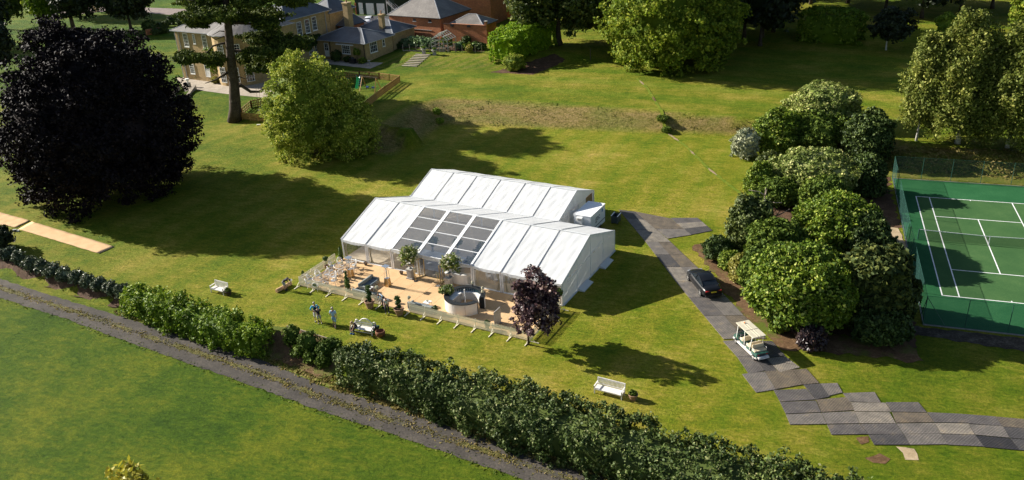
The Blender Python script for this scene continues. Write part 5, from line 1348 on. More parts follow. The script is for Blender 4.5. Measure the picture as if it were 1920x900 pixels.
PAN = [([(1355, 640), (1388, 638), (1412, 668), (1382, 670)], 1), ([(1382, 670), (1412, 668), (1434, 696), (1404, 702)], 0), ([(1410, 640), (1448, 640), (1472, 668), (1436, 672)], 2), ([(1436, 673), (1472, 669), (1500, 690), (1462, 699)], 3),
       ([(1412, 668), (1436, 672), (1460, 699), (1436, 698)], 2), ([(1391, 702), (1434, 697), (1455, 731), (1418, 737)], 1), ([(1434, 697), (1486, 694), (1506, 722), (1455, 731)], 4), ([(1486, 694), (1512, 692), (1536, 719), (1506, 722)], 4),
       ([(1450, 732), (1512, 730), (1530, 750), (1462, 754)], 0), ([(1506, 722), (1538, 720), (1556, 745), (1530, 750), ], 2), ([(1538, 720), (1570, 719), (1580, 737), (1554, 743)], 1), ([(1462, 755), (1530, 752), (1540, 774), (1473, 777)], 0),
       ([(1473, 778), (1540, 775), (1550, 796), (1481, 797)], 1), ([(1530, 750), (1592, 745), (1602, 770), (1540, 774)], 4), ([(1540, 775), (1602, 772), (1612, 795), (1550, 796)], 1), ([(1580, 738), (1640, 736), (1652, 756), (1592, 754)], 1),
       ([(1592, 755), (1660, 756), (1672, 773), (1602, 772)], 3), ([(1602, 773), (1668, 774), (1680, 795), (1612, 795)], 3), ([(1550, 797), (1612, 796), (1628, 815), (1559, 816)], 0), ([(1612, 796), (1680, 795), (1694, 815), (1628, 815)], 0),
       ([(1628, 816), (1694, 815), (1706, 835), (1639, 835)], 2), ([(1660, 755), (1722, 755), (1738, 774), (1672, 773)], 0), ([(1672, 774), (1738, 775), (1752, 793), (1680, 794)], 4), ([(1680, 795), (1752, 794), (1764, 814), (1694, 815)], 1),
       ([(1694, 815), (1764, 814), (1778, 834), (1706, 835)], 1), ([(1738, 774), (1800, 777), (1816, 794), (1752, 793)], 0), ([(1752, 794), (1816, 795), (1828, 816), (1764, 814)], 3), ([(1764, 815), (1828, 816), (1845, 838), (1778, 835)], 0),
       ([(1800, 777), (1866, 782), (1880, 800), (1816, 795)], 0), ([(1816, 796), (1880, 800), (1894, 822), (1828, 816)], 1), ([(1828, 817), (1894, 823), (1912, 845), (1845, 839)], 5), ([(1866, 782), (1932, 788), (1946, 806), (1880, 801)], 4),
       ([(1880, 801), (1946, 806), (1962, 828), (1894, 822)], 2), ([(1894, 823), (1962, 829), (1978, 850), (1912, 845)], 2)]
MLAB = ['mat whose left corner sticks out beside the golf buggy', 'mat under the rear left wheel line of the golf buggy', 'dark mat under the back of the golf buggy', 'pale mat at the right shoulder of the bend', 'dark narrow mat behind the golf buggy', 'square mat sticking out left below the golf buggy',
        'muddy mat in the middle of the bend', 'muddy mat at the right edge of the bend', 'mat at the left end of the upper row below the bend', 'dark mat beside the jutting upper corner', 'mat forming the jutting upper corner', 'mat at the left end of the middle row',
        'mat at the lower left corner of the broad area', 'brown mat second along the middle row', 'mat second along the lower row', 'pale mat on the top edge of the broad area', 'palest mat in the centre of the broad area', 'pale mat below the centre', 'dark grey mat sticking down at the second step',
        'mat right of the second step', 'dark mat sticking down at the third step', 'mat at the start of the right-hand top row', 'brown mat below the right-hand top row start', 'grey mat third row of the right-hand track', 'grey mat on the bottom edge third along', 'grey mat of the top row, second of the right-hand track',
        'palest mat of the right-hand track', 'grey mat of the bottom row beside the black mat', 'grey mat of the top row near the right edge', 'mat above the black mat', 'nearly black mat on the bottom edge near the right border', 'brown mat in the top right corner of the track', 'dark mat in the middle at the right border', 'dark mat at the bottom right end']
for (c4, mi), lab in zip(PAN, MLAB): mat_panel(c4, mi, lab, 'ground mats of the broad track')

# ------------------------------------------------------------------ matting lengths on the left lawn
def mat_length(px, label):
    Q = [W(*p) for p in px]; o_ = sum(Q) / 4; t = MB(); n = 24; k = 6; rg_ = random.Random(len(label)); vs = []
    for i in range(n + 1):
        for j in range(k + 1):
            a, b = i / n, j / k; p = (Q[0] * (1 - a) + Q[1] * a) * (1 - b) + (Q[3] * (1 - a) + Q[2] * a) * b - o_
            vs.append((p[0] + rg_.uniform(-.02, .02), p[1] + rg_.uniform(-.03, .03), .05 + .03 * math.sin(i * 1.7) * math.sin(j) + rg_.uniform(0, .02)))
    t.add(vs, [(i * (k + 1) + j, (i + 1) * (k + 1) + j, (i + 1) * (k + 1) + j + 1, i * (k + 1) + j + 1) for i in range(n) for j in range(k)])
    ob = t.build('laid_matting', M['carpet'], None, True); ob.location = o_; md = ob.modifiers.new('thick', 'SOLIDIFY'); md.thickness = .03
    tag(ob, label, 'matting')
mat_length([(-60, 412), (31, 427), (57, 414), (-40, 388)], 'shorter matting length running out of the left edge')
mat_length([(35, 430), (186, 476), (215, 463), (60, 416)], 'long honey matting strip laid on the lawn under the beech')
P_ = W(30, 434); t = thing('tape_roll', 'small white bundle lying by the matting strips', 'bundle', P_, .4); o = MB(); o.tube([(-.3, 0, .14), (.1, .02, .14)], .14, 10); o.build('roll', M['white'], t); o = MB(); o.box((.28, 0, .09), (.22, .2, .17)); o.build('block', M['white'], t)
a, b = W(519, 549), W(546, 534); t = thing('matting_roll', 'rolled up length of honey matting lying by the fence', 'roll', a); d = b - a
o = MB(); o.tube([(0, 0, .2), tuple(d * .5 + (0, 0, .19)), tuple(d + (0, 0, .2))], .2, 14); o.build('roll', M['carpet'], t, smooth=False)
for k in range(3): o = MB(); o.tube([(0, 0, .2), tuple(-d / np.linalg.norm(d) * .015 + (0, 0, .2))], .16 - k * .05, 12); o.build('coil', M['carpet'], t)
t = thing('tape_roll', 'white bundle on top of the matting roll', 'bundle', (b[0], b[1], .4)); o = MB(); o.tube([(-.12, 0, .1), (.12, .05, .1)], .12, 10); o.build('roll', M['white'], t)

# ------------------------------------------------------------------ benches
def bench_plain(loc, rz, label, wdt=2.0):
    t = thing('garden_bench', label, 'bench', loc, rz)
    for sx in (-1, 1):
        x = sx * (wdt / 2 - .04)
        o = MB(); o.beam((x, .3, 0), (x, .42, 1.0), .08, .07); o.build('rear_leg', M['bench'], t)
        o = MB(); o.beam((x, -.3, 0), (x, -.3, .66), .08); o.build('front_leg', M['bench'], t)
        o = MB(); o.beam((x, -.36, .68), (x, .36, .70), .09, .05); o.build('armrest', M['bench'], t)
        o = MB(); o.beam((x, -.3, .36), (x, .3, .36), .05, .09); o.build('side_rail', M['bench'], t)
        o = MB(); o.beam((x - sx * .04, -.3, .36), (x - sx * .3, -.3, .4), .04, .09); o.build('bracket', M['bench'], t)
    for k in range(5): o = MB(); o.box((0, -.27 + k * .125, .44), (wdt - .06, .11, .03)); o.build('seat_slat', M['bench'], t)
    o = MB(); o.box((0, -.33, .40), (wdt - .1, .04, .09)); o.build('front_rail', M['bench'], t)
    o = MB(); o.beam((-wdt / 2, .42, .98), (wdt / 2, .42, .98), .05, .1); o.build('top_rail', M['bench'], t)
    o = MB(); o.beam((-wdt / 2, .33, .52), (wdt / 2, .33, .52), .04, .06); o.build('lower_rail', M['bench'], t)
    n = int(wdt / .105)
    for k in range(n): x = -wdt / 2 + .1 + (wdt - .2) * k / (n - 1); o = MB(); o.beam((x, .335, .54), (x, .405, .95), .045, .02); o.build('back_slat', M['bench'], t)
    return t
M['bench'] = plain('white painted bench wood', (.74, .71, .66), .5, 0, .1, 4)
def face(a, b):
    d = np.array(b) - np.array(a); return math.atan2(d[1], d[0])
a, b = W(396, 547), W(423, 554); bench_plain((a + b) / 2 + (0, .25, 0), face(a, b), 'white garden bench beside a dark pot on the left lawn', 1.75)
a, b = W(1115, 737), W(1165, 750); bench_plain((a + b) / 2 + (.05, .3, 0), face(a, b), 'white garden bench near the laurel hedge at the bottom', 2.25)
def bench_lutyens(loc, rz, label):
    t = thing('garden_bench', label, 'bench', loc, rz); wdt = 2.1
    for sx in (-1, 1):
        x = sx * (wdt / 2 - .05)
        o = MB(); o.beam((x, .32, 0), (x, .4, .8), .08, .07); o.build('rear_leg', M['bench'], t)
        o = MB(); o.beam((x, -.32, 0), (x, -.32, .62), .08); o.build('front_leg', M['bench'], t)
        o = MB(); o.tube([(x, .36, .72), (x, .1, .72), (x, -.2, .66), (x, -.36, .6), (x, -.38, .5)], .045, 8); o.build('rolled_armrest', M['bench'], t, smooth=True)
        o = MB(); o.beam((x, -.3, .2), (x, .3, .2), .04, .05); o.build('stretcher', M['bench'], t)
    o = MB(); o.beam((-wdt / 2, -.3, .2), (wdt / 2, -.3, .2), .04, .05); o.build('stretcher', M['bench'], t)
    for k in range(5): o = MB(); o.box((0, -.28 + k * .13, .44), (wdt - .06, .115, .03)); o.build('seat_slat', M['bench'], t)
    pts = [(-1.02, .78), (-.98, .9), (-.86, .93), (-.76, .86), (-.66, .82), (-.55, .84), (-.42, 1.0), (-.22, 1.12), (0, 1.16), (.22, 1.12), (.42, 1.0), (.55, .84), (.66, .82), (.76, .86), (.86, .93), (.98, .9), (1.02, .78)]
    o = MB(); o.tube([(x, .40, z) for x, z in pts], .045, 7); o.build('scrolled_top_rail', M['bench'], t, smooth=True)
    o = MB(); o.beam((-1, .38, .74), (1, .38, .74), .04, .06); o.build('middle_rail', M['bench'], t); o = MB(); o.beam((-1, .34, .52), (1, .34, .52), .04, .06); o.build('lower_rail', M['bench'], t)
    for k in range(17): x = -.92 + k * .115; o = MB(); o.beam((x, .345, .53), (x, .38, .74), .04, .02); o.build('back_slat', M['bench'], t)
    for k in range(7): x = -.36 + k * .12; o = MB(); o.beam((x, .38, .76), (x, .40, .96 + .15 * math.cos(x * 3)), .03, .02); o.build('back_slat', M['bench'], t)
    return t
a, b = W(666, 630), W(696, 633); bl = bench_lutyens(W(683, 623), face(W(664, 626), W(698, 631)) - .05, 'white bench with scrolled curved back where the blonde woman sits')
def big_pot(px, py, label, r, h, plant=True, mt='darkpot'):
    t = thing('garden_pot', label, 'pot', W(px, py)); pot(t, r, h, M[mt])
    if plant: crown('foliage', np.array([0, 0, h + .08]), (r * .9, r * .9, .22), L['moss'], t, nclump=30, per=14, leaf=.08, rc=.1, core=.7)
big_pot(429, 553, 'dark pot with low foliage beside the left bench', .32, .45)
big_pot(1187, 749, 'brown pot with a low plant beside the bottom bench', .36, .5, mt='terracotta')
big_pot(714, 630, 'round rusty brown pot beside the scrolled bench', .42, .5, False, 'rust')if False else None
M['rust'] = plain('rusty iron', (.20, .08, .035), .8, .2, .3, 6, .3)
t = thing('fire_bowl', 'round rusty brown basket beside the scrolled bench', 'basket', W(714, 631)); o = MB(); o.lathe([(.22, .05), (.38, .18), (.44, .4), (.40, .58), (.36, .6), (.36, .4), (.1, .2)], 18); o.build('bowl', M['rust'], t, smooth=True)
for k in range(3): o = MB(); o.beam((.2 * math.cos(k * 2.1), .2 * math.sin(k * 2.1), .1), (.34 * math.cos(k * 2.1), .34 * math.sin(k * 2.1), 0), .04); o.build('leg', M['rust'], t)
t = thing('garden_bag', 'green trug with dark clothing on top at the bench end', 'bag', W(704, 625)); o = MB(); o.lathe([(.2, 0), (.27, .3), (.29, .36), (.25, .36), (.2, .05)], 14); o.build('trug', plain('bright green plastic', (.03, .30, .06), .4), t, smooth=True)
o = MB(); o.ico((0, .05, .55), (.34, .26, .26), 2, .22, 4); o.ico((.2, .1, .68), (.2, .12, .1), 2, .3, 6); o.build('dark_jacket', M['black'], t)
o = MB(); o.tube([(.1, 0, .7), (.42, .05, .82)], .05, 6); o.tube([(-.2, 0, .7), (-.15, .1, 1.0)], .04, 6); o.build('green_sleeve', plain('dark green cloth', (.02, .12, .06), .7), t)

# ------------------------------------------------------------------ people
M['skin'] = plain('skin', (.42, .25, .17), .55, 0, .05)
def cloth(name, c): return plain(name, c, .85, 0, .12, 9, .15)
def skinmesh(name, verts, edges, radii, mat, parent, sub=2, root=0):
    me = bpy.data.meshes.new(name); me.from_pydata([tuple(v) for v in verts], edges, [])
    me.materials.append(mat)
    bm = bmesh.new(); bm.from_mesh(me); ly = bm.verts.layers.skin.verify(); bm.verts.ensure_lookup_table()
    for v, r in zip(bm.verts, radii):
        r2 = r if hasattr(r, '__len__') else (r, r); v[ly].radius = r2
    bm.verts[root][ly].use_root = True; bm.to_mesh(me); bm.free()
    o = bpy.data.objects.new(name, me); COL.objects.link(o); o.parent = parent
    s = o.modifiers.new('skin', 'SKIN'); s.use_smooth_shade = True
    d = o.modifiers.new('sub', 'SUBSURF'); d.levels = sub; d.render_levels = sub
    return o
def person(label, loc, rz, J, look, scale=1.0):
    """J joints in metres, facing +y; look: colours for shirt, legs, hair, shoes and lengths"""
    t = thing('person', label, 'person', loc, rz); t.scale = (scale,) * 3
    V = lambda k: Vector(J[k])
    names = ['pelvis', 'waist', 'chest', 'neck', 'head0', 'head1', 'shL', 'elL', 'wrL', 'shR', 'elR', 'wrR', 'hipL', 'knL', 'anL', 'hipR', 'knR', 'anR']
    base = {'pelvis': V('pelvis'), 'chest': V('chest')}
    pe, ch, hd = V('pelvis'), V('chest'), V('head')
    up = (ch - pe).normalized(); wa = pe.lerp(ch, .45); nk = ch + (hd - ch) * .42
    hn = (hd - nk).normalized()
    vs = [pe, wa, ch, nk, hd - hn * .05, hd + hn * .09, V('shL'), V('elL'), V('wrL'), V('shR'), V('elR'), V('wrR'), V('hipL'), V('knL'), V('anL'), V('hipR'), V('knR'), V('anR')]
    rs = [(.13, .11), (.12, .10), (.15, .11), .052, .075, .075, .058, .043, .028, .058, .043, .028, .085, .055, .036, .085, .055, .036]
    ed = [(0, 1), (1, 2), (2, 3), (3, 4), (4, 5), (2, 6), (6, 7), (7, 8), (2, 9), (9, 10), (10, 11), (0, 12), (12, 13), (13, 14), (0, 15), (15, 16), (16, 17)]
    # hands: palm and five fingers; feet
    for w_, e_ in ((8, 7), (11, 10)):
        d = (vs[w_] - vs[e_]).normalized(); sd = d.cross(Vector((0, 1, .2))).normalized(); pi = len(vs)
        vs.append(vs[w_] + d * .07); rs.append((.034, .018)); ed.append((w_, pi))
        for k in range(4):
            q = vs[pi] + sd * (k - 1.5) * .02 + d * .03; i1 = len(vs); vs.append(q); rs.append(.009); ed.append((pi, i1))
            vs.append(q + d * (.045 + .008 * (1.5 - abs(k - 1.5))) + Vector((0, .018, -.012))); rs.append(.008); ed.append((i1, i1 + 1))
        i1 = len(vs); vs.append(vs[w_] + d * .03 - sd * .035 + Vector((0, .02, 0))); rs.append(.010); ed.append((w_, i1)); vs.append(vs[i1] + d * .035); rs.append(.009); ed.append((i1, i1 + 1))
    skinmesh('body', vs, ed, rs, M['skin'], t, 1)
    f = Vector((0, 1, 0))
    if 'facing' in J: f = Vector(J['facing']).normalized()
    # face: nose, eyes, mouth and ears
    o = MB(); o.ico(hd + f * .095 + hn * -.01, (.014, .02, .02), 1); o.ico(hd + hn.cross(f) * .078, (.012, .02, .03), 1); o.ico(hd - hn.cross(f) * .078, (.012, .02, .03), 1); o.build('nose_and_ears', M['skin'], t, smooth=True)
    o = MB()
    for s_ in (-1, 1): o.ico(hd + f * .078 + hn * .02 + hn.cross(f) * .03 * s_, (.012, .008, .007), 1)
    o.ico(hd + f * .078 - hn * .045, (.022, .008, .006), 1); o.build('eyes_and_mouth', M['black'], t)
    if look.get('hair'):
        o = MB(); o.ico(hd + hn * .045 - f * .02, (.098, .104, .095), 2, .06, 3)
        if look.get('long'): o.ico(hd - hn * .07 - f * .07, (.09, .06, .15), 2, .1, 5); o.ico(hd - hn * .08 + hn.cross(f) * .07, (.035, .06, .13), 2, .1, 6)
        o.build('hair', look['hair'], t, smooth=True)
    # shirt: torso and sleeves
    sl = look.get('sleeve', .6)
    sv = [pe - up * .05, wa, ch + up * .02, nk.lerp(ch, .6)]; sr = [(.165, .14), (.145, .122), (.175, .13), .075]; se = [(0, 1), (1, 2), (2, 3)]
    for a_, b_, c_ in (('shL', 'elL', 'wrL'), ('shR', 'elR', 'wrR')):
        i = len(sv); sv += [V(a_), V(a_).lerp(V(b_), min(1, sl))]; sr += [.08, .064]; se += [(2, i), (i, i + 1)]
        if sl > 1: sv.append(V(b_).lerp(V(c_), sl - 1)); sr.append(.045); se.append((i + 1, i + 2))
    skinmesh('shirt', sv, se, sr, look['shirt'], t, 2)
    if look.get('vest'):
        skinmesh('gilet', [pe + up * .03, wa, ch + up * .03], [(0, 1), (1, 2)], [(.172, .148), (.162, .14), (.19, .145)], look['vest'], t, 2)
    ll = look.get('leg', 2.0)
    sv = [pe + up * .03, pe - up * .05]; sr = [(.15, .125), (.14, .125)]; se = [(0, 1)]
    for a_, b_, c_ in (('hipL', 'knL', 'anL'), ('hipR', 'knR', 'anR')):
        i = len(sv); sv += [V(a_), V(a_).lerp(V(b_), min(1, ll))]; sr += [.105, .085]; se += [(1, i), (i, i + 1)]
        if ll > 1: sv.append(V(b_).lerp(V(c_), ll - 1)); sr.append(.062); se.append((i + 1, i + 2))
    skinmesh('shorts' if ll <= 1.2 else 'trousers', sv, se, sr, look['legs'], t, 2)
    for a_, kn in (('anL', 'knL'), ('anR', 'knR')):
        a = V(a_); o = MB(); o.ico(a + Vector((0, .07, -.045)), (.05, .135, .05), 2); o.box(a + Vector((0, .07, -.085)), (.085, .24, .03)); o.build('shoe', look['shoes'], t, smooth=False)
    return t
def J_stand(**k):
    J = dict(pelvis=(0, 0, .98), chest=(0, .0, 1.40), head=(0, .02, 1.68), shL=(-.19, 0, 1.44), elL=(-.26, -.02, 1.16), wrL=(-.27, .08, .92), shR=(.19, 0, 1.44), elR=(.26, -.02, 1.16), wrR=(.27, .08, .92),
             hipL=(-.1, 0, .92), knL=(-.11, .02, .5), anL=(-.12, 0, .09), hipR=(.1, 0, .92), knR=(.11, .02, .5), anR=(.12, 0, .09)); J.update(k); return J
blk = cloth('black cloth', (.012, .012, .018)); white_c = cloth('white cloth', (.6, .6, .6)); greyc = cloth('light grey cloth', (.36, .37, .38)); cyan = cloth('bright cyan cloth', (.05, .40, .62)); pale = cloth('pale blue cloth', (.36, .52, .66)); navy = cloth('navy cloth', (.015, .02, .04))
hairb = plain('blonde hair', (.42, .28, .13), .6); hairg = plain('grey hair', (.35, .30, .25), .6); haird = plain('dark brown hair', (.04, .022, .014), .6); redh = plain('auburn hair', (.16, .05, .03), .6); sh = M['black']
view = math.atan2(CAM[1] + 10, CAM[0] + 50)
# bending man by the roll
person('person bending over the matting roll, black top and grey shorts', W(536, 544), math.radians(-75), J_stand(pelvis=(0, -.12, .92), chest=(0, .28, 1.16), head=(0, .52, 1.10), shL=(-.18, .3, 1.18), elL=(-.2, .42, .92), wrL=(-.14, .52, .70), shR=(.18, .3, 1.18), elR=(.2, .42, .92), wrR=(.14, .55, .72),
    hipL=(-.1, -.12, .88), knL=(-.11, -.02, .48), hipR=(.1, -.12, .88), knR=(.11, -.02, .48), facing=(0, .7, -.7)), dict(shirt=blk, legs=greyc, shoes=sh, hair=haird, sleeve=.6, leg=.95), 1.05)
person('person in cyan sleeves and dark gilet facing the camera with hand on hip', W(594, 602), view + math.radians(-80), J_stand(elL=(-.36, -.04, 1.2), wrL=(-.2, .06, 1.02), elR=(.36, -.04, 1.2), wrR=(.2, .06, 1.02)), dict(shirt=cyan, vest=navy, legs=white_c, shoes=sh, hair=hairg, sleeve=1.7, leg=1.3), 1.1)
person('person with back to the camera in black t-shirt and light shorts', W(600, 607), view + math.radians(100), J_stand(elL=(-.27, .1, 1.2), wrL=(-.1, .26, 1.18), elR=(.27, .1, 1.2), wrR=(.1, .26, 1.18), anR=(.16, -.06, .09)), dict(shirt=blk, legs=greyc, shoes=sh, hair=haird, sleeve=.65, leg=.95), 1.0)
person('person walking alone in a pale blue shirt and shorts', W(628, 613), view + math.radians(75), J_stand(knL=(-.11, .16, .52), anL=(-.12, .1, .09), knR=(.11, -.05, .5), anR=(.13, -.32, .14), wrL=(-.25, .22, .95), wrR=(.3, -.12, .94), elR=(.28, -.1, 1.18)), dict(shirt=pale, legs=cloth('light blue shorts', (.25, .42, .60)), shoes=sh, hair=hairg, sleeve=.7, leg=1.05), 1.12)
person('person stooping in a dark gilet with light blue sleeves at the patio opening', W(720, 577), math.radians(150), J_stand(pelvis=(0, -.1, .98), chest=(0, .16, 1.33), head=(0, .4, 1.42), shL=(-.19, .16, 1.36), elL=(-.22, .3, 1.12), wrL=(-.14, .46, .98), shR=(.19, .16, 1.36), elR=(.22, .3, 1.12), wrR=(.14, .46, .98), facing=(0, .8, -.6)), dict(shirt=pale, vest=cloth('maroon gilet', (.05, .018, .028)), legs=blk, shoes=sh, hair=redh, sleeve=1.5, leg=1.95), 1.03)
person('person in a white top and black leggings stepping off the patio', W(727, 587), math.radians(200), J_stand(chest=(0, .1, 1.38), head=(0, .2, 1.6), elL=(-.24, .12, 1.16), wrL=(-.2, .3, 1.0), elR=(.24, .12, 1.16), wrR=(.2, .34, 1.05), knR=(.12, .28, .6), anR=(.12, .22, .2), knL=(-.11, .0, .5), anL=(-.12, -.08, .09)), dict(shirt=white_c, legs=blk, shoes=sh, hair=redh, sleeve=.6, leg=1.95), .98)
bz = bl.rotation_euler[2]; bo_ = np.array(bl.location) + rotz(bz) @ np.array([-.78, -.08, 0])
person('person with long blonde hair sitting on the left end of the scrolled bench', bo_, bz + math.pi * .94, J_stand(pelvis=(0, -.05, .55), chest=(0, .2, .93), head=(0, .42, 1.10), shL=(-.17, .2, .96), elL=(-.2, .4, .74), wrL=(-.12, .52, .5), shR=(.17, .2, .96), elR=(.2, .4, .74), wrR=(.12, .55, .42),
    hipL=(-.1, -.02, .52), knL=(-.12, .40, .5), anL=(-.12, .42, .09), hipR=(.1, -.02, .52), knR=(.12, .40, .5), anR=(.12, .46, .09), facing=(0, .75, -.66)), dict(shirt=blk, legs=blk, shoes=cloth('blue shoes', (.02, .10, .35)), hair=hairb, long=True, sleeve=.25, leg=1.8), 1.0)

# ------------------------------------------------------------------ vehicles
M['glass_dark'] = plain('dark car glass', (.012, .016, .02), .05, 0, .1, 3, 0, .8)
M['tyre'] = plain('tyre rubber', (.018, .018, .018), .8, 0, .2)
M['rim'] = plain('alloy wheel', (.55, .54, .52), .3, .7, .05)
M['tail'] = plain('red tail lamp', (.45, .012, .010), .2, 0, .05, 3, 0, .6)
M['head'] = plain('clear headlamp', (.25, .26, .28), .12, 0, .05, 3, 0, .8)
M['plate'] = plain('yellow number plate', (.75, .55, .03), .5)
M['plate_w'] = plain('white number plate', (.8, .8, .8), .5)
def paint(name, c): return plain(name, c, .28, .0, .03, 2, 0, .5, 1.0)
M['trim'] = plain('bright window trim', (.5, .5, .5), .25, .9)
def wheel(t, x, y, r=.33, w_=.22):
    o = MB(); s = 1 if y > 0 else -1
    pr = [(r * .62, -w_ / 2), (r * .95, -w_ / 2), (r, -w_ * .3), (r, w_ * .3), (r * .95, w_ / 2), (r * .62, w_ / 2)]
    n = 20; vs = [(x + rr_ * math.cos(2 * math.pi * k / n), y + zz, r + rr_ * math.sin(2 * math.pi * k / n)) for rr_, zz in pr for k in range(n)]
    o.add(vs, [(i * n + k, i * n + (k + 1) % n, ((i + 1) % 6) * n + (k + 1) % n, ((i + 1) % 6) * n + k) for i in range(6) for k in range(n)])
    ty = o.build('wheel', M['tyre'], t, smooth=False)
    o = MB(); yo = y + s * w_ * .42
    o.add([(x + r * .2 * math.cos(2 * math.pi * k / 10), yo + s * .02, r + r * .2 * math.sin(2 * math.pi * k / 10)) for k in range(10)], [tuple(range(10))])
    for k in range(5):
        a = 2 * math.pi * k / 5 + .3; o.beam((x, yo, r), (x + r * .64 * math.cos(a), yo, r + r * .64 * math.sin(a)), r * .2, .03, (0, 1, 0))
    ring = [(x + q * r * math.cos(2 * math.pi * k / n), yo, r + q * r * math.sin(2 * math.pi * k / n)) for q in (.6, .72) for k in range(n)]
    o.add(ring, [(k, (k + 1) % n, n + (k + 1) % n, n + k) for k in range(n)])
    o.build('rim', M['rim'], ty)
    return ty
def car(loc, rz, label, body, Lg=4.65, Wd=1.84, Ht=1.44, kind='saloon', glassm=None, cat='car', group=None, plate='plate'):
    """front is +x, origin at ground centre"""
    t = thing('parked_car', label, cat, loc, rz, group)
    h = Lg / 2; w_ = Wd / 2; s = Ht / 1.44
    # stations: x, z bottom, z belt, half width lower, half width belt, crown z
    if kind == 'saloon': st = [(-h, .42, .80, .62, .60, .84), (-h + .06, .30, .88, .80, .74, .92), (-h + .35, .24, .96, .90, .82, 1.03), (-h + .95, .20, .96, .92, .84, 1.02), (-.4, .19, .93, .92, .86, .97), (.55, .19, .92, .92, .86, .97), (1.1, .20, .90, .92, .84, .98), (1.6, .22, .84, .91, .80, .92), (h - .3, .25, .74, .86, .70, .80), (h - .07, .30, .64, .74, .58, .68), (h, .40, .56, .58, .48, .58)]
    else: st = [(-h, .50, .95, .66, .64, 1.0), (-h + .05, .36, 1.06, .82, .78, 1.10), (-h + .3, .30, 1.08, .90, .84, 1.12), (-h + .9, .26, 1.06, .92, .86, 1.10), (-.3, .25, 1.03, .92, .87, 1.07), (.6, .25, 1.01, .92, .87, 1.06), (1.05, .26, 1.00, .92, .85, 1.08), (1.55, .28, .95, .91, .82, 1.03), (h - .3, .31, .86, .86, .72, .92), (h - .07, .36, .74, .76, .6, .8), (h, .45, .66, .6, .5, .68)]
    k = w_ / .92; o = MB(); vs = []
    for x, zb, zt, wl, wt, zc in st:
        zb *= s; zt *= s; zc *= s; wl *= k; wt *= k
        vs += [(x, -wl * .9, zb), (x, -wl, zb + .12), (x, -wl, (zb + zt) / 2 + .05), (x, -wt, zt), (x, -wt * .55, zc), (x, 0, zc + .012), (x, wt * .55, zc), (x, wt, zt), (x, wl, (zb + zt) / 2 + .05), (x, wl, zb + .12), (x, wl * .9, zb)]
    n = 11; ns = len(st)
    fs = [(i * n + j, i * n + (j + 1) % n, (i + 1) * n + (j + 1) % n, (i + 1) * n + j) for i in range(ns - 1) for j in range(n)]
    fs += [tuple(range(n - 1, -1, -1)), tuple((ns - 1) * n + j for j in range(n))]
    o.add(vs, fs); bd = o.build('body', body, t); smooth_angle(bd, 48); md = bd.modifiers.new('sub', 'SUBSURF'); md.levels = 1; md.render_levels = 2
    # cabin: roof, pillars and glass
    if kind == 'saloon': cab = [(-h + .75, 1.0, .70, 1.0), (-h + 1.25, 1.28, .66, 1.0), (-.55, 1.43, .62, 1), (.15, 1.42, .62, 1), (.75, 1.24, .66, 1), (1.25, .96, .74, 1)]
    else: cab = [(-h + .22, 1.10, .74, 1), (-h + .55, 1.52, .66, 1), (-.75, 1.63, .66, 1), (.15, 1.62, .66, 1), (.75, 1.40, .68, 1), (1.25, 1.06, .76, 1)]
    hs = Ht / cab[2][1]
    # dark glass house
    o = MB(); vs = []
    zb = (.93 if kind == 'saloon' else 1.02) * s
    for x, z, wt, _ in cab:
        zz = max(z * hs if z > 1.1 else z * s, zb + .02); vs += [(x, -.80 * k, zb), (x, -wt * k, zz - .03), (x, wt * k, zz - .03), (x, .80 * k, zb)]
    m_ = len(cab); fs = [(i * 4 + j, i * 4 + j + 1, i * 4 + 5 + j, i * 4 + 4 + j) for i in range(m_ - 1) for j in range(3)] + [(0, 3, 2, 1), (4 * m_ - 4, 4 * m_ - 3, 4 * m_ - 2, 4 * m_ - 1)]
    o.add(vs, fs); g = o.build('window_glass', M['glass_dark'], t); smooth_angle(g, 30)
    # roof skin
    o = MB(); vs = []
    for x, z, wt, _ in cab[1:5]:
        zz = z * hs; vs += [(x, -wt * k - .01, zz - .05), (x, -wt * k * .8, zz), (x, 0, zz + .025), (x, wt * k * .8, zz), (x, wt * k + .01, zz - .05)]
    fs = [(i * 5 + j, i * 5 + j + 1, i * 5 + 6 + j, i * 5 + 5 + j) for i in range(3) for j in range(4)]
    r0 = 0 if kind != 'saloon' else 0
    o.add(vs, fs); o2 = o.build('roof', glassm or body, t); smooth_angle(o2, 60)
    for sg in (-1, 1):
        o = MB()
        P0 = [(x, sg * (wt * k + .012), max(z * hs if z > 1.1 else z * s, zb + .02) - .035) for x, z, wt, _ in cab]
        for a_, b_ in zip(P0[:-1], P0[1:]): o.beam(a_, b_, .045, .06)
        o.beam((cab[2][0] + .55, sg * .80 * k, zb), (cab[2][0] + .5, sg * (cab[2][2] * k + .01), cab[2][1] * hs - .05), .05, .07)
        o.build('pillar', body, t)
        o = MB(); o.beam((cab[0][0] + .15, sg * .825 * k, zb + .015), (cab[-1][0] - .05, sg * .825 * k, zb + .005), .02, .03); o.build('window_trim', M['trim'], t)
        o = MB(); o.ico((.95, sg * (w_ + .06), zb + .06), (.07, .1, .07), 2); o.build('mirror', body, t, smooth=True)
        o = MB(); o.box((-h + .08, sg * .56 * k, .80 * s), (.12, .32, .12)); o.build('tail_lamp', M['tail'], t)
        o = MB(); o.box((h - .17, sg * .55 * k, .66 * s), (.18, .26, .09)); o.build('headlight', M['head'], t)
        wheel(t, h - .85, sg * (w_ - .07)); wheel(t, -h + .92, sg * (w_ - .07))
    o = MB(); o.box((-h - .01, 0, .72 * s), (.04, .52, .12)); o.build('number_plate', M[plate], t)
    o = MB(); o.box((h, 0, .46 * s), (.04, .52, .12)); o.build('number_plate', M['plate_w'], t)
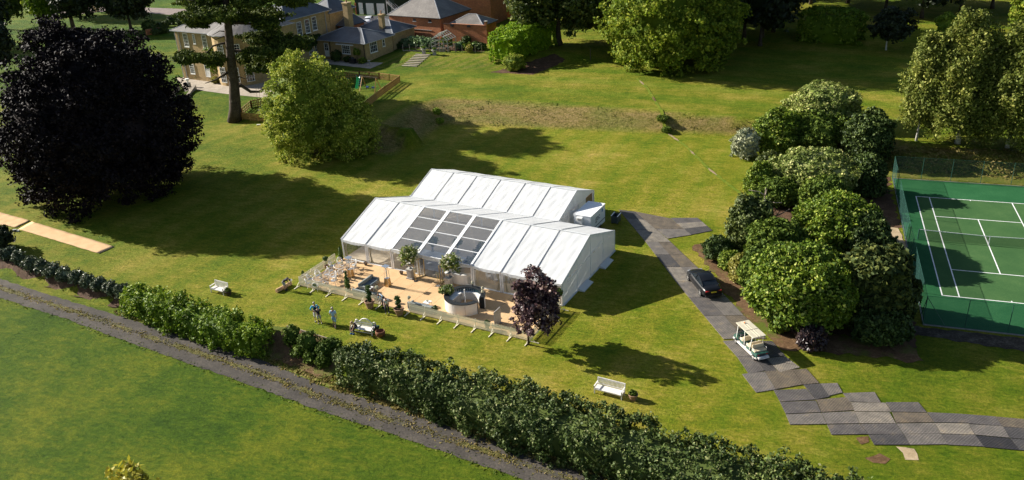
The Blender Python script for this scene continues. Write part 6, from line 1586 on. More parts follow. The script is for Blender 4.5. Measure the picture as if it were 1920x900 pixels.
    o = MB(); o.box((h - .01, 0, .60 * s), (.05, .5, .12)); o.build('grille', M['black'], t)
    o = MB(); o.box((-h + .04, 0, .36 * s), (.1, 1.5 * k, .2)); o.build('rear_bumper', M['black'], t)
    return t
# saloon seen from behind, driving away up the mats
q0 = W(1292, 531); q1 = W(1311, 556); d = q0 - q1
ctr = W(1316, 540)
car(W(1319, 538), math.radians(118), 'black saloon car standing on the mats seen from behind', plain('black car paint', (.004, .0045, .006), .35, 0, .05, 2, 0, .35), 4.85, 1.88, 1.46)
P_ = W(700, 44); P2_ = W(706, 52)
# golf buggy
def buggy():
    gA, gB = W(1384, 648), W(1404, 667)
    ang = math.atan2(*(gA - gB)[[1, 0]])
    t = thing('golf_buggy', 'green and cream six-seat golf buggy with a long canopy', 'golf buggy', W(1406, 656), ang); t.scale = (.95, .95, .95)
    gm = paint('dark green buggy paint', (.012, .075, .055)); cream = plain('cream vinyl', (.62, .52, .36), .5, 0, .06); roof = plain('cream canopy', (.52, .48, .37), .45, 0, .06, 2)
    Lx = 3.7
    o = MB(); o.box((0, 0, .33), (Lx, 1.16, .12)); bevel(o.build('chassis', M['bench'], t), .03)
    for sx in (-1, 1): o = MB(); o.beam((-Lx / 2 + .1, sx * .6, .34), (Lx / 2 - .55, sx * .6, .34), .06, .1); o.build('sill', M['bench'], t)
    o = MB(); vs = []
    for x, z, y in ((1.15, .95, .52), (1.5, .92, .54), (1.85, .62, .5), (1.95, .4, .46)): vs += [(x, -y, .36), (x, -y, z), (x, y, z), (x, y, .36)]
    o.add(vs, [(i * 4 + j, i * 4 + j + 1, i * 4 + 5 + j, i * 4 + 4 + j) for i in range(3) for j in range(3)] + [(0, 3, 2, 1), (12, 13, 14, 15)]); bevel(o.build('front_cowl', gm, t), .04)
    o = MB(); o.box((-1.45, 0, .58), (.85, 1.14, .42)); bevel(o.build('rear_body', gm, t), .05)
    for x, dr in ((.55, 1), (-.45, 1), (-1.35, -1)):
        o = MB(); o.box((x, 0, .62), (.45, 1.1, .3)); o.build('seat_base', gm, t)
        o = MB(); o.box((x, 0, .82), (.5, 1.14, .13)); bevel(o.build('seat', cream, t), .04)
        o = MB(); o.box((x - dr * .26, 0, 1.07), (.13, 1.1, .36)); bevel(o.build('seat_back', cream, t), .05)
        for sy in (-1, 1):
            o = MB(); o.tube([(x - .2, sy * .56, .86), (x - .15, sy * .58, 1.02), (x + .15, sy * .58, 1.02), (x + .2, sy * .56, .9)], .02, 6); o.build('hip_rail', M['bench'], t)
    o = MB(); o.box((-1.95, 0, .5), (.3, 1.0, .06)); o.build('footboard', M['bench'], t); o = MB(); o.tube([(-2.1, -.5, .42), (-2.14, 0, .42), (-2.1, .5, .42)], .04, 8); o.build('rear_bumper', M['bench'], t)
    o = MB(); o.box((.12, 0, 2.0), (2.75, 1.26, .06)); bevel(o.build('canopy', roof, t), .03)
    for y in (-.12, .12): o = MB(); o.box((.12, y, 2.04), (2.6, .05, .03)); o.build('canopy_rib', roof, t)
    o = MB(); o.box((.0, 0, 2.04), (.05, 1.2, .03)); o.build('canopy_joint', roof, t)
    for x0, x1 in ((1.15, 1.15), (.1, .1), (-.75, -1.05)):
        for sy in (-1, 1): o = MB(); o.beam((x0 + (.2 if x0 > 1 else 0), sy * .54, .6), (x1, sy * .56, 2.0), .04); o.build('canopy_post', M['alu'], t)
    o = MB(); o.add([(1.3, -.5, .95), (1.3, .5, .95), (1.08, .52, 1.95), (1.08, -.52, 1.95)], [(0, 1, 2, 3)]); o.build('windscreen', M['glass'], t)
    o = MB(); o.lathe([(.06, 2.06), (.06, 2.14), (.03, 2.17)], 10, (1.1, 0, 0)); o.build('beacon', plain('amber beacon', (.8, .22, .03), .3), t)
    o = MB(); o.tube([(1.1, .28, .85), (.9, .28, 1.05)], .02, 6); o.build('steering_column', M['black'], t); o = MB(); o.lathe([(.17, 0), (.19, .02), (.17, .04)], 16, (.88, .28, 1.05)); o.build('steering_wheel', M['black'], t)
    for x in (1.35, -1.45):
        for y in (-.55, .55): wheel(t, x, y, .25, .18)
    for sy in (-1, 1): o = MB(); o.box((-1.89, sy * .4, .66), (.04, .1, .1)); o.build('tail_lamp', M['tail'], t)
    o = MB(); o.box((-1.89, 0, .60), (.03, .5, .3)); o.build('rear_panel', M['black'], t)
buggy()
# refrigerated trailer
def flat_text(s_, size, mat, name, parent, loc, rot):
    c = bpy.data.curves.new(name, 'FONT'); c.body = s_; c.size = size; c.extrude = .004; c.align_x = 'CENTER'; c.align_y = 'CENTER'; c.materials.append(mat)
    tmp = bpy.data.objects.new(name, c); COL.objects.link(tmp); dg = bpy.context.evaluated_depsgraph_get(); dg.update(); me = bpy.data.meshes.new_from_object(tmp.evaluated_get(dg)); bpy.data.objects.remove(tmp)
    o = bpy.data.objects.new(name, me); COL.objects.link(o); o.parent = parent; o.location = loc; o.rotation_euler = rot; return o
def trailer():
    # box body: near bottom-left corner surveyed from its visible edges
    t = thing('trailer', 'white refrigerated box trailer lettered gac behind the marquee', 'trailer', MW(20.85, 15.9), MTH)
    bw = plain('white trailer body', (.78, .79, .80), .35, 0, .04); grey = plain('dark grey lettering', (.05, .055, .07), .6); blue = plain('blue logo', (.02, .2, .5), .5)
    X, Y, Z0, Z1 = 1.95, 3.9, .55, 2.62
    o = MB(); o.box((0, 0, (Z0 + Z1) / 2), (X, Y, Z1 - Z0)); bevel(o.build('box_body', bw, t), .03)
    for x in (-X / 2, X / 2):
        o = MB(); o.beam((x, -Y / 2, Z1 + .01), (x, Y / 2, Z1 + .01), .05, .04); o.build('roof_trim', M['alu'], t)
    for y in (-Y / 2, Y / 2):
        o = MB(); o.beam((-X / 2, y, Z1 + .014), (X / 2, y, Z1 + .014), .05, .04); o.build('roof_trim', M['alu'], t)
    o = MB(); o.box((X / 2 + .012, 0, 1.05), (.02, Y - .05, .07)); o.build('dark_stripe', M['black'], t)
    o = MB(); o.box((-.18, -Y / 2 - .16, 2.1), (.62, .32, .72)); bevel(o.build('cooling_unit', M['white'], t), .04)
    o = MB(); o.box((-.18, -Y / 2 - .33, 2.28), (.5, .02, .2)); o.build('cooling_grille', M['stone'], t)
    flat_text('gac', .82, grey, 'lettering', t, (-.15, -Y / 2 - .006, 1.28), (math.pi / 2, 0, 0))
    flat_text('gac', .95, grey, 'lettering', t, (X / 2 + .006, -.1, 1.85), (math.pi / 2, 0, math.pi / 2))
    for c, r_, rot in (((.42, -Y / 2 - .012, 1.52), .13, 0), ((X / 2 + .012, 1.15, 2.2), .19, 1)):
        o = MB()
        for k in range(5):
            a = 2 * math.pi * k / 5; p = (r_ * math.cos(a), r_ * math.sin(a))
            if rot: o.beam((c[0], c[1], c[2]), (c[0], c[1] + p[0], c[2] + p[1]), .1, .012, (1, 0, 0))
            else: o.beam((c[0], c[1], c[2]), (c[0] + p[0], c[1], c[2] + p[1]), .07, .012, (0, 1, 0))
        o.build('star_logo', blue, t)
    o = MB(); o.box((0, 0, .47), (X * .6, Y, .12)); o.build('chassis', M['black'], t)
    for y in (-.45, .35):
        for x in (-X / 2 + .1, X / 2 - .02):
            r_ = .30; n = 18
            o = MB(); vs = [(x + dx, y + q * math.cos(2 * math.pi * k / n), r_ + q * math.sin(2 * math.pi * k / n)) for q, dx in ((.17, .11), (.3, .11), (.3, -.11), (.17, -.11)) for k in range(n)]
            o.add(vs, [(i * n + k, i * n + (k + 1) % n, ((i + 1) % 4) * n + (k + 1) % n, ((i + 1) % 4) * n + k) for i in range(4) for k in range(n)]); wh = o.build('wheel', M['tyre'], t)
            o = MB(); o.add([(x + .08, y + .18 * math.cos(2 * math.pi * k / n), r_ + .18 * math.sin(2 * math.pi * k / n)) for k in range(n)], [tuple(range(n))]); o.build('rim', M['rim'], wh)
    o = MB(); o.box((X / 2 - .05, -.05, .66), (.26, 1.6, .06)); o.build('mudguard', M['black'], t)
    o = MB(); o.beam((0, Y / 2, .45), (0, Y / 2 + 1.1, .45), .1); o.build('drawbar', M['black'], t)
trailer()
t = thing('trolley', 'dark open-topped bin trolley standing beside the white trailer', 'trolley', W(1155, 417), MTH + .05)
dg_ = plain('dark grey trolley body', (.06, .075, .07), .5, 0, .1)
for sx in (-1, 1):
    o = MB(); o.box((sx * .34, 0, .55), (.05, 1.1, .8)); o.build('side', dg_, t); o = MB(); o.box((sx * .36, 0, .97), (.09, 1.15, .05)); o.build('rim_bar', M['alu'], t)
o = MB(); o.box((0, -.52, .52), (.66, .05, .76)); o.build('front', dg_, t); o = MB(); o.box((0, .52, .52), (.66, .05, .76)); o.build('back', dg_, t); o = MB(); o.box((0, 0, .5), (.62, 1.0, .1)); o.build('tray', M['black'], t)
for sx in (-1, 1):
    for sy in (-1, 1): o = MB(); o.lathe([(.09, -.03), (.09, .03)], 10, (sx * .3, sy * .45, .09)); o.build('castor', M['black'], t)

# ------------------------------------------------------------------ tennis court
M['court_in'] = speck('court playing surface', (.028, .082, .026), (.044, .108, .034), (.070, .140, .046), 12, bs=.2, scale2=.35)
M['court_out'] = speck('court surround surface', (.010, .072, .024), (.018, .098, .034), (.034, .130, .048), 12, bs=.2, scale2=.35)
M['line'] = plain('white court line', (.8, .8, .8), .7)
M['fence_green'] = plain('green fence steel', (.03, .10, .075), .45, .2)
M['kerb'] = plain('court kerb concrete', (.22, .21, .2), .8, 0, .2)
ct = thing('tennis_court', 'green tennis court with a darker playing area', 'tennis court', (0, 0, 0)); 
X0, X1, Y0, Y1 = -2.0, 13.6, -5.6, 29.2
def ring(o, x0, y0, x1, y1, z): o.add([(x0, y0, z), (x1, y0, z), (x1, y1, z), (x0, y1, z)], [(0, 1, 2, 3)])
o = MB(); o.box(((X0 + X1) / 2, (Y0 + Y1) / 2, .02), (X1 - X0, Y1 - Y0, .05)); o.build('surround', M['court_out'], ct)
o = MB(); ring(o, 0, 0, 10.97, 23.77, .05); o.build('playing_surface', M['court_in'], ct)
z = .055; lw = .05
for a_, b_ in (((0, 0), (0, 23.77)), ((1.37, 0), (1.37, 23.77)), ((9.6, 0), (9.6, 23.77)), ((10.97, 0), (10.97, 23.77)), ((0, 0), (10.97, 0)), ((0, 23.77), (10.97, 23.77)), ((1.37, 5.485), (9.6, 5.485)), ((1.37, 18.285), (9.6, 18.285)), ((5.485, 5.485), (5.485, 18.285)), ((5.485, 0), (5.485, .25)), ((5.485, 23.52), (5.485, 23.77))):
    o = MB(); hv = a_[0] == b_[0]; z += .0002
    ring(o, a_[0] - lw, a_[1] - (0 if hv else lw), b_[0] + lw, b_[1] + (0 if hv else lw), z); o.build('court_line', M['line'], ct)
for x0, y0, x1, y1 in ((X0 - .1, Y0 - .1, X1, Y0), (X0 - .1, Y1, X1, Y1 + .1), (X0 - .1, Y0, X0, Y1)):
    o = MB(); o.box(((x0 + x1) / 2, (y0 + y1) / 2, .03), (x1 - x0, y1 - y0, .1)); o.build('kerb', M['kerb'], ct)
tn = thing('tennis_net', 'tennis net with green posts across the court', 'net', (5.485, 11.885, .05))
for sx in (-1, 1): o = MB(); o.tube([(sx * 6.4, 0, 0), (sx * 6.4, 0, 1.1)], .06, 10); o.build('net_post', M['fence_green'], tn)
def alpha(name, col, a_, sc):
    m, nt, b = newmat(name); b.inputs['Base Color'].default_value = (*col, 1); b.inputs['Roughness'].default_value = .6
    tr = N(nt, 'ShaderNodeBsdfTransparent'); x = N(nt, 'ShaderNodeMixShader'); x.inputs[0].default_value = a_
    nt.links.new(tr.outputs[0], x.inputs[1]); nt.links.new(b.outputs[0], x.inputs[2]); nt.links.new(x.outputs[0], nt.nodes['Material Output'].inputs[0]); return m
M['netmesh'] = alpha('net cord mesh', (.015, .02, .018), .42, 1); M['chainlink'] = alpha('green chain link', (.03, .10, .085), .24, 1)
zt_ = lambda x: 1.07 - .155 * (1 - abs(x) / 6.4)
o = MB(); vs = []
for i in range(21): x = -6.35 + 12.7 * i / 20; vs += [(x, 0, .03), (x, 0, zt_(x) - .05)]
o.add(vs, [(2 * i, 2 * i + 2, 2 * i + 3, 2 * i + 1) for i in range(20)]); o.build('net_mesh', M['netmesh'], tn)
o = MB()
for i in range(20): xa = -6.35 + 12.7 * i / 20; xb = -6.35 + 12.7 * (i + 1) / 20; o.beam((xa, 0, zt_(xa)), (xb, 0, zt_(xb)), .03, .06)
o.build('net_tape', M['line'], tn); o = MB(); o.box((0, 0, .46), (.06, .05, .9)); o.build('centre_strap', M['line'], tn)
def court_fence(pts, label, brace=()):
    t = thing('court_fence', label, 'fence', (pts[0][0], pts[0][1], 0), 0, 'green mesh fence round the tennis court'); o_ = np.array(pts[0])
    for (xa, ya), (xb, yb) in zip(pts[:-1], pts[1:]):
        Lg = math.hypot(xb - xa, yb - ya); n = max(1, round(Lg / 3.0))
        for k in range(n + 1):
            x = xa + (xb - xa) * k / n - o_[0]; y = ya + (yb - ya) * k / n - o_[1]
            o = MB(); o.tube([(x, y, 0), (x, y, 2.75)], .032, 6); o.build('fence_post', M['fence_green'], t)
        for k in range(n):
            x0_ = xa + (xb - xa) * k / n - o_[0]; y0_ = ya + (yb - ya) * k / n - o_[1]; x1_ = xa + (xb - xa) * (k + 1) / n - o_[0]; y1_ = ya + (yb - ya) * (k + 1) / n - o_[1]
            o = MB(); o.add([(x0_, y0_, .05), (x1_, y1_, .05), (x1_, y1_, 2.72), (x0_, y0_, 2.72)], [(0, 1, 2, 3)]); o.build('chain_link', M['chainlink'], t)
        for z_ in (.1, 2.73): o = MB(); o.beam((xa - o_[0], ya - o_[1], z_), (xb - o_[0], yb - o_[1], z_), .02); o.build('tension_wire', M['fence_green'], t)
    for (p, q) in brace: o = MB(); o.tube([(p[0] - o_[0], p[1] - o_[1], 2.6), (q[0] - o_[0], q[1] - o_[1], .05)], .03, 6); o.build('brace', M['fence_green'], t)
    return t
court_fence([(X0 - .1, Y0), (X1, Y0)], 'near end run of the court fence', [((X0 - .1, Y0), (X0 + 1.6, Y0))])
court_fence([(X0 - .12, Y0), (X0 - .12, Y1)], 'side run of the court fence beside the shrubbery', [((X0 - .1, Y0), (X0 - .1, Y0 + 1.6))])
court_fence([(X0 - .1, Y1 + .2), (X1, Y1 + .2)], 'far end run of the court fence in front of the bank')
# ------------------------------------------------------------------ buildings
def brick(name, c1, c2, mortar, sc=1.0):
    m, nt, b = newmat(name); tc = N(nt, 'ShaderNodeTexCoord')
    # brick courses follow height; horizontal axis from x+y so that every wall shows them
    sp = N(nt, 'ShaderNodeSeparateXYZ'); nt.links.new(tc.outputs['Object'], sp.inputs[0]); cb = N(nt, 'ShaderNodeCombineXYZ')
    nt.links.new(math_(nt, 'ADD', sp.outputs[0], sp.outputs[1]), cb.inputs[0]); nt.links.new(sp.outputs[2], cb.inputs[1])
    t = N(nt, 'ShaderNodeTexBrick'); t.inputs['Color1'].default_value = (*c1, 1); t.inputs['Color2'].default_value = (*c2, 1); t.inputs['Mortar'].default_value = (*mortar, 1)
    t.inputs['Scale'].default_value = 1.0; t.inputs['Brick Width'].default_value = .34 * sc; t.inputs['Row Height'].default_value = .13 * sc; t.inputs['Mortar Size'].default_value = .012
    nt.links.new(cb.outputs[0], t.inputs['Vector'])
    f = noise(nt, .9, 6, .7, tc.outputs['Object']); g = noise(nt, 7, 4, .7, tc.outputs['Object'])
    c = mix(nt, .85, t.outputs[0], ramp(nt, f, [(.3, (.68, .68, .66)), (.7, (1.2, 1.15, 1.1))]), 'MULTIPLY')
    c = mix(nt, .8, c, ramp(nt, g, [(.35, (.7, .7, .7)), (.65, (1.3, 1.28, 1.25))]), 'MULTIPLY')
    nt.links.new(c, b.inputs['Base Color']); b.inputs['Roughness'].default_value = .9; bump(nt, b, t.outputs['Fac'], -.4, .02); return m
M['buff'] = brick('buff brick', (.48, .34, .155), (.38, .265, .115), (.38, .30, .18))
M['render'] = plain('ochre render', (.42, .32, .19), .9, 0, .12, 1.2)
M['redbrick'] = brick('red brick', (.52, .185, .07), (.38, .125, .05), (.38, .21, .12))
def slate(name, c):
    m, nt, b = newmat(name); tc = N(nt, 'ShaderNodeTexCoord')
    f = noise(nt, .5, 6, .7, tc.outputs['Object']); mp = N(nt, 'ShaderNodeMapping'); mp.inputs['Scale'].default_value = (3, 3, .5); nt.links.new(tc.outputs['Object'], mp.inputs[0]); g = noise(nt, 2.5, 5, .7, mp.outputs[0])
    k = ramp(nt, math_(nt, 'ADD', math_(nt, 'MULTIPLY', f, .5), math_(nt, 'MULTIPLY', g, .5)), [(.32, tuple(x * .6 for x in c)), (.5, c), (.68, tuple(min(1, x * 1.7 + .02) for x in c))])
    nt.links.new(k, b.inputs['Base Color']); b.inputs['Roughness'].default_value = .5; b.inputs['Specular IOR Level'].default_value = .4
    w_ = N(nt, 'ShaderNodeTexWave', bands_direction='Z'); w_.inputs['Scale'].default_value = 3.2; nt.links.new(tc.outputs['Object'], w_.inputs[0]); bump(nt, b, w_.outputs['Fac'], .5, .03); return m
M['slate'] = slate('blue grey slate', (.075, .082, .092)); M['slate_warm'] = slate('lichened slate', (.15, .135, .12))
M['lead'] = plain('pale lead ridge', (.42, .43, .45), .5)
M['sash'] = plain('white sash paint', (.78, .77, .73), .5, 0, .05)
M['pane'] = plain('dark window pane', (.02, .025, .03), .08, 0, .2, 2, 0, .8)
M['green_wall'] = plain('dark green boarding', (.015, .035, .02), .7)
HA = math.radians(-13.0)
class Block:
    """one rectangular wing: local x along the front, y to the back, z up from its floor"""
    def __init__(s, thing_, cpx, z, Lx, Ly, he, ridge=None, rise=2.2, wall='buff', roof='slate', over=.4, right_corner=True, ang=HA, walls=True, hipmat='lead', poly=None, ridgeline=None):
        s.t = thing_; c = G(cpx[0], cpx[1], z) if len(cpx) == 2 else np.array(cpx); s.ang = ang; R_ = rotz(ang)
        s.o = c - (R_ @ np.array([Lx, 0, 0]) if right_corner else 0); s.R = R_; s.Lx, s.Ly, s.he = Lx, Ly, he
        s.tl = np.array(thing_.location)
        P = poly or [(0, 0), (Lx, 0), (Lx, Ly), (0, Ly)]
        m = MB(); m.prism(P, 0, he); s.place(m.build('wall', M[wall], thing_))
        cx, cy = sum(p[0] for p in P) / len(P), sum(p[1] for p in P) / len(P)
        E_ = []
        n = len(P)
        for i, p in enumerate(P):
            a = np.array(P[i - 1]); b = np.array(p); c_ = np.array(P[(i + 1) % n]); n1 = np.array([(b - a)[1], -(b - a)[0]]); n2 = np.array([(c_ - b)[1], -(c_ - b)[0]]); n1 = n1 / np.linalg.norm(n1); n2 = n2 / np.linalg.norm(n2)
            k = (n1 + n2) / (1 + n1 @ n2); E_.append(b + k * over)
        rl = ridgeline or (((Ly / 2, Ly / 2), (Lx - Ly / 2, Ly / 2)) if Lx >= Ly else ((Lx / 2, Lx / 2), (Lx / 2, Ly - Lx / 2)))
        r0, r1 = np.array(rl[0], float), np.array(rl[1], float); dd = r1 - r0; L2 = dd @ dd
        m = MB(); top = []
        for e in E_:
            t_ = 0 if L2 < 1e-6 else min(1, max(0, (e - r0) @ dd / L2)); q = r0 + dd * t_; top.append((q[0], q[1], he + rise))
        vs = [(e[0], e[1], he - .02) for e in E_] + [(e[0], e[1], he + .1) for e in E_] + top
        fs = [(i, (i + 1) % n, n + (i + 1) % n, n + i) for i in range(n)] + [(n + i, n + (i + 1) % n, 2 * n + (i + 1) % n, 2 * n + i) for i in range(n)] + [tuple(range(n - 1, -1, -1))]
        m.add(vs, fs); ro = s.place(m.build('roof', M[roof], thing_))
        if hipmat:
            for i, e in enumerate(E_):
                if n > 4 and not (i in (0, n - 1)): continue
                m = MB(); m.beam((e[0], e[1], he + .12), top[i], .16, .06); o = m.build('hip_ridge', M[hipmat], ro)
            if L2 > .1: m = MB(); m.beam((*r0, he + rise + .03), (*r1, he + rise + .03), .16, .06); m.build('hip_ridge', M[hipmat], ro)
        m = MB()
        for i in range(n): a, b = E_[i], E_[(i + 1) % n]; m.beam((*a, he + .03), (*b, he + .03), .12, .1)
        s.place(m.build('gutter', M['lead'] if wall == 'buff' else M['black'], thing_))
    def place(s, o):
        o.location = s.o - s.tl; o.rotation_euler[2] = s.ang; return o
    def world(s, x, y, z): return s.o + s.R @ np.array([x, y, z])
    def hit(s, px, py, face):
        d = s.R.T @ ray(px, py); c = s.R.T @ (CAM - s.o)
        if face == 'front': t = (0 - c[1]) / d[1]
        elif face == 'right': t = (s.Lx - c[0]) / d[0]
        return c + d * t
    def window(s, px, py, w_, h_, face='front', bars=(3, 4), name='window', door=False, mat='sash', lab=None):
        p = s.hit(px, py, face); z = p[2]
        if face == 'front': O = np.array([p[0], 0, z]); ux = np.array([1, 0, 0]); nn = np.array([0, -1, 0])
        else: O = np.array([s.Lx, p[1], z]); ux = np.array([0, 1, 0]); nn = np.array([1, 0, 0])
        uz = np.array([0, 0, 1]); m = MB()
        def bar(x0, z0, x1, z1, w2, dep=.07): m.beam(O + ux * x0 + uz * z0 + nn * .05, O + ux * x1 + uz * z1 + nn * .05, w2, dep, nn) if False else m.add(*boxat(O + ux * (x0 + x1) / 2 + uz * (z0 + z1) / 2 + nn * .04, ux, uz, nn, abs(x1 - x0) + w2 if x1 != x0 else w2, abs(z1 - z0) + w2 if z1 != z0 else w2, dep))
        fw = .11
        for sx in (-1, 1): bar(sx * w_ / 2, -h_ / 2, sx * w_ / 2, h_ / 2, fw, .10)
        for sz in (-1, 1): bar(-w_ / 2, sz * h_ / 2, w_ / 2, sz * h_ / 2, fw, .12 if sz < 0 else .1)
        for i in range(1, bars[0]): bar(-w_ / 2 + w_ * i / bars[0], -h_ / 2, -w_ / 2 + w_ * i / bars[0], h_ / 2, .04, .06)
        for i in range(1, bars[1]): bar(-w_ / 2, -h_ / 2 + h_ * i / bars[1], w_ / 2, -h_ / 2 + h_ * i / bars[1], .07 if i * 2 == bars[1] else .04, .065)
        o = s.place(m.build(name, M[mat], s.t))
        if lab: o['label'] = lab
        m = MB(); m.add(*boxat(O + nn * .015, ux, uz, nn, w_, h_, .03)); m.build('pane', M['pane'], o)
        if door: m = MB(); m.add(*boxat(O + nn * .04 - uz * h_ * .27, ux, uz, nn, w_ * .9, h_ * .42, .05)); m.build('door_panel', M[mat], o)
        if not door: m = MB(); m.add(*boxat(O + nn * .07 - uz * (h_ / 2 + .1), ux, uz, nn, w_ + .25, .1, .16)); m.build('sill', M['sash'], o)
        return o
def boxat(c, a, b, n_, la, lb, ln):
    vs = [c + a * sa * la / 2 + b * sb * lb / 2 + n_ * sn * ln / 2 for sn in (-1, 1) for sa, sb in ((-1, -1), (1, -1), (1, 1), (-1, 1))]
    return vs, [(0, 3, 2, 1), (4, 5, 6, 7), (0, 1, 5, 4), (1, 2, 6, 5), (2, 3, 7, 6), (3, 0, 4, 7)]
def chimney(t, P_, w_, z0, z1, mat='buff', pot_=True, dpt=None):
    o_ = np.array(t.location); m = MB(); m.box((0, 0, (z0 + z1) / 2), (w_, dpt or w_, z1 - z0)); m.box((0, 0, z1), (w_ + .2, (dpt or w_) + .2, .25)); c = m.build('chimney', M[mat], t); c.location = (P_[0] - o_[0], P_[1] - o_[1], -o_[2]); c.rotation_euler[2] = HA
    if pot_: m = MB(); m.lathe([(.16, z1), (.14, z1 + .8), (.18, z1 + .85)], 10); m.build('chimney_pot', M['terracotta'], c)
# main house
P0 = G(345, 147, H1); hm = thing('country_house', 'large buff brick country house with slate roofs behind the cedar', 'house', P0)
heM = hgt(P0, 57)
arc = [(9.0, 0)] + [(12.6 + 4.6 * math.sin(a), 3.9 - 5.0 * math.cos(a)) for a in np.linspace(-.68, 1.45, 10)]
B1 = Block(hm, (345, 147), H1, 17, 12, heM, rise=2.6, right_corner=False, poly=[(0, 0)] + arc + [(17.3, 12), (0, 12)], ridgeline=((5.5, 6), (12.5, 6)), roof='slate_warm', over=.5)
for px_, py_, w_, h_, kw in ((349, 75, 1.15, 2.3, {}), (384, 78, 1.1, 2.3, {}), (411, 81, 1.15, 2.3, {}), (361, 129, 1.1, 1.7, {}), (419, 124, 1.35, 2.6, {})): B1.window(px_, py_, w_, h_, **kw)
B1.window(364, 73, .5, 1.6, bars=(2, 4)); B1.window(389, 130, 1.2, 2.7, bars=(2, 4), door=True, name='door')
# bow windows face outwards along the curve
for a, zc, hh in ((.0, 2.0, 2.6), (.52, 2.0, 2.6), (1.02, 2.0, 2.6), (.1, 6.3, 2.0), (.7, 6.3, 2.0)):
    c = np.array([12.6 + 4.68 * math.sin(a), 3.9 - 5.08 * math.cos(a), zc]); n_ = unit(np.array([math.sin(a), -math.cos(a), 0])); u_ = np.array([-n_[1], n_[0], 0]); m = MB()
    for k in (-.5, -.17, .17, .5): m.add(*boxat(c + u_ * k * 1.3 + n_ * .04, u_, np.array([0, 0, 1.]), n_, .1 if abs(k) > .4 else .045, hh, .08))
    for k in (-.5, -.25, 0, .25, .5): m.add(*boxat(c + np.array([0, 0, k * hh]) + n_ * .045, u_, np.array([0, 0, 1.]), n_, 1.4, .1 if abs(k) > .4 else .045, .08))
    o = B1.place(m.build('window', M['sash'], hm)); m = MB(); m.add(*boxat(c + n_ * .01, u_, np.array([0, 0, 1.]), n_, 1.3, hh, .03)); m.build('pane', M['pane'], o)
for x in (.25, 1.2): m = MB(); m.tube([(x, -.12, 0), (x, -.12, heM)], .07, 6); B1.place(m.build('drainpipe', M['lead'], hm))
# side wing lit on its right
cW = G(545, 125, H1); heW = hgt(cW, 40)
B2 = Block(hm, (545, 125), H1, 6.2, 12.2, heW, rise=2.4, over=.45)
for px_, py_ in ((561, 54), (576, 49), (589, 44)): B2.window(px_, py_, 1.15, 2.5, 'right')
B2.window(533, 53, 1.2, 2.4); B2.window(582, 90, 1.0, 2.3, 'right'); B2.window(594, 95, .95, 2.5, 'right', bars=(2, 3), door=True, name='door')
for y in (.15, 10.9): m = MB(); m.tube([(6.32, y, 0), (6.32, y, heW)], .06, 6); B2.place(m.build('drainpipe', M['lead'], hm))
cB = B2.world(.5, 12.4, 0)
B3 = Block(hm, tuple(cB), H1, 5.6, 7, heW * .92, rise=2.4, over=.45, right_corner=False, ang=HA)
B3b = Block(hm, tuple(B2.world(-8, 8, 0)), H1, 8, 9, heW * .95, rise=2.4, over=.4, right_corner=False)
B3c = Block(hm, tuple(B2.world(6.4, 14, 0)), H1, 2.6, 5, heW * .6, rise=1.8, over=.3, right_corner=False, wall='redbrick')
# annexe
cA = G(688, 118, H1); heA = hgt(cA, 82); an = thing('garden_annexe', 'single-storey buff brick annexe with a hipped slate roof', 'house', cA)
A1_ = Block(an, (688, 118), H1, 12.5, 8.2, heA, rise=1.9, over=.45)
A1_.window(649, 92, 1.95, 1.7, bars=(4, 4), lab='white double sash window under the awning box'); A1_.window(613, 93, 1.0, 2.5, bars=(2, 3), door=True, name='door'); A1_.window(700, 88, 2.0, 1.9, 'right', bars=(4, 3)); A1_.window(719, 80, .6, 1.3, 'right', bars=(1, 2))
m = MB(); m.box((7.6, -.25, heA - .45), (4.2, .4, .2)); A1_.place(m.build('awning_box', M['sash'], an))
for x in (3.7, 12.3): m = MB(); m.tube([(x, -.14, 0), (x, -.14, heA)], .07, 6); A1_.place(m.build('drainpipe', M['black'], an))
A2_ = Block(an, tuple(A1_.world(2.0, 9.2, 0)), H1, 9.8, 7.0, heA * 1.03, rise=1.9, over=.4, right_corner=False, ang=HA)
A3_ = Block(an, tuple(A1_.world(-2.0, 5.5, 0)), H1, 10.5, 4.2, heA * .93, rise=1.2, over=.3, right_corner=False, hipmat=None)
Pc = A1_.world(3.9, 5.8, 0); chimney(an, Pc, 1.25, H1 + heA, H1 + heA + 6.2)
Pc = A2_.world(6.6, 1.0, 0); chimney(an, Pc, .9, H1 + heA, H1 + heA + 3.4)
# brick barn and the lean-to wall
zB = H1 + H2; cB = G(828, 76, zB); heB = hgt(cB, 35); bn = thing('brick_barn', 'tall red brick barn with a pyramid slate roof by the kitchen garden', 'barn', cB)
Bn = Block(bn, (828, 76), zB, 13.0, 10.5, heB, rise=3.9, wall='redbrick', roof='slate_warm', over=.35, hipmat='lead', ang=math.radians(-13))
for px_, py_ in ((777, 36), (806, 38)):
    p = Bn.hit(px_, py_, 'front'); m = MB(); m.add(*boxat(np.array([p[0], -.01, p[2] - .1]), np.array([1, 0, 0]), np.array([0, 0, 1]), np.array([0, -1, 0]), .7, .45, .05)); o = Bn.place(m.build('vent', M['black'], bn)); m = MB(); m.add(*boxat(np.array([p[0], -.05, p[2] - .42]), np.array([1, 0, 0]), np.array([0, 0, 1]), np.array([0, -1, 0]), .9, .14, .14)); m.build('sill', M['sash'], o)
p0 = Bn.hit(762, 53, 'front'); p1 = Bn.hit(810, 57, 'front'); m = MB(); m.beam((p0[0], -.06, p0[2]), (p1[0], -.06, p1[2]), .08, .08); Bn.place(m.build('pipe', M['stone'], bn))
ls = thing('stable_range', 'low red brick outbuilding and garden wall right of the barn', 'outbuilding', G(838, 77, zB))
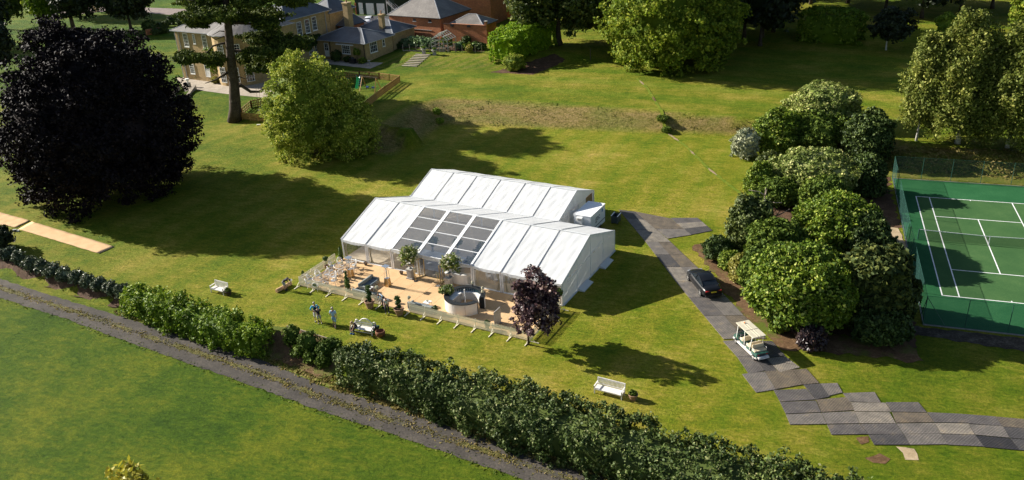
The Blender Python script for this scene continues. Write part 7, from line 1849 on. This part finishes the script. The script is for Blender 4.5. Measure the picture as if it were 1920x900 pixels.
heL = hgt(G(918, 79, zB), 46); Bl = Block(ls, tuple(G(834, 77, zB)), zB, 9.7, .4, heL, rise=.02, wall='redbrick', roof='redbrick', over=.03, right_corner=False, ang=math.radians(-9), hipmat=None)
Bl2 = Block(ls, tuple(Bl.world(.9, 1.2, 0)), zB, 7.4, 5.5, heL - .3, rise=1.7, wall='redbrick', roof='slate_warm', over=.3, right_corner=False, ang=math.radians(-9))
m = MB(); m.box((9.6, .2, (heL + .8) / 2), (.45, .45, heL + .8)); Bl.place(m.build('pier', M['redbrick'], ls)); m = MB(); m.box((9.6, .2, heL + .85), (.6, .6, .12)); Bl.place(m.build('pier_cap', M['stone'], ls))
for px_ in (848, 879):
    p = Bl.hit(px_, 46, 'front'); m = MB(); m.box((p[0], 0, heL - .25), (.7, .46, .35)); Bl.place(m.build('vent', M['black'], ls))
bt = thing('brick_house', 'tall red brick building behind the barn, mostly cut off by the frame', 'house', tuple(Bn.world(3.5, 14, 0)))
Bt = Block(bt, tuple(Bn.world(3.0, 14.0, 0)), H1, 12, 9, 9.5, rise=3, wall='redbrick', over=.3, right_corner=False, ang=math.radians(-4)); Bt.window(853, 3, .9, 1.6, 'right', bars=(2, 4)) if False else None
sd = thing('brick_shed', 'low brick shed with a white door under a slate roof by the oak', 'shed', W(925, 30)); Sd = Block(sd, tuple(W(905, 31)), H1 + H2, 9, 4.5, 3.0, rise=1.1, wall='redbrick', over=.3, right_corner=False, ang=math.radians(-6)); Sd.window(932, 16, 1.3, 2.3, bars=(1, 1), door=True, name='door')
# garage with white doors
gg = W(704, 28); ga = thing('garage', 'dark green garage with big white double doors and an outside stair', 'garage', gg); Ga = Block(ga, tuple(W(668, 27)), H1, 11.5, 7, 4.0, rise=2, wall='green_wall', over=.3, right_corner=False, ang=math.radians(-6))
for px_, w_ in ((694, 2.2), (714, 2.2), (677, 1.2)):
    p = Ga.hit(px_, 14, 'front'); m = MB(); m.box((p[0], -.06, 1.45), (w_, .1, 2.8)); o = Ga.place(m.build('garage_door', M['sash'], ga)); m = MB(); m.box((p[0] + w_ * .4, -.13, 1.5), (.12, .05, .15)); m.build('handle', M['black'], o)
m = MB(); m.box((.1, -.08, 1.4), (.35, .25, 2.8)); Ga.place(m.build('brick_pier', M['redbrick'], ga))
st_ = thing('outside_stair', 'white painted wooden outside staircase beside the garage', 'stairs', W(742, 30)); R_ = rotz(math.radians(-6))
for k in range(12): m = MB(); m.box((-1.8 + k * .32, 0, 3.3 - k * .28), (.34, 1.0, .05)); m.build('tread', M['sash'], st_)
for y in (-.5, .5):
    for dz in (0, 1.0): m = MB(); m.beam((-1.9, y, 3.3 + dz), (1.9, y, .1 + dz), .08, .18 if dz == 0 else .07); m.build('stringer' if dz == 0 else 'handrail', M['sash'], st_)
for x, z in ((-1.9, 4.2), (-.6, 3.2), (.7, 2.1), (1.9, 1.0)): m = MB(); m.box((x, -.5, z / 2), (.1, .1, z)); m.build('newel', M['sash'], st_)
# yard, drives, terrace
drape('stable_yard', WP([(606, 66), (618, 22), (668, 29), (765, 31), (752, 48), (690, 62)]), M['tarmac'], .03, 2.0)
drape('house_drive', WP([(100, 16), (190, 7), (240, 13), (345, 17), (372, 28), (330, 29), (260, 23), (190, 22), (120, 30)]), speck('pinkish gravel', (.14, .11, .10), (.22, .175, .16), (.32, .26, .24), 10), .03, 2.0, ragged=.1)
drape('house_terrace', WP([(330, 146), (347, 172), (362, 168), (430, 177), (500, 184), (545, 178), (560, 150), (500, 132), (420, 140)]), M['paving'], .03, 1.0)
drape('annexe_paving', WP([(604, 110), (604, 119), (650, 124), (694, 129), (719, 118), (690, 117)]), M['paving'], .03, 1.0)
drape('garden_bed', WP([(742, 93), (742, 80), (830, 80), (912, 82), (908, 97), (870, 96), (820, 95)]), M['soil'], .03, 1.0)
drape('hedge_soil', WP([(918, 136), (950, 128), (1040, 100), (1060, 112), (1000, 140)]), M['soil'], .02, 1.0, ragged=.2)
# terrace steps down the bank
a, b = W(352, 168), W(322, 208); sp_ = thing('garden_steps', 'stone steps with low side walls running down the grass bank', 'steps', a); d = b - a; L_ = np.hypot(d[0], d[1]); dx = d[:2] / L_; nx_ = np.array([-dx[1], dx[0]])
ns = 13
for k in range(ns):
    p = d * (k + .5) / ns; m = MB(); m.box((p[0], p[1], -H1 * k / ns - .3 - .05), (L_ / ns + .02, 2.6, .6), math.atan2(dx[1], dx[0])); m.build('step', M['paving'], sp_)
for sg in (-1, 1):
    m = MB(); o1 = nx_ * sg * 1.5; m.beam((o1[0], o1[1], .35), (d[0] + o1[0], d[1] + o1[1], d[2] + .25), .35, .9); m.build('side_wall', M['stone'], sp_); m = MB(); m.beam((o1[0], o1[1], .83), (d[0] + o1[0], d[1] + o1[1], d[2] + .73), .5, .1); m.build('coping', M['paving'], sp_)
t = thing('stone_urn', 'pale stone urn at the head of the terrace steps', 'urn', W(354, 163)); m = MB(); m.box((0, 0, .4), (.6, .6, .8)); m.build('pedestal', M['stone'], t); m = MB(); m.lathe([(.2, .8), (.1, .95), (.32, 1.25), (.4, 1.5), (.3, 1.5)], 14); m.build('urn', M['white'], t, smooth=True)
# garden steps to the kitchen garden
a, b = W(793, 103), W(768, 124); ks = thing('grass_steps', 'flight of broad stone steps up to the kitchen garden', 'steps', a); d = b - a
for k in range(8): p = d * k / 7; m = MB(); m.box((p[0], p[1], Hs(a[0] + p[0], a[1] + p[1]) - a[2] + .02), (3.1, .42, .16), math.radians(-3)); m.build('step', M['paving'], ks)
for x, y, lab in ((795, 101, 'left stone planter at the top of the grass steps'), (815, 103, 'right stone planter at the top of the grass steps')):
    t = thing('stone_planter', lab, 'planter', W(x, y)); m = MB(); m.box((0, 0, .3), (.55, .55, .6)); m.lathe([(.2, .6), (.5, .8), (.52, 1.0), (.4, 1.0)], 12); m.build('pedestal', M['stone'], t); crown('foliage', np.array([0, 0, 1.15]), (.4, .4, .3), L['ivy'], t, nclump=20, per=12, leaf=.12, rc=.15)
# kitchen garden
hedge('runner_beans', 'row of pale green leafy vegetables below the barn wall', WP([(757, 87), (816, 91)]), 2.0, 1.5, L['veg'], leaf=.28, dens=30, per=22, rc=.35, seed=33, cat='vegetables')
for i, (x, y, w_, mt, lab) in enumerate(((862, 88, 9, 'veg', 'pale plant right of the fruit cage'), (876, 90, 10, 'rhodo', 'green plant in the middle of the garden bed'), (890, 88, 10, 'topiary', 'bushy plant toward the right of the garden bed'), (902, 90, 10, 'rhodo_dark', 'dark plant at the right end of the garden bed'), (874, 78, 9, 'rhodo_dark', 'dark plant against the brick wall'), (880, 95, 6, 'gold', 'yellow flowers at the garden fence'), (745, 88, 9, 'rhodo_dark', 'dark shrub at the annexe corner'))):
    shrub('garden_plant', lab, (x - w_, y - 10, x + w_, y + 4), L[mt], gp=(x, y + 3), nclump=50, per=20, leaf=.2, rc=.3)
t = thing('garden_fence', 'low post and wire fence along the kitchen garden', 'fence', W(756, 96)); o_ = W(756, 96)
for i in range(13):
    p = W(756 + i * 12.3, 96 + i * .25) - o_; m = MB(); m.box((p[0], p[1], p[2] + .65), (.1, .1, 1.3)); m.build('post', M['dead_wood'], t)
m = MB(); m.beam((0, 0, .12), tuple(W(792, 97) - o_ + (0, 0, .12)), .1, .25); m.build('edging_board', M['dead_wood'], t)
# fruit cage of weathered bars
gz = thing('fruit_cage', 'weathered timber fruit cage with a pitched open roof', 'fruit cage', W(833, 94), math.radians(-8)); Lx, Ly, h1, h2 = 3.6, 3.2, 2.3, 3.5
for x in (-1.8, -.9, 0, .9, 1.8):
    for y in (-1.6, 1.6): m = MB(); m.box((x, y, h1 / 2), (.1, .1, h1)); m.build('post', M['stone'], gz)
for y in (-1.6, -.8, 0, .8, 1.6):
    m = MB(); m.beam((-1.8, y, h1), (0, y, h2), .09); m.beam((0, y, h2), (1.8, y, h1), .09); m.build('rafter', M['bench'], gz)
for z in (.9, 1.6, h1):
    m = MB(); m.beam((-1.8, -1.6, z), (1.8, -1.6, z), .07); m.beam((1.8, -1.6, z), (1.8, 1.6, z), .07); m.beam((-1.8, -1.6, z), (-1.8, 1.6, z), .07); m.build('rail', M['stone'], gz)
for x, z in ((-.9, (h1 + h2) / 2), (0, h2), (.9, (h1 + h2) / 2)): m = MB(); m.beam((x, -1.6, z), (x, 1.6, z), .08); m.build('ridge_bar', M['bench'], gz)
t = thing('climbing_plant', 'green climber growing inside the fruit cage', 'plant', W(835, 93)); crown('foliage', np.array([.2, .2, 1.3]), (1.5, 1.3, 1.3), L['moss'], t, nclump=60, per=14, leaf=.18, rc=.35, core=.4)
t = thing('timber_trough', 'pale timber trough in front of the fruit cage', 'trough', W(828, 96), -.1); m = MB(); m.box((0, 0, .3), (1.6, .8, .6)); m.build('box', M['dead_wood'], t); m = MB(); m.box((0, 0, .59), (1.4, .6, .05)); m.build('soil', M['soil'], t)
# ivy on the house, bushes round it
def wallplant(B_, px_, py_, rx, rz, mt, lab, n=120, dy=-.2, face='front'):
    p = B_.hit(px_, py_, face); q = B_.world(p[0], p[1], p[2]); t = thing('wall_climber', lab, 'climber', (q[0], q[1], Hs(q[0], q[1])), HA)
    r = (rx, .45, rz) if face == 'front' else (.45, rx, rz)
    crown('foliage', np.array([0 if face == 'front' else .2, dy if face == 'front' else 0, p[2] + B_.o[2] - Hs(q[0], q[1])]), r, L[mt], t, nclump=n, per=20, leaf=.22, rc=.35, lump=.35, core=.7, zcut=-1, seed=int(px_))
wallplant(B1, 404, 112, 3.0, 2.6, 'ivy', 'sunlit climber round the house door'); wallplant(B1, 420, 105, 2.2, 1.2, 'ivy', 'climber over the ground floor window')
wallplant(B2, 575, 78, 5.2, 1.5, 'rhodo_dark', 'dark ivy band below the wing windows', 160, face='right'); wallplant(B2, 525, 82, 3.0, 1.6, 'rhodo_dark', 'dark ivy on the front of the wing', 120)
for bx, mt, lab in (((366, 134, 384, 150), 'topiary', 'round dark bush by the house door'), ((396, 143, 414, 157), 'gold', 'golden bush on the terrace edge'), ((412, 142, 430, 157), 'rhodo', 'green bush beside the golden terrace bush'),
                    ((620, 93, 642, 117), 'rhodo_dark', 'dark clipped block of shrub at the annexe front'), ((644, 105, 660, 117), 'rhodo_dark', 'low dark shrub under the annexe window'), ((672, 108, 688, 120), 'rhodo', 'low bush at the annexe corner')): shrub('terrace_shrub', lab, bx, L[mt], nclump=60, per=22, leaf=.16, rc=.3)
t = thing('potted_tree', 'little leafy tree in front of the annexe', 'tree', W(671, 118)); crown('crown', np.array([0, 0, 2.0]), (.75, .75, .85), L['rhodo'], t, nclump=50, per=18, leaf=.15, rc=.25); trunk('trunk', t, 2, .06, M['bark'], 3, 2, .3)
t = thing('barbecue', 'covered black barbecue in front of the annexe', 'barbecue', W(662, 119), HA); m = MB(); m.box((0, 0, .5), (1.3, .7, .9), 0, (.95, .9)); m.lathe([(.35, .95), (.3, 1.1), (.1, 1.2)], 12); m.build('cover', M['black'], t)
t = thing('bird_bath', 'small white stone bird bath on the annexe paving', 'bird bath', W(693, 123)); m = MB(); m.lathe([(.22, 0), (.1, .15), (.09, .8), (.32, .95), (.3, 1.0), (.05, .93)], 14); m.build('bowl', M['stone'], t, smooth=True)
for i, (x, y) in enumerate([(300, 50), (312, 45), (306, 57), (320, 40), (332, 36), (292, 60), (345, 32), (338, 44)]): shrub('topiary_ball', 'dark clipped ball bush left of the house', (x - 9, y - 9, x + 9, y + 7), L['rhodo_dark'], nclump=30, per=22, leaf=.22, rc=.4, group='dark clipped balls left of the house')['label'] = 'dark clipped ball bush left of the house, %s' % ['near the wall', 'upper of the middle pair', 'lower of the middle pair', 'tucked behind the roof corner', 'beside the farthest two', 'nearest the beech', 'farthest along the drive', 'last but one toward the drive'][i]
shrub('drive_bush', 'dark loose bush below the drive lawn', (266, 38, 294, 62), L['rhodo_dark'], nclump=50, leaf=.25, rc=.4)
gp_ = [W(182, 22), W(215, 13)]
for p, lab in zip(gp_, ('square brick gate pillar nearest the beech', 'square brick gate pillar beyond the blue car')):
    t = thing('gate_pillar', lab, 'gate pillar', p, HA); m = MB(); m.box((0, 0, 1.2), (1.0, 1.0, 2.4)); m.build('shaft', M['buff'], t); m = MB(); m.box((0, 0, 2.45), (1.25, 1.25, .18)); m.box((0, 0, 2.6), (.7, .7, .2), 0, (.3, .3)); m.build('cap', M['stone'], t)
m = MB(); a, b = W(275, 66), W(312, 60)
t = thing('garden_wall', 'low red brick wall at the left side of the house', 'wall', a); m.beam((0, 0, .6), tuple(b - a + (0, 0, .6)), .4, 1.4); m.build('wall', M['redbrick'], t)
# parked cars in the yard
car(W(692, 45), math.radians(-75), 'white off-road car facing the camera in the yard', paint('white car paint', (.72, .74, .76)), 4.7, 1.9, 1.75, 'suv', plate='plate_w')
car(W(668, 50), math.radians(-115), 'silver grey car parked left of the white one', paint('silver car paint', (.30, .32, .34)), 4.4, 1.8, 1.5, 'saloon')
car(W(716, 46), math.radians(-150), 'second white car half hidden behind the annexe roof', paint('pale car paint', (.68, .70, .72)), 4.4, 1.8, 1.45, 'saloon')
car(W(197, 13), math.radians(-25), 'dark blue car waiting between the gate pillars', paint('blue car paint', (.01, .045, .10)), 4.4, 1.8, 1.6, 'suv')
# play area
def pale_fence(pxs, label):
    t = thing('play_fence', label, 'fence', W(*pxs[0]), 0, 'brown timber fence round the play area'); o_ = W(*pxs[0]); P = [W(*p) - o_ for p in pxs]
    for a, b in zip(P[:-1], P[1:]):
        L_ = np.hypot(*(b - a)[:2]); n = max(1, round(L_ / 2.0))
        for k in range(n + 1): p = a + (b - a) * k / n; m = MB(); m.box((p[0], p[1], p[2] + .6), (.13, .13, 1.25)); m.build('post', M['fence_wood'], t)
        for z in (.3, .65, 1.12): m = MB(); m.beam(a + (0, 0, z), b + (0, 0, z), .06, .12 if z < 1 else .14); m.build('rail', M['fence_wood'], t)
        m = MB(); q = int(L_ / .3)
        for k in range(q): p = a + (b - a) * (k + .5) / q; m.box((p[0], p[1], p[2] + .55), (.1, .1, 1.0), math.atan2(*(b - a)[[1, 0]]))
        stuff(m.build('pales', M['fence_wood'], t))
M['fence_wood'] = plain('orange brown fence timber', (.40, .235, .07), .7, 0, .2, 4)
pale_fence([(600, 150), (640, 147), (675, 146), (712, 149), (750, 154)], 'back run of the play area fence'); pale_fence([(750, 155), (722, 175), (690, 200), (672, 214)], 'right run of the play area fence')
pale_fence([(455, 224), (500, 229), (530, 236)], 'front run of the play area fence beside the cedar'); pale_fence([(455, 216), (472, 202), (500, 196), (530, 190)], 'left run of the play area fence beside the cedar')
def slide(px_, py_, lab, c, h_, rz):
    t = thing('play_slide', lab, 'slide', W(px_, py_), rz); mt = plain(lab.split()[0] + ' plastic', c, .35)
    m = MB(); vs = []
    for i in range(9): a = i / 8; y = -h_ * 1.3 * a; z = h_ * (1 - a) ** 1.2 + .12; vs += [(-.28, y, z + .18), (-.24, y, z), (.24, y, z), (.28, y, z + .18)]
    m.add(vs, [(i * 4 + j, i * 4 + j + 1, i * 4 + 5 + j, i * 4 + 4 + j) for i in range(8) for j in range(3)]); m.build('chute', mt, t, smooth=True)
    bl = plain('blue ladder', (.02, .16, .4), .4)
    for x in (-.28, .28): m = MB(); m.beam((x, 0, h_ + .4), (x, .5, 0), .08); m.build('ladder_side', bl, t)
    for k in range(4): z = h_ * (k + .5) / 4; y = .5 * (1 - z / (h_ + .4)); m = MB(); m.box((0, y, z), (.56, .08, .06)); m.build('rung', bl, t)
slide(651, 161, 'orange small slide with blue ladder in the play area', (.75, .18, .03), .9, math.radians(20)); slide(674, 162, 'green slide attached beside the swing frame', (.06, .55, .16), 1.5, math.radians(15))
t = thing('swing_frame', 'timber swing frame with two hanging seats in the play area', 'swing', W(695, 170), math.radians(-12))
for x in (-1.6, 1.6):
    for y in (-.9, .9): m = MB(); m.beam((x, y, 0), (x * .9, 0, 2.3), .11); m.build('leg', M['fence_wood'], t)
m = MB(); m.beam((-2.0, 0, 2.32), (1.7, 0, 2.32), .13); m.build('top_beam', M['bark'], t)
for x in (-.6, .6):
    for s_ in (-.2, .2): m = MB(); m.beam((x + s_, 0, 2.3), (x + s_, 0, .6), .02); m.build('rope', M['black'], t)
    m = MB(); m.box((x, 0, .58), (.45, .3, .25)); m.build('seat', plain('blue seat', (.01, .05, .25), .5), t)
t = thing('rope_swing', 'single rope swing hanging from the cedar limb', 'swing', W(489, 212))
for s_ in (-.3, .3): m = MB(); m.beam((s_, 0, .5), (s_ * .8, .3, 4.9), .03); m.build('rope', M['dead_wood'], t)
m = MB(); m.box((0, 0, .48), (.75, .25, .06)); m.build('seat', M['dead_wood'], t)
t = thing('white_board', 'small white board lying on the grass near the cedar', 'board', W(486, 234), .4); m = MB(); m.box((0, 0, .04), (.8, .25, .06)); m.build('board', M['white'], t)
